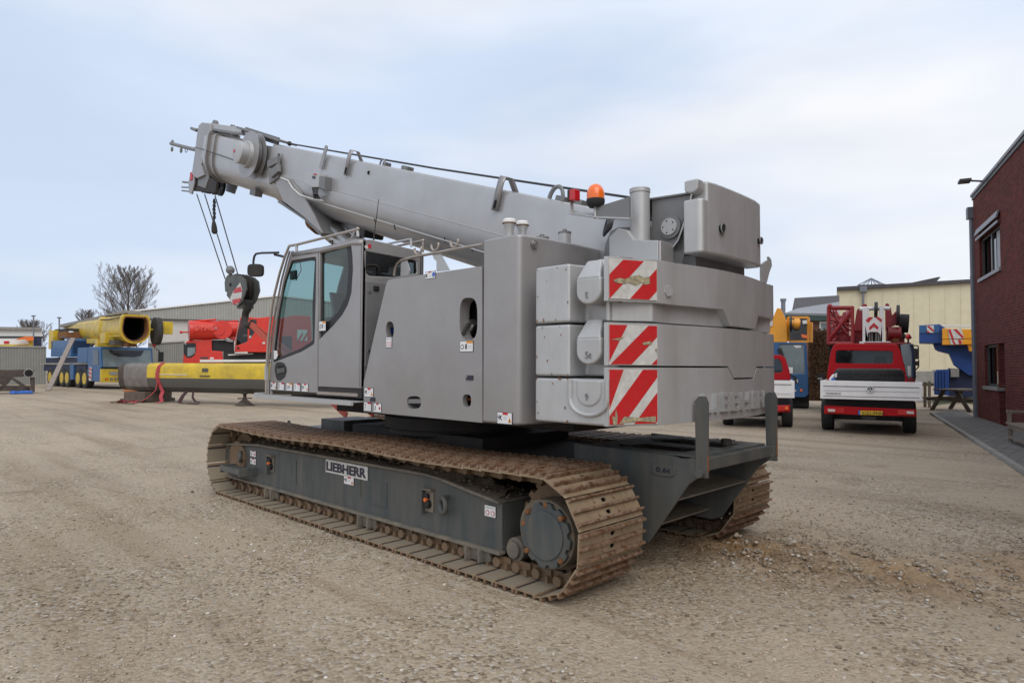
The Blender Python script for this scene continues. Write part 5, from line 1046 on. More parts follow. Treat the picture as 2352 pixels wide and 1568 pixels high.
# paved footpath with its kerb
k0, k1 = G(2137, 951), G(2420, 1135); kd = (k1-k0).normalized(); kn = _v(-kd.y, kd.x, 0); kn = kn if kn.dot(nn_) < 0 else -kn
b = MB('pavers'); q1 = c0+nn_*.002; b.prism([k0+kn*.08, k1+kn*.08-kd*0, k1-wd_*8+kn*4, c0-wd_*14, c0, c0+wd_*3.5], (0, 0, .045)); pth = structure(b.build('footpath', None, smooth=0))
b = MB('concrete'); b.prism([k0-kd*.2, k1+kd*4, k1+kd*4+kn*.08, k0-kd*.2+kn*.08], (0, 0, .06)); structure(b.build('kerb', None, smooth=0))
# bench against the wall
bn = thing('garden_bench', 'weathered wooden garden bench standing against the brick wall at the right edge', 'bench', tuple(G(2345, 1018)), yawb)
o = G(2318, 1020); f_ = -wd_; b0 = o+UP*0
def bb_(name, pts, vec, m_='wood_old'): b = MB(m_); b.prism(pts, vec); return b.build(name, bn, bevel=.006)
for k_ in (0, 1.35):
    e = o+f_*k_
    for q in (0, -.5): 
        b = MB('wood_old'); b.beam(e+nn_*(-.02+q), e+nn_*(-.02+q)+UP*(.62 if q == 0 else .9), .07, .07); b.build('leg', bn, bevel=.006)
    b = MB('wood_old'); b.beam(e+nn_*.03+UP*.64, e-nn_*.55+UP*.64, .08, .05); b.build('armrest', bn, bevel=.006)
b = MB('wood_old'); 
for q in (0, -.11, -.22, -.33): b.beam(o+f_*-.03+nn_*q+UP*.42, o+f_*1.4+nn_*q+UP*.42, .09, .03)
b.beam(o+nn_*0+UP*.36, o+f_*1.35+UP*.36, .03, .08); b.beam(o+nn_*0+UP*.15, o+f_*1.35+UP*.15, .03, .05); b.build('seat', bn)
b = MB('wood_old'); 
for z in (.58, .70, .85): b.beam(o+f_*-.03-nn_*.5+UP*z, o+f_*1.4-nn_*.5+UP*z, .03, .09)
b.build('backrest', bn)
aim(2190)
# picnic table
pt = thing('picnic_table', 'brown wooden picnic table standing beyond the corner of the brick building', 'table', base(2200, 23.5), YAW)
D_ = 23.5
zt_ = .74; tc_ = at(2203, 892, D_); tc_ = _v(tc_.x, tc_.y, 0); al = (RGT*.45+FWD*.9).normalized(); ac = _v(-al.y, al.x, 0); ac = ac if ac.dot(RGT) > 0 else -ac
def pb(name, a_, c_, w_, h_): b = MB('wood'); b.beam(a_, c_, w_, h_); return b.build(name, pt)
pb('table_top', tc_-al*.9+UP*zt_, tc_+al*.9+UP*zt_, .8, .05)
for sg in (-1, 1): pb('seat', tc_-al*.9+ac*sg*.72+UP*.44, tc_+al*.9+ac*sg*.72+UP*.44, .28, .05)
for k_ in (-.6, .6):
    e = tc_+al*k_; pb('leg', e-ac*.62, e-ac*.18+UP*zt_, .06, .12); pb('leg', e+ac*.62, e+ac*.18+UP*zt_, .06, .12); pb('cross_rail', e-ac*.78+UP*.40, e+ac*.78+UP*.40, .05, .1)
# gate post beside the path
g1 = thing('gate_post', 'tall pale post pair standing at the far end of the kerb beside the pickup', 'post', base(2130, 24.6), YAW)
b = MB('wood_old'); quadbox(b, ((2131,875),(2138,875),(2138,947),(2131,947)), 24.6, .12); b.build('post', g1); b = MB('wood'); quadbox(b, ((2121,877),(2128,877),(2128,945),(2121,945)), 24.9, .12); b.build('post', g1)
aim(1923)
# cream warehouse
cw = thing('cream_warehouse', 'large cream panelled warehouse with dark roof edge and skylight on the right', 'building', base(2080, 60), YAW)
D_ = 60
b = MB('cream'); quadbox(b, ((1923,664),(2245,645),(2245,852),(1923,852)), D_, 14); b.build('wall', cw, smooth=0)
b = MB('cream'); 
for x in range(1955, 2240, 36): quadbox(b, ((x,662-.058*(x-1923)+2),(x+.5,662-.058*(x-1923)+2),(x+.5,851),(x,851)), D_-.02, .015)
b.build('panel_joint', cw, smooth=0)
b = MB('concrete'); quadbox(b, ((1923,852.5),(2245,852.5),(2245,878),(1923,878)), D_-.15, 1); b.build('plinth', cw, smooth=0)
b = MB('roof_tile'); quadbox(b, ((1922,659),(2246,640),(2246,648),(1922,667)), D_-.3, 14); 
quadbox(b, ((2080,652),(2155,636),(2161,636),(2148,650)), D_+2, 3); quadbox(b, ((1958,661),(1975,655),(2030,652),(2050,656)), D_+2, 4); b.build('roof', cw, smooth=0)
b = MB('zinc'); ap_ = at(2001, 639, D_+4)
for p in ((1970,655),(1982,654),(1992,653.5),(2002,653),(2012,653),(2022,653),(2032,654)): b.tube([ap_, at(*p, D_+3)], .05, 5)
b.tube([at(1970,655,D_+3), at(2034,653,D_+3)], .05, 5); b.build('skylight', cw)
b = MB('zinc'); b.cyl(at(1983, 662, D_-.2), at(1983, 850, D_-.2), .09, n=8); b.box(at(1983, 664, D_-.2), (.6, .4, .5), (RGT, FWD, UP)); b.build('drainpipe', cw)
aim(1812)
# house
hs_ = thing('brick_house', 'low brick house with a dark tiled roof left of the cream warehouse', 'house', base(1870, 50), YAW); D_ = 50
b = MB('brick_pale'); quadbox(b, ((1812,735),(1922,735),(1922,850),(1812,850)), D_, 8); b.build('wall', hs_, smooth=0)
b = MB('roof_tile'); b.add([at(1825,688,D_+9), at(1928,682,D_+9), at(1928,712,D_+5), at(1820,714,D_+5)], [[0,1,2,3]]); b.use('roof_metal'); b.add([at(1832,712,D_+4.8), at(1928,697,D_+5.2), at(1928,725,D_-.6), at(1804,723,D_-.6)], [[0,1,2,3]]); b.use('dark_green'); quadbox(b, ((1804,723),(1928,724),(1928,737),(1804,735)), D_-.6, .3)
ro = b.build('roof', hs_, smooth=0); md = ro.modifiers.new('thickness', 'SOLIDIFY'); md.thickness = .15
b = MB('white'); quadbox(b, ((1882,738),(1922,739),(1922,762),(1882,761)), D_-.1, .1); wf = b.build('window', hs_, smooth=0); b = MB('screen_pale'); b.add([at(*p, D_-.12) for p in ((1886,743),(1922,743),(1922,759),(1886,759))], [[0,1,2,3]]); b.build('pane', wf, smooth=0)
ch = MB('zinc'); ch.cyl(at(1799, 745, 44), at(1799, 692, 44), .14, n=12); ch.cyl(at(1799, 692, 44), at(1799, 686, 44), .19, n=12); ch = ch.build('flue_pipe', hs_)
aim(1880)
# beech hedge
def leafy(name, centre_fn, n, size, mname, label, cat, loc, kind=None, grp=None):
    c = np.array([centre_fn() for _ in range(n)]); nr = rng.normal(size=(n, 3)); nr /= np.linalg.norm(nr, axis=1)[:, None]; t1 = np.cross(nr, rng.normal(size=(n, 3))); t1 /= np.linalg.norm(t1, axis=1)[:, None]; t2 = np.cross(nr, t1)
    s = size*(.6+.8*rng.random(n))[:, None]
    V = np.stack([c-t1*s, c+t2*s*.6, c+t1*s, c-t2*s*.6], 1).reshape(-1, 3); b = MB(mname); b.v = [Vector(p) for p in V]; b.f = [[4*i, 4*i+1, 4*i+2, 4*i+3] for i in range(n)]; b.mi = [0]*n
    return b
aim(1885); D_ = 30.
def hp_():
    x = rng.uniform(1856, 1912); tp = 757+3*math.sin(x*.5)+2*math.sin(x*1.3); y = rng.uniform(tp, 934); p = at(x, y, D_+abs(rng.normal())*.35); return (p.x, p.y, max(.02, p.z))
b = leafy('hedge', hp_, 34000, .028, 'hedge_leaf', '', '', None); b.use('bark'); quadbox(b, ((1858,765),(1910,765),(1910,934),(1858,934)), D_+.5, 1.2); hd_ = b.build('beech_hedge', None, smooth=0); rebase(hd_, base(1885, 30.5)); tag(hd_, 'brown leaved beech hedge between the blue truck and the red pickup', 'hedge')

# ---- vehicles: builder for wheels
def wheel(par, c, r, w_, ax, rim='steel', name='wheel'):
    c = Vector(c); ax = Vector(ax).normalized(); b = MB('tyre'); b.lathe(c-ax*w_/2, ax, [(r*.62, 0), (r*.93, 0), (r, w_*.12), (r, w_*.88), (r*.93, w_), (r*.62, w_)], 28); t_ = b.build('tyre', None) if 0 else None
    wo = b.build(name, par, smooth=40); b = MB(rim); b.lathe(c-ax*w_*.52, ax, [(r*.60, 0), (r*.55, .03), (r*.5, .05)] , 20); b.lathe(c+ax*w_*.52, -ax, [(r*.60, 0), (r*.52, .03), (r*.2, .02)], 20); b.build('rim', wo); return wo

aim(2001)
# red pickup, seen from behind
dT = 14.6
pk = thing('pickup_truck', 'red pickup truck with a white tailgate and a black tyre in its bed', 'pickup truck', base(2001, dT), YAW)
b = MB('alu'); tg_ = ((1884,873),(2119,878),(2119,921),(1884,915)); quadbox(b, tg_, dT, .05)
b.prism([at(1884,874,dT)+FWD*.05, at(1887,874,dT)+FWD*.05, at(1887,915,dT)+FWD*.05, at(1884,915,dT)+FWD*.05], FWD*2.2); b.prism([at(2116,878,dT)+FWD*.05, at(2119,878,dT)+FWD*.05, at(2119,920,dT)+FWD*.05, at(2116,920,dT)+FWD*.05], FWD*2.2)
b.prism([at(1887,908,dT)+FWD*.05, at(2116,912,dT)+FWD*.05, at(2116,914,dT)+FWD*.05, at(1887,910,dT)+FWD*.05], FWD*2.2); bed = b.build('cargo_bed', pk, bevel=.008)
b = MB('frame_paint'); quadbox(b, ((1891,885.5),(2112,889.5),(2112,891),(1891,887)), dT-.006, .004); quadbox(b, ((1891,908.5),(2112,913),(2112,914),(1891,909.5)), dT-.006, .004); b.use('alu_bright'); quadbox(b, ((1891,888),(2112,892),(2112,900),(1891,896)), dT-.012, .008); b.build('tailgate_trim', bed, smooth=0)
ec = at(1999, 893, dT-.02); b = MB('black_label'); b.cyl(ec, ec-FWD*.012, .072, n=28); b.use('alu_bright'); b.torus(ec-FWD*.014, FWD, .066, .007, 28, 6)
def st(p, q): b.beam(ec-FWD*.016+RGT*p[0]+UP*p[1], ec-FWD*.016+RGT*q[0]+UP*q[1], .004, .010, up=None)
for p, q in (((-.025,.055),(0,.005)), ((0,.005),(.025,.055)), ((-.052,.035),(-.028,-.052)), ((-.028,-.052),(0,-.005)), ((0,-.005),(.028,-.052)), ((.028,-.052),(.052,.035))): st(p, q)
b.build('emblem', bed); b = MB('frame_paint'); b.text('TRANSPORTER', at(1896, 904.5, dT-.008), RGT, UP, .03, .002, .01, .32); b.build('lettering', bed, smooth=0)
# cab
dC = dT+2.3
b = MB('pickup_red'); sc_ = lambda pts, d, k=1.0: [at(*p, d) for p in pts]
cabp = [(1899,880),(1901,850),(1908,808),(1914,793),(1925,788.5),(2050,789),(2063,793),(2069,806),(2080,850),(2085,880)]
win_ = [(1920,808),(1924,804.5),(2046,806),(2051,809),(2051,832),(2048,835),(1922,834),(1919,831)]
b.plate(sc_(cabp, dC), [sc_(win_, dC)], FWD*.06); k = len(cabp); 
r0 = sc_(cabp, dC+.06); r1 = [p+FWD*1.7 for p in r0]; b.add(r0+r1, [[i, i+1, k+i+1, k+i] for i in range(k-1)]); b.use('dark_glass'); cbo = b.build('cab', pk, bevel=.02, smooth=45)
b = MB('screen_glass'); b.add(sc_(win_, dC+.03), [list(range(len(win_)))]); b.use('screen_pale'); quadbox(b, ((1912,800),(2060,800),(2064,842),(1908,842)), dC+1.6, .03); b.use('black'); quadbox(b, ((1950,802),(1960,802),(1960,842),(1950,842)), dC+1.4, .05); quadbox(b, ((1905,836),(2078,836),(2078,880),(1905,880)), dC+.4, .5); quadbox(b, ((1935,818),(1960,818),(1962,842),(1932,842)), dC+.8, .15); quadbox(b, ((2010,818),(2035,818),(2038,842),(2008,842)), dC+.8, .15); b.build('rear_window', cbo, smooth=0)
b = MB('rubber'); quadbox(b, ((1876,858),(1893,855),(1895,876),(1880,880)), dC+1.2, .18); b.use('steel'); quadbox(b, ((1877,868),(1889,867),(1889,871),(1879,872)), dC+1.18, .01); b.build('mirror', pk, bevel=.01)
b = MB('pickup_red'); quadbox(b, ((1893,931),(2105,940),(2105,957),(1893,950)), dT+.1, .15); bp2 = b.build('bumper', pk, bevel=.012)
for q in (((1898,936),(1940,937.5),(1940,949),(1898,947)), ((2062,941),(2101,942),(2101,954),(2062,952))): b = MB('tail_red'); quadbox(b, q, dT+.07, .05); tlp = b.build('tail_light', pk, bevel=.006); x_ = 1901 if q[0][0] < 2000 else 2082; b = MB('warn_white'); quadbox(b, ((x_,q[0][1]+3),(x_+17,q[0][1]+3.6),(x_+17,q[0][1]+9.5),(x_+2,q[0][1]+9)), dT+.055, .02); b.build('lens', tlp, bevel=.003)
b = MB('plate_yellow'); quadbox(b, ((1976,942.5),(2027,944),(2027,953.5),(1976,952)), dT+.06, .03); b.use('blue_label'); quadbox(b, ((1971.5,942.4),(1976,942.5),(1976,952),(1971.5,951.8)), dT+.06, .03); lp_ = b.build('licence_plate', pk, smooth=0); b = MB('black_label'); b.text('V-21-FHN', at(1979, 950.8, dT+.055), RGT, UP, .062, .002, .01, .42); b.build('lettering', lp_, smooth=0)
b = MB('black'); quadbox(b, ((1898,917),(2100,922),(2098,941),(1896,932)), dT+.5, 1.5); quadbox(b, ((1915,948),(2085,955),(2085,968),(1915,962)), dT+1.2, 2.4); quadbox(b, ((1980,955),(2012,957),(2012,965),(1980,963)), dT+.05, .2); b.build('chassis', pk)
for x_ in (1901, 2087):
    p = at(x_, 900, dT+1.1); wheel(pk, (p.x, p.y, .36), .37, .26, RGT, 'rubber')
    p = at(x_, 900, dT+4.0); wheel(pk, (p.x, p.y, .36), .36, .22, RGT, 'rubber')
# tyre lying in the bed
tp_ = at(1995, 862, dT+1.1); ty = thing('spare_tyre', 'big black tyre lying flat in the bed of the red pickup', 'tyre', (tp_.x, tp_.y, .95), YAW)
b = MB('tyre'); z0 = at(1995, 877, dT+1.1).z-.1; z1 = at(1995, 846, dT+1.1).z; b.lathe(_v(tp_.x, tp_.y, z0), UP, [(.45, 0), (.64, 0), (.72, .06), (.735, .14), (.735, z1-z0-.12), (.70, z1-z0-.03), (.62, z1-z0), (.42, z1-z0-.02)], 56)
for i in range(56):
    a = 2*math.pi*i/56
    for z in (.10, .2, .3): b.box(_v(tp_.x+.737*math.cos(a+z), tp_.y+.737*math.sin(a+z), z0+z), (.02, .05, .06), (_v(math.cos(a+z), math.sin(a+z), 0), _v(-math.sin(a+z), math.cos(a+z), 0), UP))
b.build('tread', ty, smooth=40)
b = MB('white'); b.tube([at(1906, 873, dT+.4), at(1914, 862, dT+.5), at(1921, 858, dT+.5), at(1919, 866, dT+.5)], .03, 6); b.use('blue_label'); b.box(at(1914, 874, dT+.3), (.08, .05, .12), (RGT, FWD, UP)); rg_ = b.build('bottle_of_cleaner', None, bevel=.005); rebase(rg_, at(1913, 877, dT+.4)); tag(rg_, 'white rag and blue bottle stuffed beside the tyre in the pickup bed', 'cleaning kit')
rg_.name = 'cleaning_kit'
aim(1760)
# second pickup, mostly hidden by the counterweight
dT2 = 16.0
p2_ = thing('pickup_truck', 'red pickup truck mostly hidden behind the counterweight', 'pickup truck', base(1735, dT2), YAW)
b = MB('alu'); quadbox(b, ((1640,871),(1825,874),(1825,914),(1640,911)), dT2, .05); b.prism([at(1822,875,dT2)+FWD*.05, at(1825,875,dT2)+FWD*.05, at(1825,913,dT2)+FWD*.05, at(1822,913,dT2)+FWD*.05], FWD*2.2); bed2 = b.build('cargo_bed', p2_, bevel=.008)
b = MB('frame_paint'); quadbox(b, ((1650,880),(1818,882.5),(1818,884),(1650,881.5)), dT2-.006, .004); b.use('alu_bright'); quadbox(b, ((1650,897),(1818,900),(1818,905),(1650,902)), dT2-.012, .008); b.build('tailgate_trim', bed2, smooth=0)
b = MB('pickup_red'); cp = [(1665,873),(1672,820),(1680,815),(1795,815),(1804,822),(1813,850),(1817,873)]; wn = [(1690,824),(1788,824),(1795,832),(1798,850),(1794,856),(1688,856)]; dC2 = dT2+2.2
b.plate(sc_(cp, dC2), [sc_(wn, dC2)], FWD*.06); k = len(cp); r0 = sc_(cp, dC2+.06); b.add(r0+[p+FWD*1.6 for p in r0], [[i, i+1, k+i+1, k+i] for i in range(k-1)]); c2_ = b.build('cab', p2_, bevel=.02, smooth=45)
b = MB('dark_glass'); b.add(sc_(wn, dC2+.03), [list(range(len(wn)))]); b.use('black'); quadbox(b, ((1680,858),(1810,858),(1810,873),(1680,873)), dC2+.4, .5); b.build('rear_window', c2_, smooth=0)
b = MB('pickup_red'); quadbox(b, ((1650,933),(1815,930),(1815,946),(1650,950)), dT2+.1, .12); b.build('bumper', p2_, bevel=.012)
for q in (((1662,936),(1690,935.5),(1690,946),(1662,947)), ((1779,932),(1812,931),(1812,942.5),(1779,944))): b = MB('tail_red'); quadbox(b, q, dT2+.06, .05); tlp = b.build('tail_light', p2_, bevel=.006); b = MB('amber'); quadbox(b, ((q[1][0]-9,q[1][1]+3),(q[1][0]-1,q[1][1]+3),(q[1][0]-1,q[1][1]+9),(q[1][0]-9,q[1][1]+9)), dT2+.045, .02); b.build('lens', tlp)
b = MB('black'); quadbox(b, ((1650,912),(1812,914),(1812,932),(1650,934)), dT2+.4, 1.5); quadbox(b, ((1665,945),(1805,943),(1805,955),(1665,958)), dT2+1.2, 2.4); b.build('chassis', p2_)
for x_ in (1672, 1807):
    p = at(x_, 900, dT2+1.); wheel(p2_, (p.x, p.y, .36), .37, .25, RGT, 'rubber'); p = at(x_, 900, dT2+3.9); wheel(p2_, (p.x, p.y, .36), .36, .22, RGT, 'rubber')
aim(1815)
# blue crane truck with an orange-yellow upper works, between the pickups
dB = 24.
bt = thing('mobile_crane', 'blue crane truck with yellow upper works standing behind the half hidden pickup', 'crane', base(1800, dB), YAW)
b = MB('crane_blue'); wn = [(1790,790),(1846,790),(1849,858),(1792,860)]; ou = [(1760,786),(1850,786.5),(1853,795),(1856,860),(1857,905),(1850,912),(1760,912)]
b.plate(sc_(ou, dB), [sc_(wn, dB)], FWD*.08); k = len(ou); r0 = sc_(ou, dB+.08); b.add(r0+[p+FWD*1.9 for p in r0], [[i, (i+1) % k, k+(i+1) % k, k+i] for i in range(k)]); bc = b.build('cab', bt, bevel=.02, smooth=40)
b = MB('screen_pale'); b.add(sc_(wn, dB+.05), [[0,1,2,3]]); b.use('white'); b.add(sc_([(1809,843),(1821,843),(1821,857),(1809,857)], dB+.04), [[0,1,2,3]]); b.add(sc_([(1822,793),(1840,793),(1840,798),(1828,799)], dB+.04), [[0,1,2,3]]); b.use('black'); b.beam(at(1790, 800, dB-.03), at(1800, 832, dB-.03), .02, .15); b.beam(at(1795, 850, dB-.03), at(1830, 868, dB-.03), .02, .05); b.build('windscreen', bc, smooth=0)
b = MB('rubber'); quadbox(b, ((1822,868),(1829,866),(1831,880),(1824,882)), dB-.35, .1); quadbox(b, ((1770,912),(1856,912),(1856,934),(1770,934)), dB+.5, 1.5); b.build('chassis', bt, bevel=.01)
for x_ in (1790, 1846): p = at(x_, 900, dB+.9); wheel(bt, (p.x, p.y, .52), .53, .34, RGT, 'rubber')
for q in (((1829,871),(1833,871),(1833,879),(1829,879)), ((1825,895),(1829,895),(1829,899),(1825,899)), ((1838,893),(1843,893),(1843,899),(1838,899))): b = MB('warn_white' if q[0][0] < 1835 else 'amber'); quadbox(b, q, dB-.04, .04); b.build('headlight', bt)
dU = dB+1.4; b = MB('yellow_orange'); quadbox(b, ((1757,738),(1772,737),(1781,716),(1785,707),(1793,708),(1801,724),(1808,742),(1808,786),(1757,786)), dU, 1.2); up_ = b.build('upper_works', bt, bevel=.02)
b = MB('yellow_orange'); b.cyl(at(1812, 743, dU-.1), at(1838, 744, dU-.1), .16, n=18); b.cyl(at(1824, 743.5, dU-.1), at(1836, 744, dU-.1), .21, n=18); b.use('black'); b.cyl(at(1814, 743, dU-.1), at(1819, 743, dU-.1), .27, n=18); b.build('winch', up_)
b = MB('warn_white'); quadbox(b, ((1757,742),(1764,735),(1775,735),(1775,748),(1757,752)), dU-.05, .03); b.use('warn_red'); quadbox(b, ((1757,746),(1766,735),(1772,735),(1762,750)), dU-.07, .02); b.build('warning_plate', up_, smooth=0)
b = MB('yellow_orange'); 
for p, q in (((1810,729),(1857,729)), ((1810,729),(1810,784)), ((1857,729),(1857,786)), ((1812,784),(1857,784)), ((1864,740),(1864,786))): b.beam(at(*p, dU+.3), at(*q, dU+.3), .08, .08)
b.use('dark_glass'); b.add([at(*p, dU+.32) for p in ((1811,730),(1856,730),(1856,783),(1811,783))], [[0,1,2,3]]); b.use('rust'); quadbox(b, ((1823,765),(1855,765),(1855,784),(1823,784)), dU+.7, .5); b.use('white'); quadbox(b, ((1843,736),(1853,735),(1854,743),(1844,744)), dU+.2, .1); b.use('amber'); quadbox(b, ((1840,767),(1856,770),(1854,777),(1842,775)), dU+.25, .1); b.build('operator_cab', up_)
aim(1990)
# red crane with lattice jib behind the pickup
dR = 21.
rc_ = thing('mobile_crane', 'dark red crane with a folded lattice jib and white boom tip behind the pickup', 'crane', base(1990, dR), YAW)
b = MB('dark_red'); 
def lat(pts, r=.045, d=dR): b.tube([at(*p, d) for p in pts], r, 6)
for dd3 in (0, .9):
    for p, q in (((1903,706),(1903,790)), ((1958,706),(1958,790)), ((1903,706),(1958,706)), ((1903,788),(1958,788)), ((1903,780),(1958,712))): lat((p, q), .06, dR+dd3)
for p in ((1903,706),(1958,706),(1903,788),(1958,788)): b.tube([at(*p, dR), at(*p, dR+5)], .055, 6)
for i in range(8):
    z = dR+.6*i; b.tube([at(1905,710,z), at(1956,786,z+.6)], .03, 5); b.tube([at(1905,786,z+.3), at(1956,708,z+.6)], .03, 5); b.tube([at(1905,710+((i*23) % 60),z), at(1956,710+((i*37) % 60),z)], .035, 5)
b.sphere(at(1906, 703, dR), .08, 10, 8)
for i in range(16): rr_ = random.Random(i); b.tube([at(rr_.uniform(1907,1954), rr_.uniform(712,786), dR+rr_.uniform(.5, 4)), at(rr_.uniform(1907,1954), rr_.uniform(712,786), dR+rr_.uniform(.5, 4))], rr_.uniform(.025,.06), 5)
quadbox(b, ((1908,770),(1955,770),(1955,787),(1908,787)), dR+1, 2.5); quadbox(b, ((1925,725),(1950,725),(1950,775),(1925,775)), dR+2.5, 1); b.build('lattice_jib', rc_)
b = MB('dark_red'); quadbox(b, ((1960,745),(1985,735),(1985,790),(1955,790)), dR+1.2, 1.5); quadbox(b, ((1968,712),(1983,698),(1990,698),(1996,712),(1996,760),(1960,760)), dR+.6, .25); quadbox(b, ((2033,700),(2036,696),(2041,697),(2047,710),(2049,724),(2058,714),(2060,745),(2040,752),(2034,760)), dR+.6, .3); quadbox(b, ((2036,750),(2078,752),(2078,790),(2036,790)), dR+1, 1.2); b.cyl(at(2040, 765, dR+.4), at(2070, 765, dR+.4), .2, n=16); b.use('black'); quadbox(b, ((2068,765),(2094,772),(2094,778),(2070,775)), dR+.5, .3); b.use('rust'); quadbox(b, ((2050,765),(2066,765),(2066,785),(2050,785)), dR+.3, .3); b.build('upper_works', rc_, bevel=.02)
b = MB('white'); ou = [(1981,706),(1996,705),(1996,729),(2019,729),(2020,703),(2030,703),(2031,786),(1981,786)]; hl = [(1993,765),(1998,762),(2016,762),(2022,768),(2022,786-.5),(1993,786-.5)]; b.plate(sc_(ou, dR-.3), [sc_(hl, dR-.3)], FWD*.5); b.use('void'); quadbox(b, ((1992,760),(2023,760),(2023,786),(1992,786)), dR+.15, .1); b.use('white'); b.cyl(at(1974, 709, dR), at(2044, 708, dR), .065, n=10); quadbox(b, ((1974,784),(2046,784),(2046,789),(1974,789)), dR-.35, .3); bt_ = b.build('boom_tip', rc_, bevel=.01)
for x0_, x1_ in ((2008,2016),): b = MB('black'); b.cyl(at(x0_, 712, dR-.1), at(x1_, 712, dR-.1), .26, n=22); b.build('sheave', bt_)
b = MB('steel'); 
for x_ in (1997, 2003, 2012, 2018): b.cyl(at(x_, 762, dR-.02), at(x_, 786, dR-.02), .035, n=8)
b.build('rope_bundle', bt_)
b = MB('warn_red'); 
for ch_ in ([(1988,735),(1996,728),(2006,728),(1994,741)], [(2018,728),(2026,734),(2024,740),(2010,728)], [(1996,752),(2007,741),(2018,751),(2016,757),(2007,750),(1997,758)]): b.add([at(*p, dR-.31) for p in ch_], [list(range(len(ch_)))])
b.build('chevron', bt_, smooth=0)
for a_, c_, r in (((2060,704),(2064,745),.0), ): pass
b = MB('black'); b.cyl(at(2059, 724, dR+.3), at(2066, 724, dR+.3), .33, n=26); b.build('winch_wheel', rc_); b = MB('tyre'); b.cyl(at(2066, 742, dR+.8), at(2087, 743, dR+.8), .30, n=26); b.build('winch_drum', rc_)
b = MB('screen_pale'); dK = dR-1.5; quadbox(b, ((2068,792),(2090,788),(2096,800),(2098,850),(2100,866),(2085,868),(2076,850)), dK, .08); b.use('white'); b.add([at(*p, dK-.01) for p in ((2084,840),(2092,840),(2092,862),(2086,863))], [[0,1,2,3]]); b.use('navy'); b.tube([at(2093, 790, dK-.03), at(2098, 808, dK-.03), at(2100, 868, dK-.03)], .05, 6); b.use('dark_red'); quadbox(b, ((1985,786),(2092,786),(2094,791),(1985,791)), dK+.1, 2); quadbox(b, ((2088,866),(2103,862),(2104,885),(2085,885)), dK, 1.5); kb = b.build('driver_cab', rc_, bevel=.01)
b = MB('rubber'); b.tube([at(2095, 793, dK-.1), at(2108, 794, dK-.2), at(2110, 800, dK-.2)], .02, 6); quadbox(b, ((2100,800),(2111,800),(2111,825),(2100,824)), dK-.25, .1); quadbox(b, ((2101,829),(2111,829),(2111,840),(2101,839)), dK-.25, .1); b.tube([at(2110, 826, dK-.2), at(2110, 842, dK-.2), at(2100, 852, dK-.1)], .02, 6); b.build('mirror', kb, bevel=.02)
b = MB('red_lens'); b.sphere(at(2086, 773, dK), .07, 12, 10, (1,1,1.3)); b.use('black'); b.cyl(at(2086, 777, dK), at(2086, 788, dK), .025, n=8); b.build('red_lamp', kb)
b = MB('black'); quadbox(b, ((1905,790),(2088,790),(2090,900),(1905,900)), dR+1.5, 3); quadbox(b, ((1900,870),(2085,870),(2085,930),(1900,930)), dR, 3); b.build('chassis', rc_)
for x_ in (1905, 2075): p = at(x_, 900, dR+.4); wheel(rc_, (p.x, p.y, .55), .55, .4, RGT, 'rubber')
aim(2125)
# blue and yellow crane rear end beside the brick building
dS = 29.
bs_ = thing('mobile_crane', 'blue crane superstructure with striped yellow counterweight beside the brick building', 'crane', base(2190, dS), YAW)
b = MB('deep_blue'); quadbox(b, ((2111,747),(2158,744),(2163,748),(2170,752),(2170,788),(2145,788),(2111,787)), dS, 1.6); b.use('crane_blue'); quadbox(b, ((2111.5,747),(2157,745),(2157,765),(2111.5,765)), dS-.03, .1); tb = b.build('tail_box', bs_, bevel=.02)
b = MB('deep_blue'); quadbox(b, ((2142,786),(2170,786),(2260,788),(2260,862),(2225,862),(2192,838),(2180,812),(2156,806),(2148,802)), dS+.3, 1.2); b.build('slew_frame', bs_, bevel=.03)
b = MB('yellow_orange'); quadbox(b, ((2164,754),(2260,757),(2260,777),(2164,779)), dS-.2, 1.5); quadbox(b, ((2164,780),(2260,778),(2260,790),(2164,792)), dS-.2, 1.5); quadbox(b, ((2222,790),(2260,790),(2260,812),(2226,806)), dS-.1, 1.2); cwy = b.build('counterweight', bs_, bevel=.02)
b = MB('warn_white'); quadbox(b, ((2177,756),(2208,755),(2215,777),(2181,778)), dS-.22, .02); quadbox(b, ((2181,780),(2208,779.5),(2211,790),(2184,791)), dS-.22, .02); b.use('warn_red')
for q in ([(2178,757),(2183,756),(2191,778),(2186,778)], [(2190,756),(2198,756),(2214,774),(2211,777)], [(2186,780),(2190,780),(2196,791),(2191,791)], [(2200,780),(2206,780),(2210,788),(2204,791)]): b.add([at(*p, dS-.23) for p in q], [[0,1,2,3]])
b.build('warning_plate', cwy, smooth=0)
b = MB('warn_white'); quadbox(b, ((2128,748),(2145,747),(2145,764),(2130,764)), dS-.05, .02); b.use('warn_red'); 
for q in ([(2129,749),(2134,748),(2145,758),(2145,763)], [(2129,758),(2137,764),(2130,764)]): b.add([at(*p, dS-.06) for p in q], [list(range(len(q)))])
b.build('warning_plate', tb, smooth=0)
b = MB('navy'); quadbox(b, ((2180,845),(2260,850),(2260,912),(2180,912)), dS+.5, 2.2); quadbox(b, ((2190,905),(2210,905),(2210,920),(2190,920)), dS+1, 1); b.use('concrete'); quadbox(b, ((2183,846),(2203,846),(2203,866),(2183,866)), dS+.3, .3); b.build('chassis', bs_, bevel=.02)
b = MB('white'); quadbox(b, ((2165,746),(2260,747),(2260,750),(2165,749)), dS+2.5, .3); b.build('boom_edge', bs_)
bx_ = thing('steel_container', 'blue steel container standing at the foot of the blue crane', 'container', base(2165, dS-.5), YAW); b = MB('deep_blue'); quadbox(b, ((2146,849),(2180,848),(2180,908),(2146,906)), dS-.5, 2); 
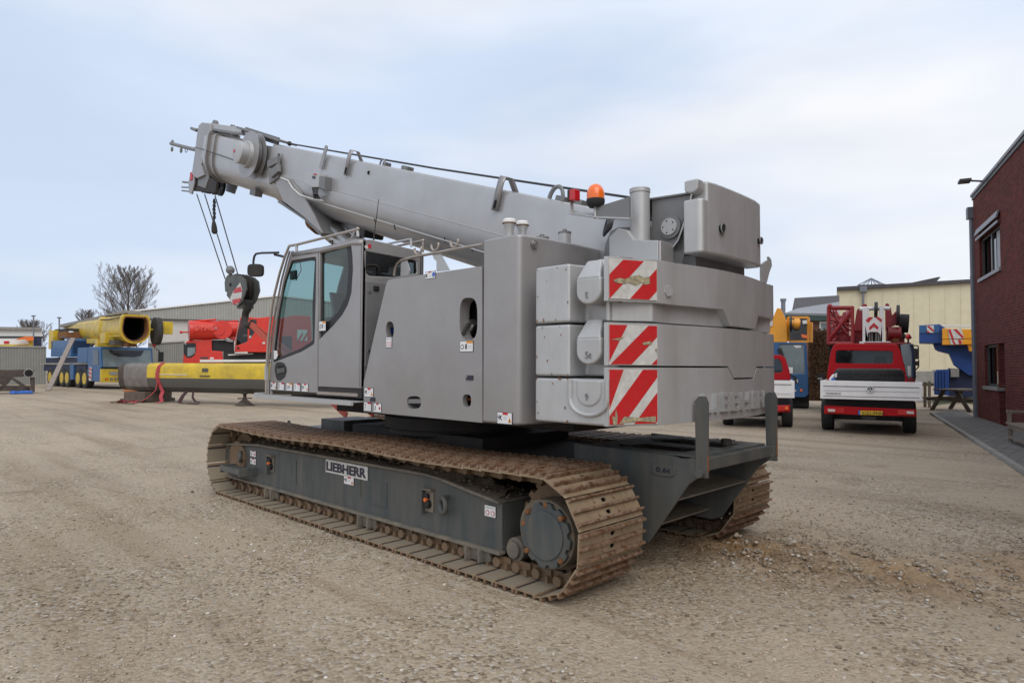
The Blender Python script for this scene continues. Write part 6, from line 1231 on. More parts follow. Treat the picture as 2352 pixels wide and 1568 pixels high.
for x in (2150, 2157, 2164, 2171): quadbox(b, ((x,851),(x+3,851),(x+3,904),(x,904)), dS-.56, .06)
b.build('body', bx_, bevel=.01); b = MB('steel'); b.torus(at(2145, 852, dS-.5), FWD, .06, .015, 12, 5); b.build('handle', bx_)
gr = MB('green_grass'); 
g0, g1_ = G(2150, 915), G(2240, 915); gr.prism([G(2140, 912), G(2145, 932), G(2200, 922), G(2240, 928), G(2240, 905)], (0, 0, .01)); structure(gr.build('grass_verge', None, smooth=0))

# =================================================================== left background
def ZA(x, y): return (82.7+.1406*x, 698.3+.1406*y)
def ZB(x, y): return (404.25+.10546*x, 698.25+.10546*y)
def ZC(x, y): return (275.6+.15625*x, 808.5+.15625*y)
def ZD(x, y): return (.28125*x, 588+.28125*y)
# grey warehouse with a shallow gable
aim(480); D_ = 78
wh_ = thing('grey_warehouse', 'long grey warehouse with a ribbed metal gable and white wall behind the red crane', 'building', base(560, D_), YAW)
top = [(306,712),(640,677),(980,716)]
def ytop(x): return float(np.interp(x, [306, 640, 980], [712, 677, 716]))
b = MB('cladding'); quadbox(b, top+[(980,745),(640,738),(534,736),(345,731),(306,727)], D_, 40)
b.use('cladding_dark')
x = 308.
while x < 976: quadbox(b, ((x, ytop(x)+3),(x+1.1, ytop(x+1.1)+3),(x+1.1, 735),(x, 735 if x > 350 else 728)), D_-.05, .05); x += 6.2
b.build('gable_cladding', wh_, smooth=0)
b = MB('white'); 
for a_, c_ in zip(top[:-1], top[1:]): quadbox(b, (a_, c_, (c_[0], c_[1]+3.2), (a_[0], a_[1]+3.2)), D_-.2, .5)
b.build('roof_edge', wh_, smooth=0)
b = MB('white_wall'); quadbox(b, ((340,734),(980,742),(980,850),(340,850)), D_+.3, 39); b.use('frame_paint'); quadbox(b, ((345,731),(534,735.5),(640,738),(640,740),(534,737.5),(345,733)), D_-.1, .4); b.build('wall', wh_, smooth=0)
# corrugated containers and fence
def corr(b, x0, x1, yt0, yt1, yb, d, step, m1, m2, th):
    b.use(m1); quadbox(b, ((x0,yt0),(x1,yt1),(x1,yb),(x0,yb)), d, th); b.use(m2); x = x0+step*.3
    while x < x1-step*.5:
        y = yt0+(yt1-yt0)*(x-x0)/(x1-x0); quadbox(b, ((x,y+1.5),(x+step*.42,y+1.5),(x+step*.42,yb-1),(x,yb-1)), d-.05, .05); x += step
aim(390); cn_ = thing('steel_container', 'pale grey green corrugated container between the blue crane and the red crane', 'container', base(390, 52), YAW)
b = MB('cladding'); corr(b, 340, 424, 789, 784, 884, 52, 4.2, 'cladding', 'cladding_dark', 2.4); b.use('cladding'); quadbox(b, ((340,787),(424,782),(424,785),(340,790)), 51.9, 2.6); b.build('body', cn_, smooth=0)
aim(50); fn = thing('corrugated_fence', 'long grey green corrugated metal fence at the far left', 'fence', base(40, 50), YAW)
b = MB('cladding_dark'); corr(b, -60, 106, 795, 796, 890, 50, 3.6, 'cladding_dark', 'cladding', .3); b.use('cladding'); quadbox(b, ((-60,794),(106,795),(106,797.5),(-60,796.5)), 49.9, .5); b.build('panel', fn, smooth=0)
wb = thing('white_building', 'low white building with a flat grey roof beyond the fence at far left', 'building', base(20, 95), YAW)
b = MB('white'); quadbox(b, ((-80,755),(97,757),(97,850),(-80,850)), 95, 20); b.use('dark_glass'); quadbox(b, ((-80,771.5),(97,772),(97,776),(-80,776)), 94.9, .2); b.build('wall', wb, smooth=0); b = MB('concrete'); quadbox(b, ((-80,749),(97,752),(97,757.5),(-80,756)), 94.5, 21); b.build('roof', wb, smooth=0)
tv = thing('crane_truck', 'white truck with a yellow stripe showing above the fence at far left', 'truck', base(30, 60), YAW)
b = MB('white'); quadbox(b, ((-40,778),(64,779),(64,792),(-40,792)), 60, 2.4); b.use('yellow'); quadbox(b, ((-40,791),(66,791),(66,830),(-40,830)), 59.9, 2.4); b.use('warn_red'); quadbox(b, ((9,783),(21,783),(21,789),(9,789)), 59.95, .05); b.build('body', tv, smooth=0)
b = MB('orange_part'); quadbox(b, ((36,780),(44,776),(60,772),(77,773),(77,782),(64,783),(58,779)), 59, .8); b.build('boom', tv); b = MB('navy'); quadbox(b, ((78,773),(96,776),(96,795),(78,795)), 59.5, 1.5); b.use('yellow'); quadbox(b, ((64,780),(76,781),(76,795),(66,795)), 59.4, 1.); b.build('cab', tv)
for px_, y0_, y1_ in ((77, 724, 760), (136, 728, 760)):
    aim(px_); b = MB('zinc'); b.cyl(at(px_, 850, 90), at(px_, y0_, 90), .09, n=8); b.cyl(at(px_, y0_+1.5, 90)-RGT*.25, at(px_, y0_+1.5, 90)+RGT*.25, .09, n=6); o_ = b.build('lamp_post', None); rebase(o_, base(px_, 90)); tag(o_, 'thin grey pole rising behind the fence, '+('left' if px_ < 100 else 'right')+' one of two', 'pole', 'thin poles behind the fence')
# bare trees
def tree(px, ytop_, d, wpx, seed, label):
    aim(px); r = random.Random(seed); h = H+(horiz(px)-ytop_)*d/FV; W = wpx*d/FV/2; root = thing('bare_tree', label, 'tree', base(px, d), YAW, None)
    o = Vector(base(px, d)); bt_ = MB('bark'); bc_ = MB('twig')
    def shoot(p, dr, ln, rad, lev):
        n = 5; pts = [p]; q = p.copy(); dd_ = dr.copy()
        for i in range(n): dd_ = (dd_+_v(r.gauss(0, .07), r.gauss(0, .07), .07)).normalized(); q = q+dd_*ln/n; pts.append(q.copy())
        bc_.tube(pts, [rad*(1-.75*i/n) for i in range(n+1)], 4 if lev < 2 else 3)
        if lev == 3: return
        k = (13, 9, 7)[lev]
        for i in range(k):
            t = .15+.82*(i+r.random())/k; t = min(t, .99); j = int(t*n); s = pts[j].lerp(pts[j+1], t*n-j); ax = (pts[j+1]-pts[j]).normalized()
            sd_ = _v(r.gauss(0,1), r.gauss(0,1), r.gauss(.3,.6)); sd_ = (sd_-ax*sd_.dot(ax)).normalized(); an = r.uniform(.4, .75)
            shoot(s, (ax*math.cos(an)+sd_*math.sin(an)).normalized(), ln*(1-.55*t)*r.uniform(.35, .5), max(.013, rad*.40), lev+1)
    tr_ = [o+_v(r.gauss(0, .07)*i, r.gauss(0, .07)*i, h*.92*i/8) for i in range(9)]; bt_.tube(tr_, [h*.017*(1-.8*i/8) for i in range(9)], 8)
    for i in range(44):
        t = .16+.76*i/44; s = tr_[int(t*8)].lerp(tr_[min(8, int(t*8)+1)], t*8-int(t*8)); az = i*2.4+r.uniform(-.4, .4)
        env = W*math.sqrt(max(.04, 1-((t-.42)/.62)**2)); el = .55+.6*t; L_ = env/math.cos(el)*r.uniform(.8, 1.08)*.82; L_ = min(L_, (h*.97-s.z)/math.sin(el)*.80)
        shoot(s, _v(math.cos(az)*math.cos(el), math.sin(az)*math.cos(el), math.sin(el)), L_, h*.0048*(1.25-t), 0)
    bt_.build('trunk', root); bc_.build('crown', root, smooth=0); return root
tree(290, 600, 105, 190, 5, 'tall bare winter tree standing behind the grey warehouse')
tree(205, 704, 100, 66, 8, 'low bushy bare tree left of the tall winter tree')
tree(72, 728, 130, 95, 11, 'small distant bare tree beyond the white building at far left')

# blue and yellow mobile crane
aim(215); F0 = Vector(at(*ZA(1060, 1000), 40.3)); F0.z = 0; R0 = Vector(at(*ZA(100, 1000), 49.5)); R0.z = 0
s_ = (R0-F0).normalized(); w_ = _v(-s_.y, s_.x, 0); w_ = w_ if w_.dot(RGT) > 0 else -w_; LN = (R0-F0).length
bl = thing('mobile_crane', 'blue six wheeled-side mobile crane with yellow boom and yellow front bumper', 'crane', tuple(F0), YAW)
bl['label'] = 'blue mobile crane with a yellow boom stub and yellow front bumper on the left'
BW = 3.05
def Lc(u, v, z): return F0+w_*u+s_*v+UP*z
def lbox(b, u0, u1, v0, v1, z0, z1): b.prism([Lc(u0, v0, z0), Lc(u1, v0, z0), Lc(u1, v1, z0), Lc(u0, v1, z0)], (0, 0, z1-z0)); return b
b = MB('black'); lbox(b, .35, BW-.35, .5, LN, .45, 1.35); b.use('navy'); lbox(b, .1, BW-.1, 2.8, LN, 1.05, 1.55); b.use('concrete'); lbox(b, .0, BW, 3.4, LN+.3, 1.5, 1.62); b.build('chassis', bl)
b = MB('crane_blue'); b.prism([Lc(0, .15, 1.25), Lc(0, 0, 1.35), Lc(0, .22, 2.55), Lc(0, .3, 2.62), Lc(0, 2.3, 2.62), Lc(0, 2.3, .75), Lc(0, 1.7, .7), Lc(0, 1.6, .45), Lc(0, .15, .45)], w_*BW); cbn = b.build('cab', bl, bevel=.05)
b = MB('screen_pale'); b.prism([Lc(.12, -.015, 1.38), Lc(BW-.12, -.015, 1.38), Lc(BW-.12, .19, 2.45), Lc(.12, .19, 2.45)], -s_*.01); b.use('black_gloss')
b.prism([Lc(.45, .16, 2.42), Lc(2.5, .16, 2.42), Lc(2.3, .09, 2.1), Lc(1.9, .08, 2.02), Lc(1.0, .08, 2.02), Lc(.6, .11, 2.2)], -s_*.03); b.use('black'); b.prism([Lc(.1, -.03, 1.3), Lc(BW-.1, -.03, 1.3), Lc(BW-.1, -.01, 1.40), Lc(.1, -.01, 1.40)], -s_*.01); b.build('windscreen', cbn, smooth=0)
b = MB('win_dark'); b.prism([Lc(-.01, .35, 1.5), Lc(-.01, 1.35, 1.5), Lc(-.01, 1.35, 2.4), Lc(-.01, .45, 2.4)], -w_*.01); b.use('warn_white'); b.prism([Lc(-.02, 1.45, .5), Lc(-.02, 1.9, .5), Lc(-.02, 1.9, 1.35), Lc(-.02, 1.45, 1.35)], -w_*.01); b.use('warn_red')
for z in (.6, .85, 1.1): b.prism([Lc(-.035, 1.45, z), Lc(-.035, 1.9, z+.12), Lc(-.035, 1.9, z+.24), Lc(-.035, 1.45, z+.12)], -w_*.004)
b.build('side_window', cbn, smooth=0)
b = MB('yellow'); lbox(b, -.02, BW+.02, -.22, .1, .42, 1.24); bmp_ = b.build('bumper', bl, bevel=.03)
b = MB('steel'); c_ = Lc(.62, -.23, .98); b.prism([c_+w_*x+UP*z for x, z in oval((0, 0), .24, .11, 18)], -s_*.03); b.build('headlight', bmp_); 
for u in (.25, .52, .78): b = MB('black'); c_ = Lc(u, -.23, .62); b.cyl(c_, c_-s_*.02, .085, n=14); b.use('amber' if u < .3 else 'steel'); b.cyl(c_-s_*.02, c_-s_*.03, .06, n=12); b.build('fog_lamp', bmp_)
b = MB('crane_blue'); lbox(b, -.0, BW, 2.35, 4.2, 1.62, 2.6); b.use('concrete'); lbox(b, -.05, .2, 2.35, 4.3, 1.52, 1.6); b.use('crane_blue'); lbox(b, .0, .25, 4.9, 5.6, .5, 1.6); b.use('navy'); lbox(b, .12, BW-.1, 4.2, LN-.3, 1.62, 2.0); b.build('engine_cover', bl, bevel=.03)
for v in (2.75, 3.95, 6.05, 7.1, 8.6, 9.6): wheel(bl, Lc(.2, v, .62), .62, .42, w_, 'yellow')
for v in (2.75, 3.95): wheel(bl, Lc(BW-.2, v, .62), .62, .42, w_, 'yellow')
b = MB('crane_blue'); lbox(b, -.1, 1.0, 5.1, 9.2, 2.05, 3.15); b.prism([Lc(-.1, 5.1, 3.15), Lc(1.0, 5.1, 3.15), Lc(1.0, 7.5, 3.4), Lc(-.1, 7.5, 3.4)], s_*.02)
b.use('navy'); 
for k in range(6): z = 2.3+k*.14; b.prism([Lc(.0, 5.08, z), Lc(.95, 5.08, z), Lc(.95, 5.08, z+.05), Lc(0, 5.08, z+.05)], -s_*.03)
b.build('power_house', bl, bevel=.03)
b = MB('rust', 'white'); lbox(b, .1, 1.3, 6.8, 8.6, 3.3, 3.75); b.use('white'); b.sphere(Lc(.4, 6.9, 3.72), .14, 12, 8, (1.4, 1.4, .5)); b.use('yellow'); lbox(b, -.1, .6, 8.8, 9.8, 2.6, 3.9); b.use('under'); lbox(b, .2, 1.6, 7.2, 9.6, 3.7, 4.0); b.build('winch_unit', bl, bevel=.03)
# boom stub, open at the front
bA = Vector(at(*ZA(1625, 400), 37.0)); bB = Vector(at(*ZA(610, 470), 51.)); bd = (bB-bA).normalized(); bu = bd.cross(UP).normalized(); bu = bu if bu.dot(RGT) > 0 else -bu; bv = bu.cross(bd); bv = bv if bv.z > 0 else -bv
pr8 = [(-.62,.80),(.62,.80),(.74,.62),(.80,.05)]+[(.80*math.cos(a), -.05-.82*math.sin(a)) for a in np.linspace(0, math.pi, 13)[1:-1]]+[(-.80,.05),(-.74,.62)]
def ring(c, k, o=pr8): return [c+bu*x*k+bv*y*k for x, y in o]
def loft(b, rings, cap=True):
    k = len(rings[0]); vs = [p for r in rings for p in r]; fs = [[j*k+i, j*k+(i+1) % k, (j+1)*k+(i+1) % k, (j+1)*k+i] for j in range(len(rings)-1) for i in range(k)]
    if cap: fs.append(list(range((len(rings)-1)*k, len(rings)*k)))
    b.add(vs, fs)
b = MB('yellow'); BL = (bB-bA).length; loft(b, [ring(bA, .86), ring(bA, 1.0), ring(bA+bd*.35, 1.0), ring(bA+bd*.4, .92), ring(bA+bd*5, .90), ring(bA+bd*5.05, 1.0), ring(bA+bd*5.6, 1.0), ring(bA+bd*5.65, .86), ring(bB, .78)])
bst = b.build('boom', bl, smooth=25); b = MB('rust'); loft(b, [ring(bA-bd*.02, .88), ring(bA-bd*.02, .80), ring(bA+bd*.6, .78)], False); b.use('void'); loft(b, [ring(bA-bd*.01, .82), ring(bA+bd*3, .80)]); b.build('boom_opening', bst, smooth=0)
b = MB('yellow'); b.box(bA+bd*.9+bu*-.85+bv*-.45, (.06, 2.4, .06), (bu, bd, bv)); b.box(bA+bd*3.2-bu*.72-bv*.55, (.5, 1.2, .6), (bu, bd, bv)); b.box(bA+bd*5.3-bu*.2-bv*.95, (1.3, .7, .5), (bu, bd, bv)); b.box(bA+bd*7-bu*.3-bv*.7, (.9, 3, .3), (bu, bd, bv)); b.use('rust'); b.box(bA+bd*1.2-bv*.92, (.5, 1.3, .25), (bu, bd, bv)); b.use('boom_grey'); b.box(bA+bd*2.2-bu*.30-bv*.80, (.9, 1.6, .3), (bu, bd, bv)); b.use('steel_rusty'); b.tube([bA+bd*.3-bu*.75+bv*.62, bA+bd*2.4-bu*.85+bv*.55, bA+bd*4.6-bu*.80+bv*.60], .045, 6); b.tube([bA+bd*.2-bu*.4+bv*.86, bA+bd*5-bu*.4+bv*.86], .05, 6); b.build('boom_bracket', bst, bevel=.02)
b = MB('concrete'); b.beam(at(*ZA(1590, 135), 40), at(*ZA(490, 365), 51), .9, .22); b.build('folding_jib', bl)
b = MB('rubber'); c_ = bA+bu*1.05+bd*.3-bv*.1; b.cyl(c_, c_+bu*.3, .82, n=26); b.use('yellow'); b.box(bA+bu*1.75+bd*.6+bv*.12, (.75, .4, .75), (bu, bd, bv)); b.use('yellow'); b.beam(bA+bu*.7+bd*.5, bA+bu*1.6+bd*.5, .1, .1); b.build('hook_drum', bst, bevel=.02)
b = MB('black'); q = at(*ZA(2040, 860), 39.6); b.box(q, (.3, .1, .62), (RGT, FWD, UP)); b.tube([at(*ZA(1960,730), 39.9), at(*ZA(2010,760), 39.7), at(*ZA(2020,900), 39.7)], .035, 6); b.build('mirror', cbn, bevel=.03); b = MB('red_lens'); b.sphere(at(*ZA(1930, 668), 41), .12, 10, 8); b.use('black'); b.cyl(at(*ZA(1940, 720), 41), at(*ZA(1932, 670), 41), .04, n=6); b.build('red_lamp', cbn)
# plank leaning on it
a_ = Vector(at(*ZA(195, 1365), 39)); a_.z = .0; c_ = at(*ZA(605, 560), 42.5); b = MB('plank'); b.beam(a_, c_, .26, .09); o_ = b.build('wooden_plank', None); rebase(o_, a_); tag(o_, 'long grey plank leaning against the blue crane at a slant', 'plank')
# orange bin
aim(300); ob = thing('orange_bin', 'small orange steel bin on the ground beside the yellow bumper', 'bin', base(300, 38), YAW); b = MB('orange_box'); quadbox(b, ((286,869),(316,869),(325,902),(284,899)), 38, 1.2); b.build('body', ob, bevel=.02); b = MB('rust'); quadbox(b, ((285,867),(317,867),(317,870),(285,870)), 37.9, 1.4); b.build('rim', ob)
# red mobile crane
aim(520); D_ = 45.
rm = thing('mobile_crane', 'bright red mobile crane with raised driver cab and short boom on the left', 'crane', base(520, D_), YAW)
def zb(pts, d=D_): return [at(*ZB(*p), d) for p in pts]
def qb(b, pts, d, th): b.prism(zb(pts, d), FWD*th); return b
b = MB('crane_red'); qb(b, ((150,1290),(165,1100),(180,870),(230,815),(270,790),(780,770),(785,1015),(1010,1025),(1030,1290)), D_, 2.5); dc = b.build('driver_cab', rm, bevel=.05)
b = MB('black_gloss'); qb(b, ((165,870),(250,845),(435,850),(430,1040),(400,1110),(330,1160),(240,1165),(165,1070)), D_-.03, .03); b.use('screen_pale'); qb(b, ((250,945),(420,940),(415,1060),(340,1120),(245,1140)), D_-.05, .02); b.use('steel'); qb(b, ((195,850),(225,850),(220,885),(195,885)), D_-.1, .05); b.build('side_window', dc, smooth=0)
b = MB('sticker_white'); qb(b, ((740,1160),(820,1160),(820,1195),(740,1195)), D_-.03, .02); b.use('frame_paint'); qb(b, ((530,1150),(700,1150),(700,1190),(530,1190)), D_-.03, .02); b.build('name_plate', dc, smooth=0)
b = MB('black'); qb(b, ((785,780),(1265,790),(1265,1020),(785,1015)), D_+.3, 2); qb(b, ((1025,1020),(2100,1040),(2100,1230),(1030,1220)), D_+.2, 2.3); qb(b, ((200,1250),(2300,1250),(2300,1640),(200,1640)), D_+.4, 2); b.use('steel'); qb(b, ((960,712),(1140,765),(1240,790),(1240,825),(1130,820),(1040,775)), D_+.1, .2); b.build('chassis', rm)
for x in (420, 900, 1600, 2050): q = at(*ZB(x, 1500), D_+.3); wheel(rm, (q.x, q.y, .62), .62, .42, FWD, 'steel')
b = MB('concrete'); b.use('white'); qb(b, ((520,1210),(2060,1205),(2060,1255),(520,1262)), D_-.1, .3); qb(b, ((1130,1095),(1680,1072),(1680,1090),(1140,1118)), D_-.1, .1); b.build('deck_edge', rm)
b = MB('crane_red'); wA_ = [(1405,352),(1545,352),(1560,400),(1560,800),(1530,830),(1310,908),(1325,700)]; wB_ = [(1600,342),(1750,342),(1760,460),(1720,600),(1670,690),(1600,762)]
b.plate(zb([(1270,1045),(1300,700),(1400,290),(1590,280),(1770,300),(2150,262),(2200,500),(2100,1050)], D_-.4), [zb(wA_, D_-.4), zb(wB_, D_-.4)], FWD*.08); qb(b, ((1800,300),(2150,262),(2200,500),(2100,1050),(1800,1050)), D_-.3, 1.2); qb(b, ((1270,1045),(1580,1045),(1580,960),(1280,960)), D_-.3, 1.2); uc = b.build('upper_cab', rm, bevel=.04)
b = MB('dark_glass'); b.add(zb(wA_, D_-.37), [list(range(7))]); b.add(zb(wB_, D_-.37), [list(range(6))]); b.use('black'); qb(b, ((1330,720),(1560,700),(1560,900),(1320,900)), D_+.3, .5); b.use('dark_glass'); qb(b, ((1845,345),(1930,360),(1960,450),(1850,440)), D_-.33, .02); b.use('rust'); qb(b, ((1440,420),(1700,420),(1690,660),(1450,660)), D_+.5, .3); b.build('cab_glazing', uc, smooth=0)
b = MB('warn_white'); qb(b, ((1270,1045),(1560,1035),(1560,1075),(1280,1075)), D_-.46, .03); qb(b, ((1880,825),(1940,825),(1940,870),(1880,870)), D_-.46, .03); qb(b, ((1590,695),(1635,695),(1635,735),(1590,735)), D_-.46, .03); b.use('black'); b.cyl(at(*ZB(1355, 955), D_-.42), at(*ZB(1355, 955), D_-.46), .08, n=12); b.build('warning_label', uc, smooth=0)
b = MB('tubing'); b.tube(zb([(1275,1040),(1320,650),(1400,270),(1440,245),(1580,245)], D_-.5), .02, 6); b.tube(zb([(1950,255),(2150,250)], D_-.5), .02, 6); b.build('roof_rail', uc)
b = MB('crane_red'); qb(b, ((2200,330),(2560,240),(2930,260),(2960,620),(2960,1130),(2200,1130)), D_+.2, 2.3); cr_ = b.build('counterweight', rm, bevel=.05)
b = MB('warn_white'); qb(b, ((2640,560),(2860,560),(2860,800),(2640,800)), D_+.16, .03); b.use('warn_red')
for x in (2640, 2740): b.add(zb([(x,800),(x+50,800),(x+120,680),(x+120,600)], D_+.14), [[0,1,2,3]])
b.build('warning_plate', cr_, smooth=0); b = MB('void'); qb(b, ((2300,700),(2520,700),(2520,1000),(2300,1000)), D_+.15, .04); b.build('air_grille', cr_)
b = MB('black'); qb(b, ((2100,1130),(3000,1130),(3000,1250),(2100,1250)), D_+.2, 2.3); qb(b, ((2300,1250),(3050,1250),(3050,1640),(2300,1640)), D_+.4, 2); b.build('chassis', rm)
# its boom with raised letters
ba = at(*ZB(330, 575), D_+.1); bbv = at(*ZB(1400, 560), D_+.5); b = MB('crane_red'); dbm = (bbv-ba).normalized()
rr = 205*.10546*D_/FV; b.cyl(ba, ba+dbm*(640*.10546*D_/FV), rr, n=28); b.cyl(ba, ba+dbm*3.2, rr*.9, rr*.8, n=28); b.cyl(ba-dbm*.15, ba+dbm*.1, rr*1.06, n=28); bmr = b.build('boom', rm, bevel=.03, smooth=30)
b = MB('crane_red'); c_ = ba+dbm*(540*.10546*D_/FV)-FWD*(rr*.95); b.cyl(c_+FWD*.3-UP*.0, c_-FWD*.05, .40, n=24); b.cyl(c_+dbm*.25+FWD*.3, c_+dbm*.25-FWD*.02, rr*.98, n=26); b.use('steel'); b.box(c_-dbm*.15-FWD*.07+UP*.1, (.1,.02,.14), (RGT, FWD, UP)); b.build('hose_drum', bmr, bevel=.02)
b = MB('crane_red'); qb(b, ((1050,690),(1150,640),(1290,700),(1290,790),(1200,770)), D_+.2, .6); qb(b, ((1000,380),(1340,345),(1340,700),(1250,690),(1010,600)), D_+.6, .5); b.tube([at(*ZB(100, 612), D_), at(*ZB(270, 612), D_)], .05, 6); b.sphere(at(*ZB(110, 612), D_), .1, 8, 6); b.tube([at(*ZB(300, 385), D_), at(*ZB(880, 340), D_)], .07, 6); b.build('boom_fittings', bmr)
b = MB('letter_red'); 
b.text("D'HAC", at(*ZB(420, 592), D_)-FWD*(rr*.985), dbm, UP, .50, .03, .02, 370*.10546*D_/FV); b.build('lettering', bmr, smooth=0)
# yellow and grey boom section lying on blocks
aim(470); A_ = Vector(at(*ZC(225, 400), 28.6)); B_ = Vector(at(*ZC(2180, 400), 24.1)); A_.z = B_.z = 0; e_ = (B_-A_).normalized(); B_ = B_+e_*3.2; n_ = _v(e_.y, -e_.x, 0); n_ = n_ if n_.dot(FWD) < 0 else -n_
sec = thing('boom_section', 'long yellow boom section with dark grey underside lying on blocks in the yard', 'crane boom', tuple(A_), YAW)
prS = [(-.45,1.57),(.45,1.57),(.57,1.47),(.60,1.40),(.60,.98),(.60,.90),(.52,.62),(.33,.46),(0,.41),(-.33,.46),(-.52,.62),(-.60,.90),(-.60,1.4)]
def sr(c, k=1., zc=.98): return [c+n_*x*k+UP*(zc+(z-zc)*k) for x, z in prS]
b = MB('yellow'); LS = (B_-A_).length; k = len(prS)
def sloft(stations, mfun):
    vs = []; 
    for c, kk in stations: vs += sr(A_+e_*c, kk)
    o = len(b.v); b.v += vs
    for j in range(len(stations)-1):
        for i in range(k): b.f.append([o+j*k+i, o+j*k+(i+1) % k, o+(j+1)*k+(i+1) % k, o+(j+1)*k+i]); b.use(mfun(i, stations[j][0])); b.mi.append(b.m)
sloft([(0, .90), (.05, .97), (.6, 1.), (1.35, 1.), (1.36, 1.), (LS, 1.)], lambda i, s: 'boom_bare' if s < 1.3 else ('yellow' if (i < 4 or i > 10) else 'boom_grey'))
b.use('boom_grey'); b.add(sr(A_+e_*LS), [list(range(k))]); b.use('void'); b.add(sr(A_+e_*.02, .9), [list(range(k))]); sb = b.build('shell', sec, smooth=30)
b = MB('steel_rusty'); 
for kk, c in ((1.02, -.28), (.98, -.22)): pass
vs = sr(A_-e_*.30, .93)+sr(A_+e_*.10, .95); b.add(vs, [[i, (i+1) % k, k+(i+1) % k, k+i] for i in range(k)]+[list(range(k))]); b.build('end_collar', sec, smooth=30)
b = MB('boom_grey'); b.box(A_+e_*4.4+n_*.60+UP*1.3, (.3, .03, .14), (e_, n_, UP)); b.box(A_+e_*4.4+n_*.61+UP*1.08, (.5, .05, .04), (e_, n_, UP)); b.use('white'); b.box(A_+e_*2.7+n_*.61+UP*1.12, (1.6, .02, .02), (e_, n_, UP)); b.build('side_bracket', sec)
b = MB('wood'); b.box(A_+e_*.75+UP*.26, (1.15, 1.3, .32), (e_, n_, UP)); b.box(A_+e_*.75+UP*.07, (1.3, 1.5, .14), (e_, n_, UP)); o_ = b.build('timber_block', None, bevel=.01); rebase(o_, A_+e_*.75); tag(o_, 'dark timber blocks under the grey end of the yellow boom section', 'timber')
aim(562); q = Vector(at(562, 930, 24.6)); q.z = 0; b = MB('steel_rusty'); b.lathe(q, UP, [(.40, 0), (.36, .03), (.10, .22), (.06, .28)], 4); b.lathe(q, UP, [(.06, .2), (.06, .42), (.24, .46)], 12); b.box(q+UP*.27, (.5, .1, .04), (RGT, FWD, UP)); o_ = b.build('support_stand', None, smooth=0); rebase(o_, q); tag(o_, 'rusty pyramid stand holding up the yellow boom section', 'stand')
# straps
def ribbon(b, pts, wv, th=.012):
    vs = []; n = len(pts)
    for p in pts: vs += [p-wv, p+wv, p+wv+n_*th, p-wv+n_*th]
    b.add(vs, [[4*i+j, 4*i+(j+1) % 4, 4*i+4+(j+1) % 4, 4*i+4+j] for i in range(n-1) for j in range(4)]+[[0,1,2,3]])
def on_sec(c, z, out=.02):                           # a point on the near flank of the boom section
    x = float(np.interp(z, [.41, .46, .62, .90, 1.40, 1.47, 1.57], [0, .33, .52, .60, .60, .57, .45])); return A_+e_*c+n_*(x+out)+UP*z
b = MB('strap_red'); cs = 1.95
ribbon(b, [A_+e_*(cs+.12)-n_*.45+UP*1.6, A_+e_*(cs+.12)+n_*.45+UP*1.6, on_sec(cs+.06, 1.45), on_sec(cs, 1.2), on_sec(cs, .98), on_sec(cs+.08, .7), on_sec(cs+.25, .45, .3), A_+e_*(cs+.42)+n_*.8+UP*.25, A_+e_*(cs+.55)+n_*.85+UP*.08, A_+e_*(cs+.35)+n_*.95+UP*.02], e_*.09)
ribbon(b, [on_sec(cs-.02, .8), on_sec(cs-.05, .5, .25), A_+e_*(cs-.3)+n_*.7+UP*.25, A_+e_*(cs-.6)+n_*.8+UP*.05, A_+e_*(cs-1.6)+n_*1.1+UP*.03, A_+e_*(cs-2.3)+n_*1.2+UP*.02], e_*.06+n_*.03)
for i in range(6):
    r_ = random.Random(i); p0 = A_+e_*(cs-1.7+r_.random()*.6)+n_*(.9+.5*r_.random()); ribbon(b, [p0+UP*.02, p0+e_*.4+n_*r_.uniform(-.2,.3)+UP*(.04+.08*r_.random()), p0+e_*.85+n_*r_.uniform(-.1,.4)+UP*(.05+.1*r_.random()), p0+e_*1.15+n_*r_.uniform(0,.4)+UP*.03], n_*.05+UP*.01)
o_ = b.build('ratchet_strap', None, smooth=0); rebase(o_, A_+e_*cs); tag(o_, 'faded red strap looped over the grey end of the boom section and coiled below', 'strap', 'straps on the boom section')
b = MB('strap_dark'); cs = 3.35
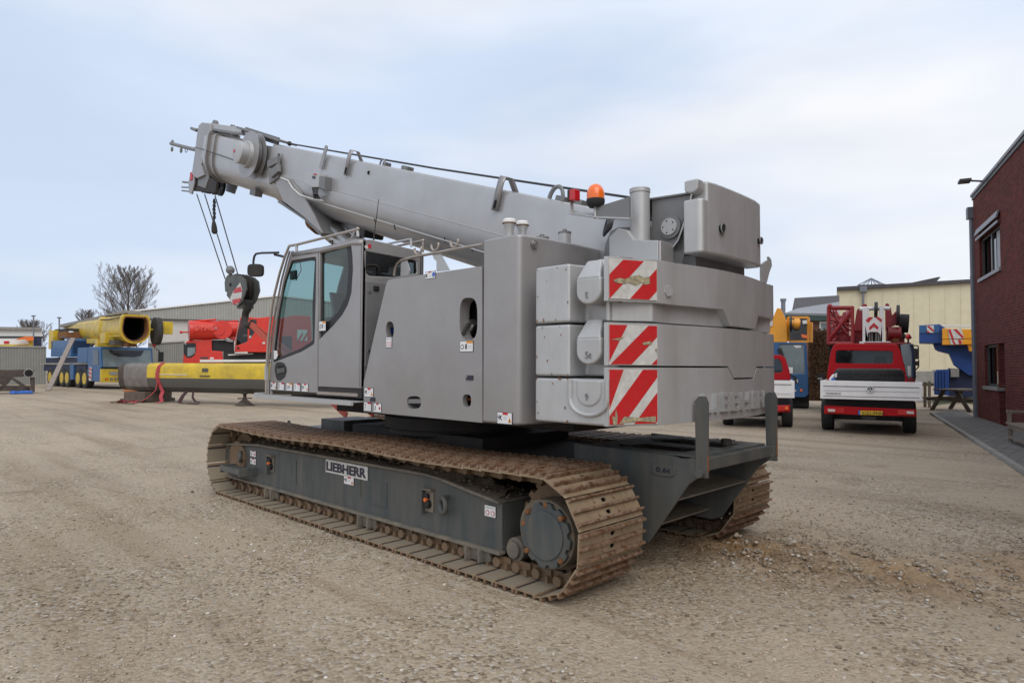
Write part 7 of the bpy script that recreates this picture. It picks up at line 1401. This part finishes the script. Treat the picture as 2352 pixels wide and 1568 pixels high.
ribbon(b, [on_sec(cs, .5, .05), A_+e_*(cs-.05)+n_*.6+UP*.3, A_+e_*(cs-.12)+n_*.7+UP*.04, A_+e_*(cs+.2)+n_*.8+UP*.02], e_*.10)
ribbon(b, [on_sec(cs+.3, .5, .05), A_+e_*(cs+.45)+n_*.6+UP*.25, A_+e_*(cs+.7)+n_*.7+UP*.10, A_+e_*(cs+.95)+n_*.75+UP*.08, A_+e_*(cs+1.0)+n_*.85+UP*.02, A_+e_*(cs+.6)+n_*.85+UP*.03, A_+e_*(cs+.35)+n_*.8+UP*.02], e_*.05+UP*.02)
o_ = b.build('ratchet_strap', None, smooth=0); rebase(o_, A_+e_*cs); tag(o_, 'dark maroon strap hanging under the middle of the boom section to the ground', 'strap', 'straps on the boom section')
# dark steel frame at the left edge
aim(30); D_ = 34; sf = thing('scrap_trestle', 'dark rusty steel trestle with an open tube end lying at the far left edge', 'trestle', base(30, D_), YAW)
b = MB('steel_rusty'); fr_ = lambda pts, th=1.2, d=D_: quadbox(b, [ZD(*p) for p in pts], d, th)
fr_(((-80,925),(60,930),(190,925),(280,930),(280,950),(180,985),(60,990),(-80,985))); fr_(((245,990),(285,990),(285,1110),(255,1110)), .3); fr_(((-80,985),(60,990),(30,1050),(-80,1050)), .6); fr_(((60,985),(100,985),(250,1080),(240,1110),(100,1010)), .3); fr_(((-80,1060),(250,1060),(250,1100),(-80,1105)), 1.0); fr_(((100,1000),(60,990),(-20,1100),(10,1105)), .3); b.build('truss', sf, bevel=.02)
b = MB('concrete'); c_ = at(*ZD(235, 955), D_-.1); b.cyl(c_+RGT*0, c_+FWD*1.5, .22, n=24); b.use('void'); b.cyl(c_-FWD*.01, c_, .18, n=24); b.build('tube', sf)
b = MB('tarp_blue'); 
for i in range(7): r_ = random.Random(30+i); q = at(*ZD(110+i*22, 1108), D_-.4); b.sphere((q.x, q.y, .06), .14+.08*r_.random(), 8, 5, (1.4, 1, .6))
o_ = b.build('blue_tarp', None, smooth=0); rebase(o_, base(48, D_-.4)); tag(o_, 'crumpled bright blue tarp lying under the rusty steel trestle', 'tarp')
# red reflector cone and bits beyond the front platform
aim(CX)
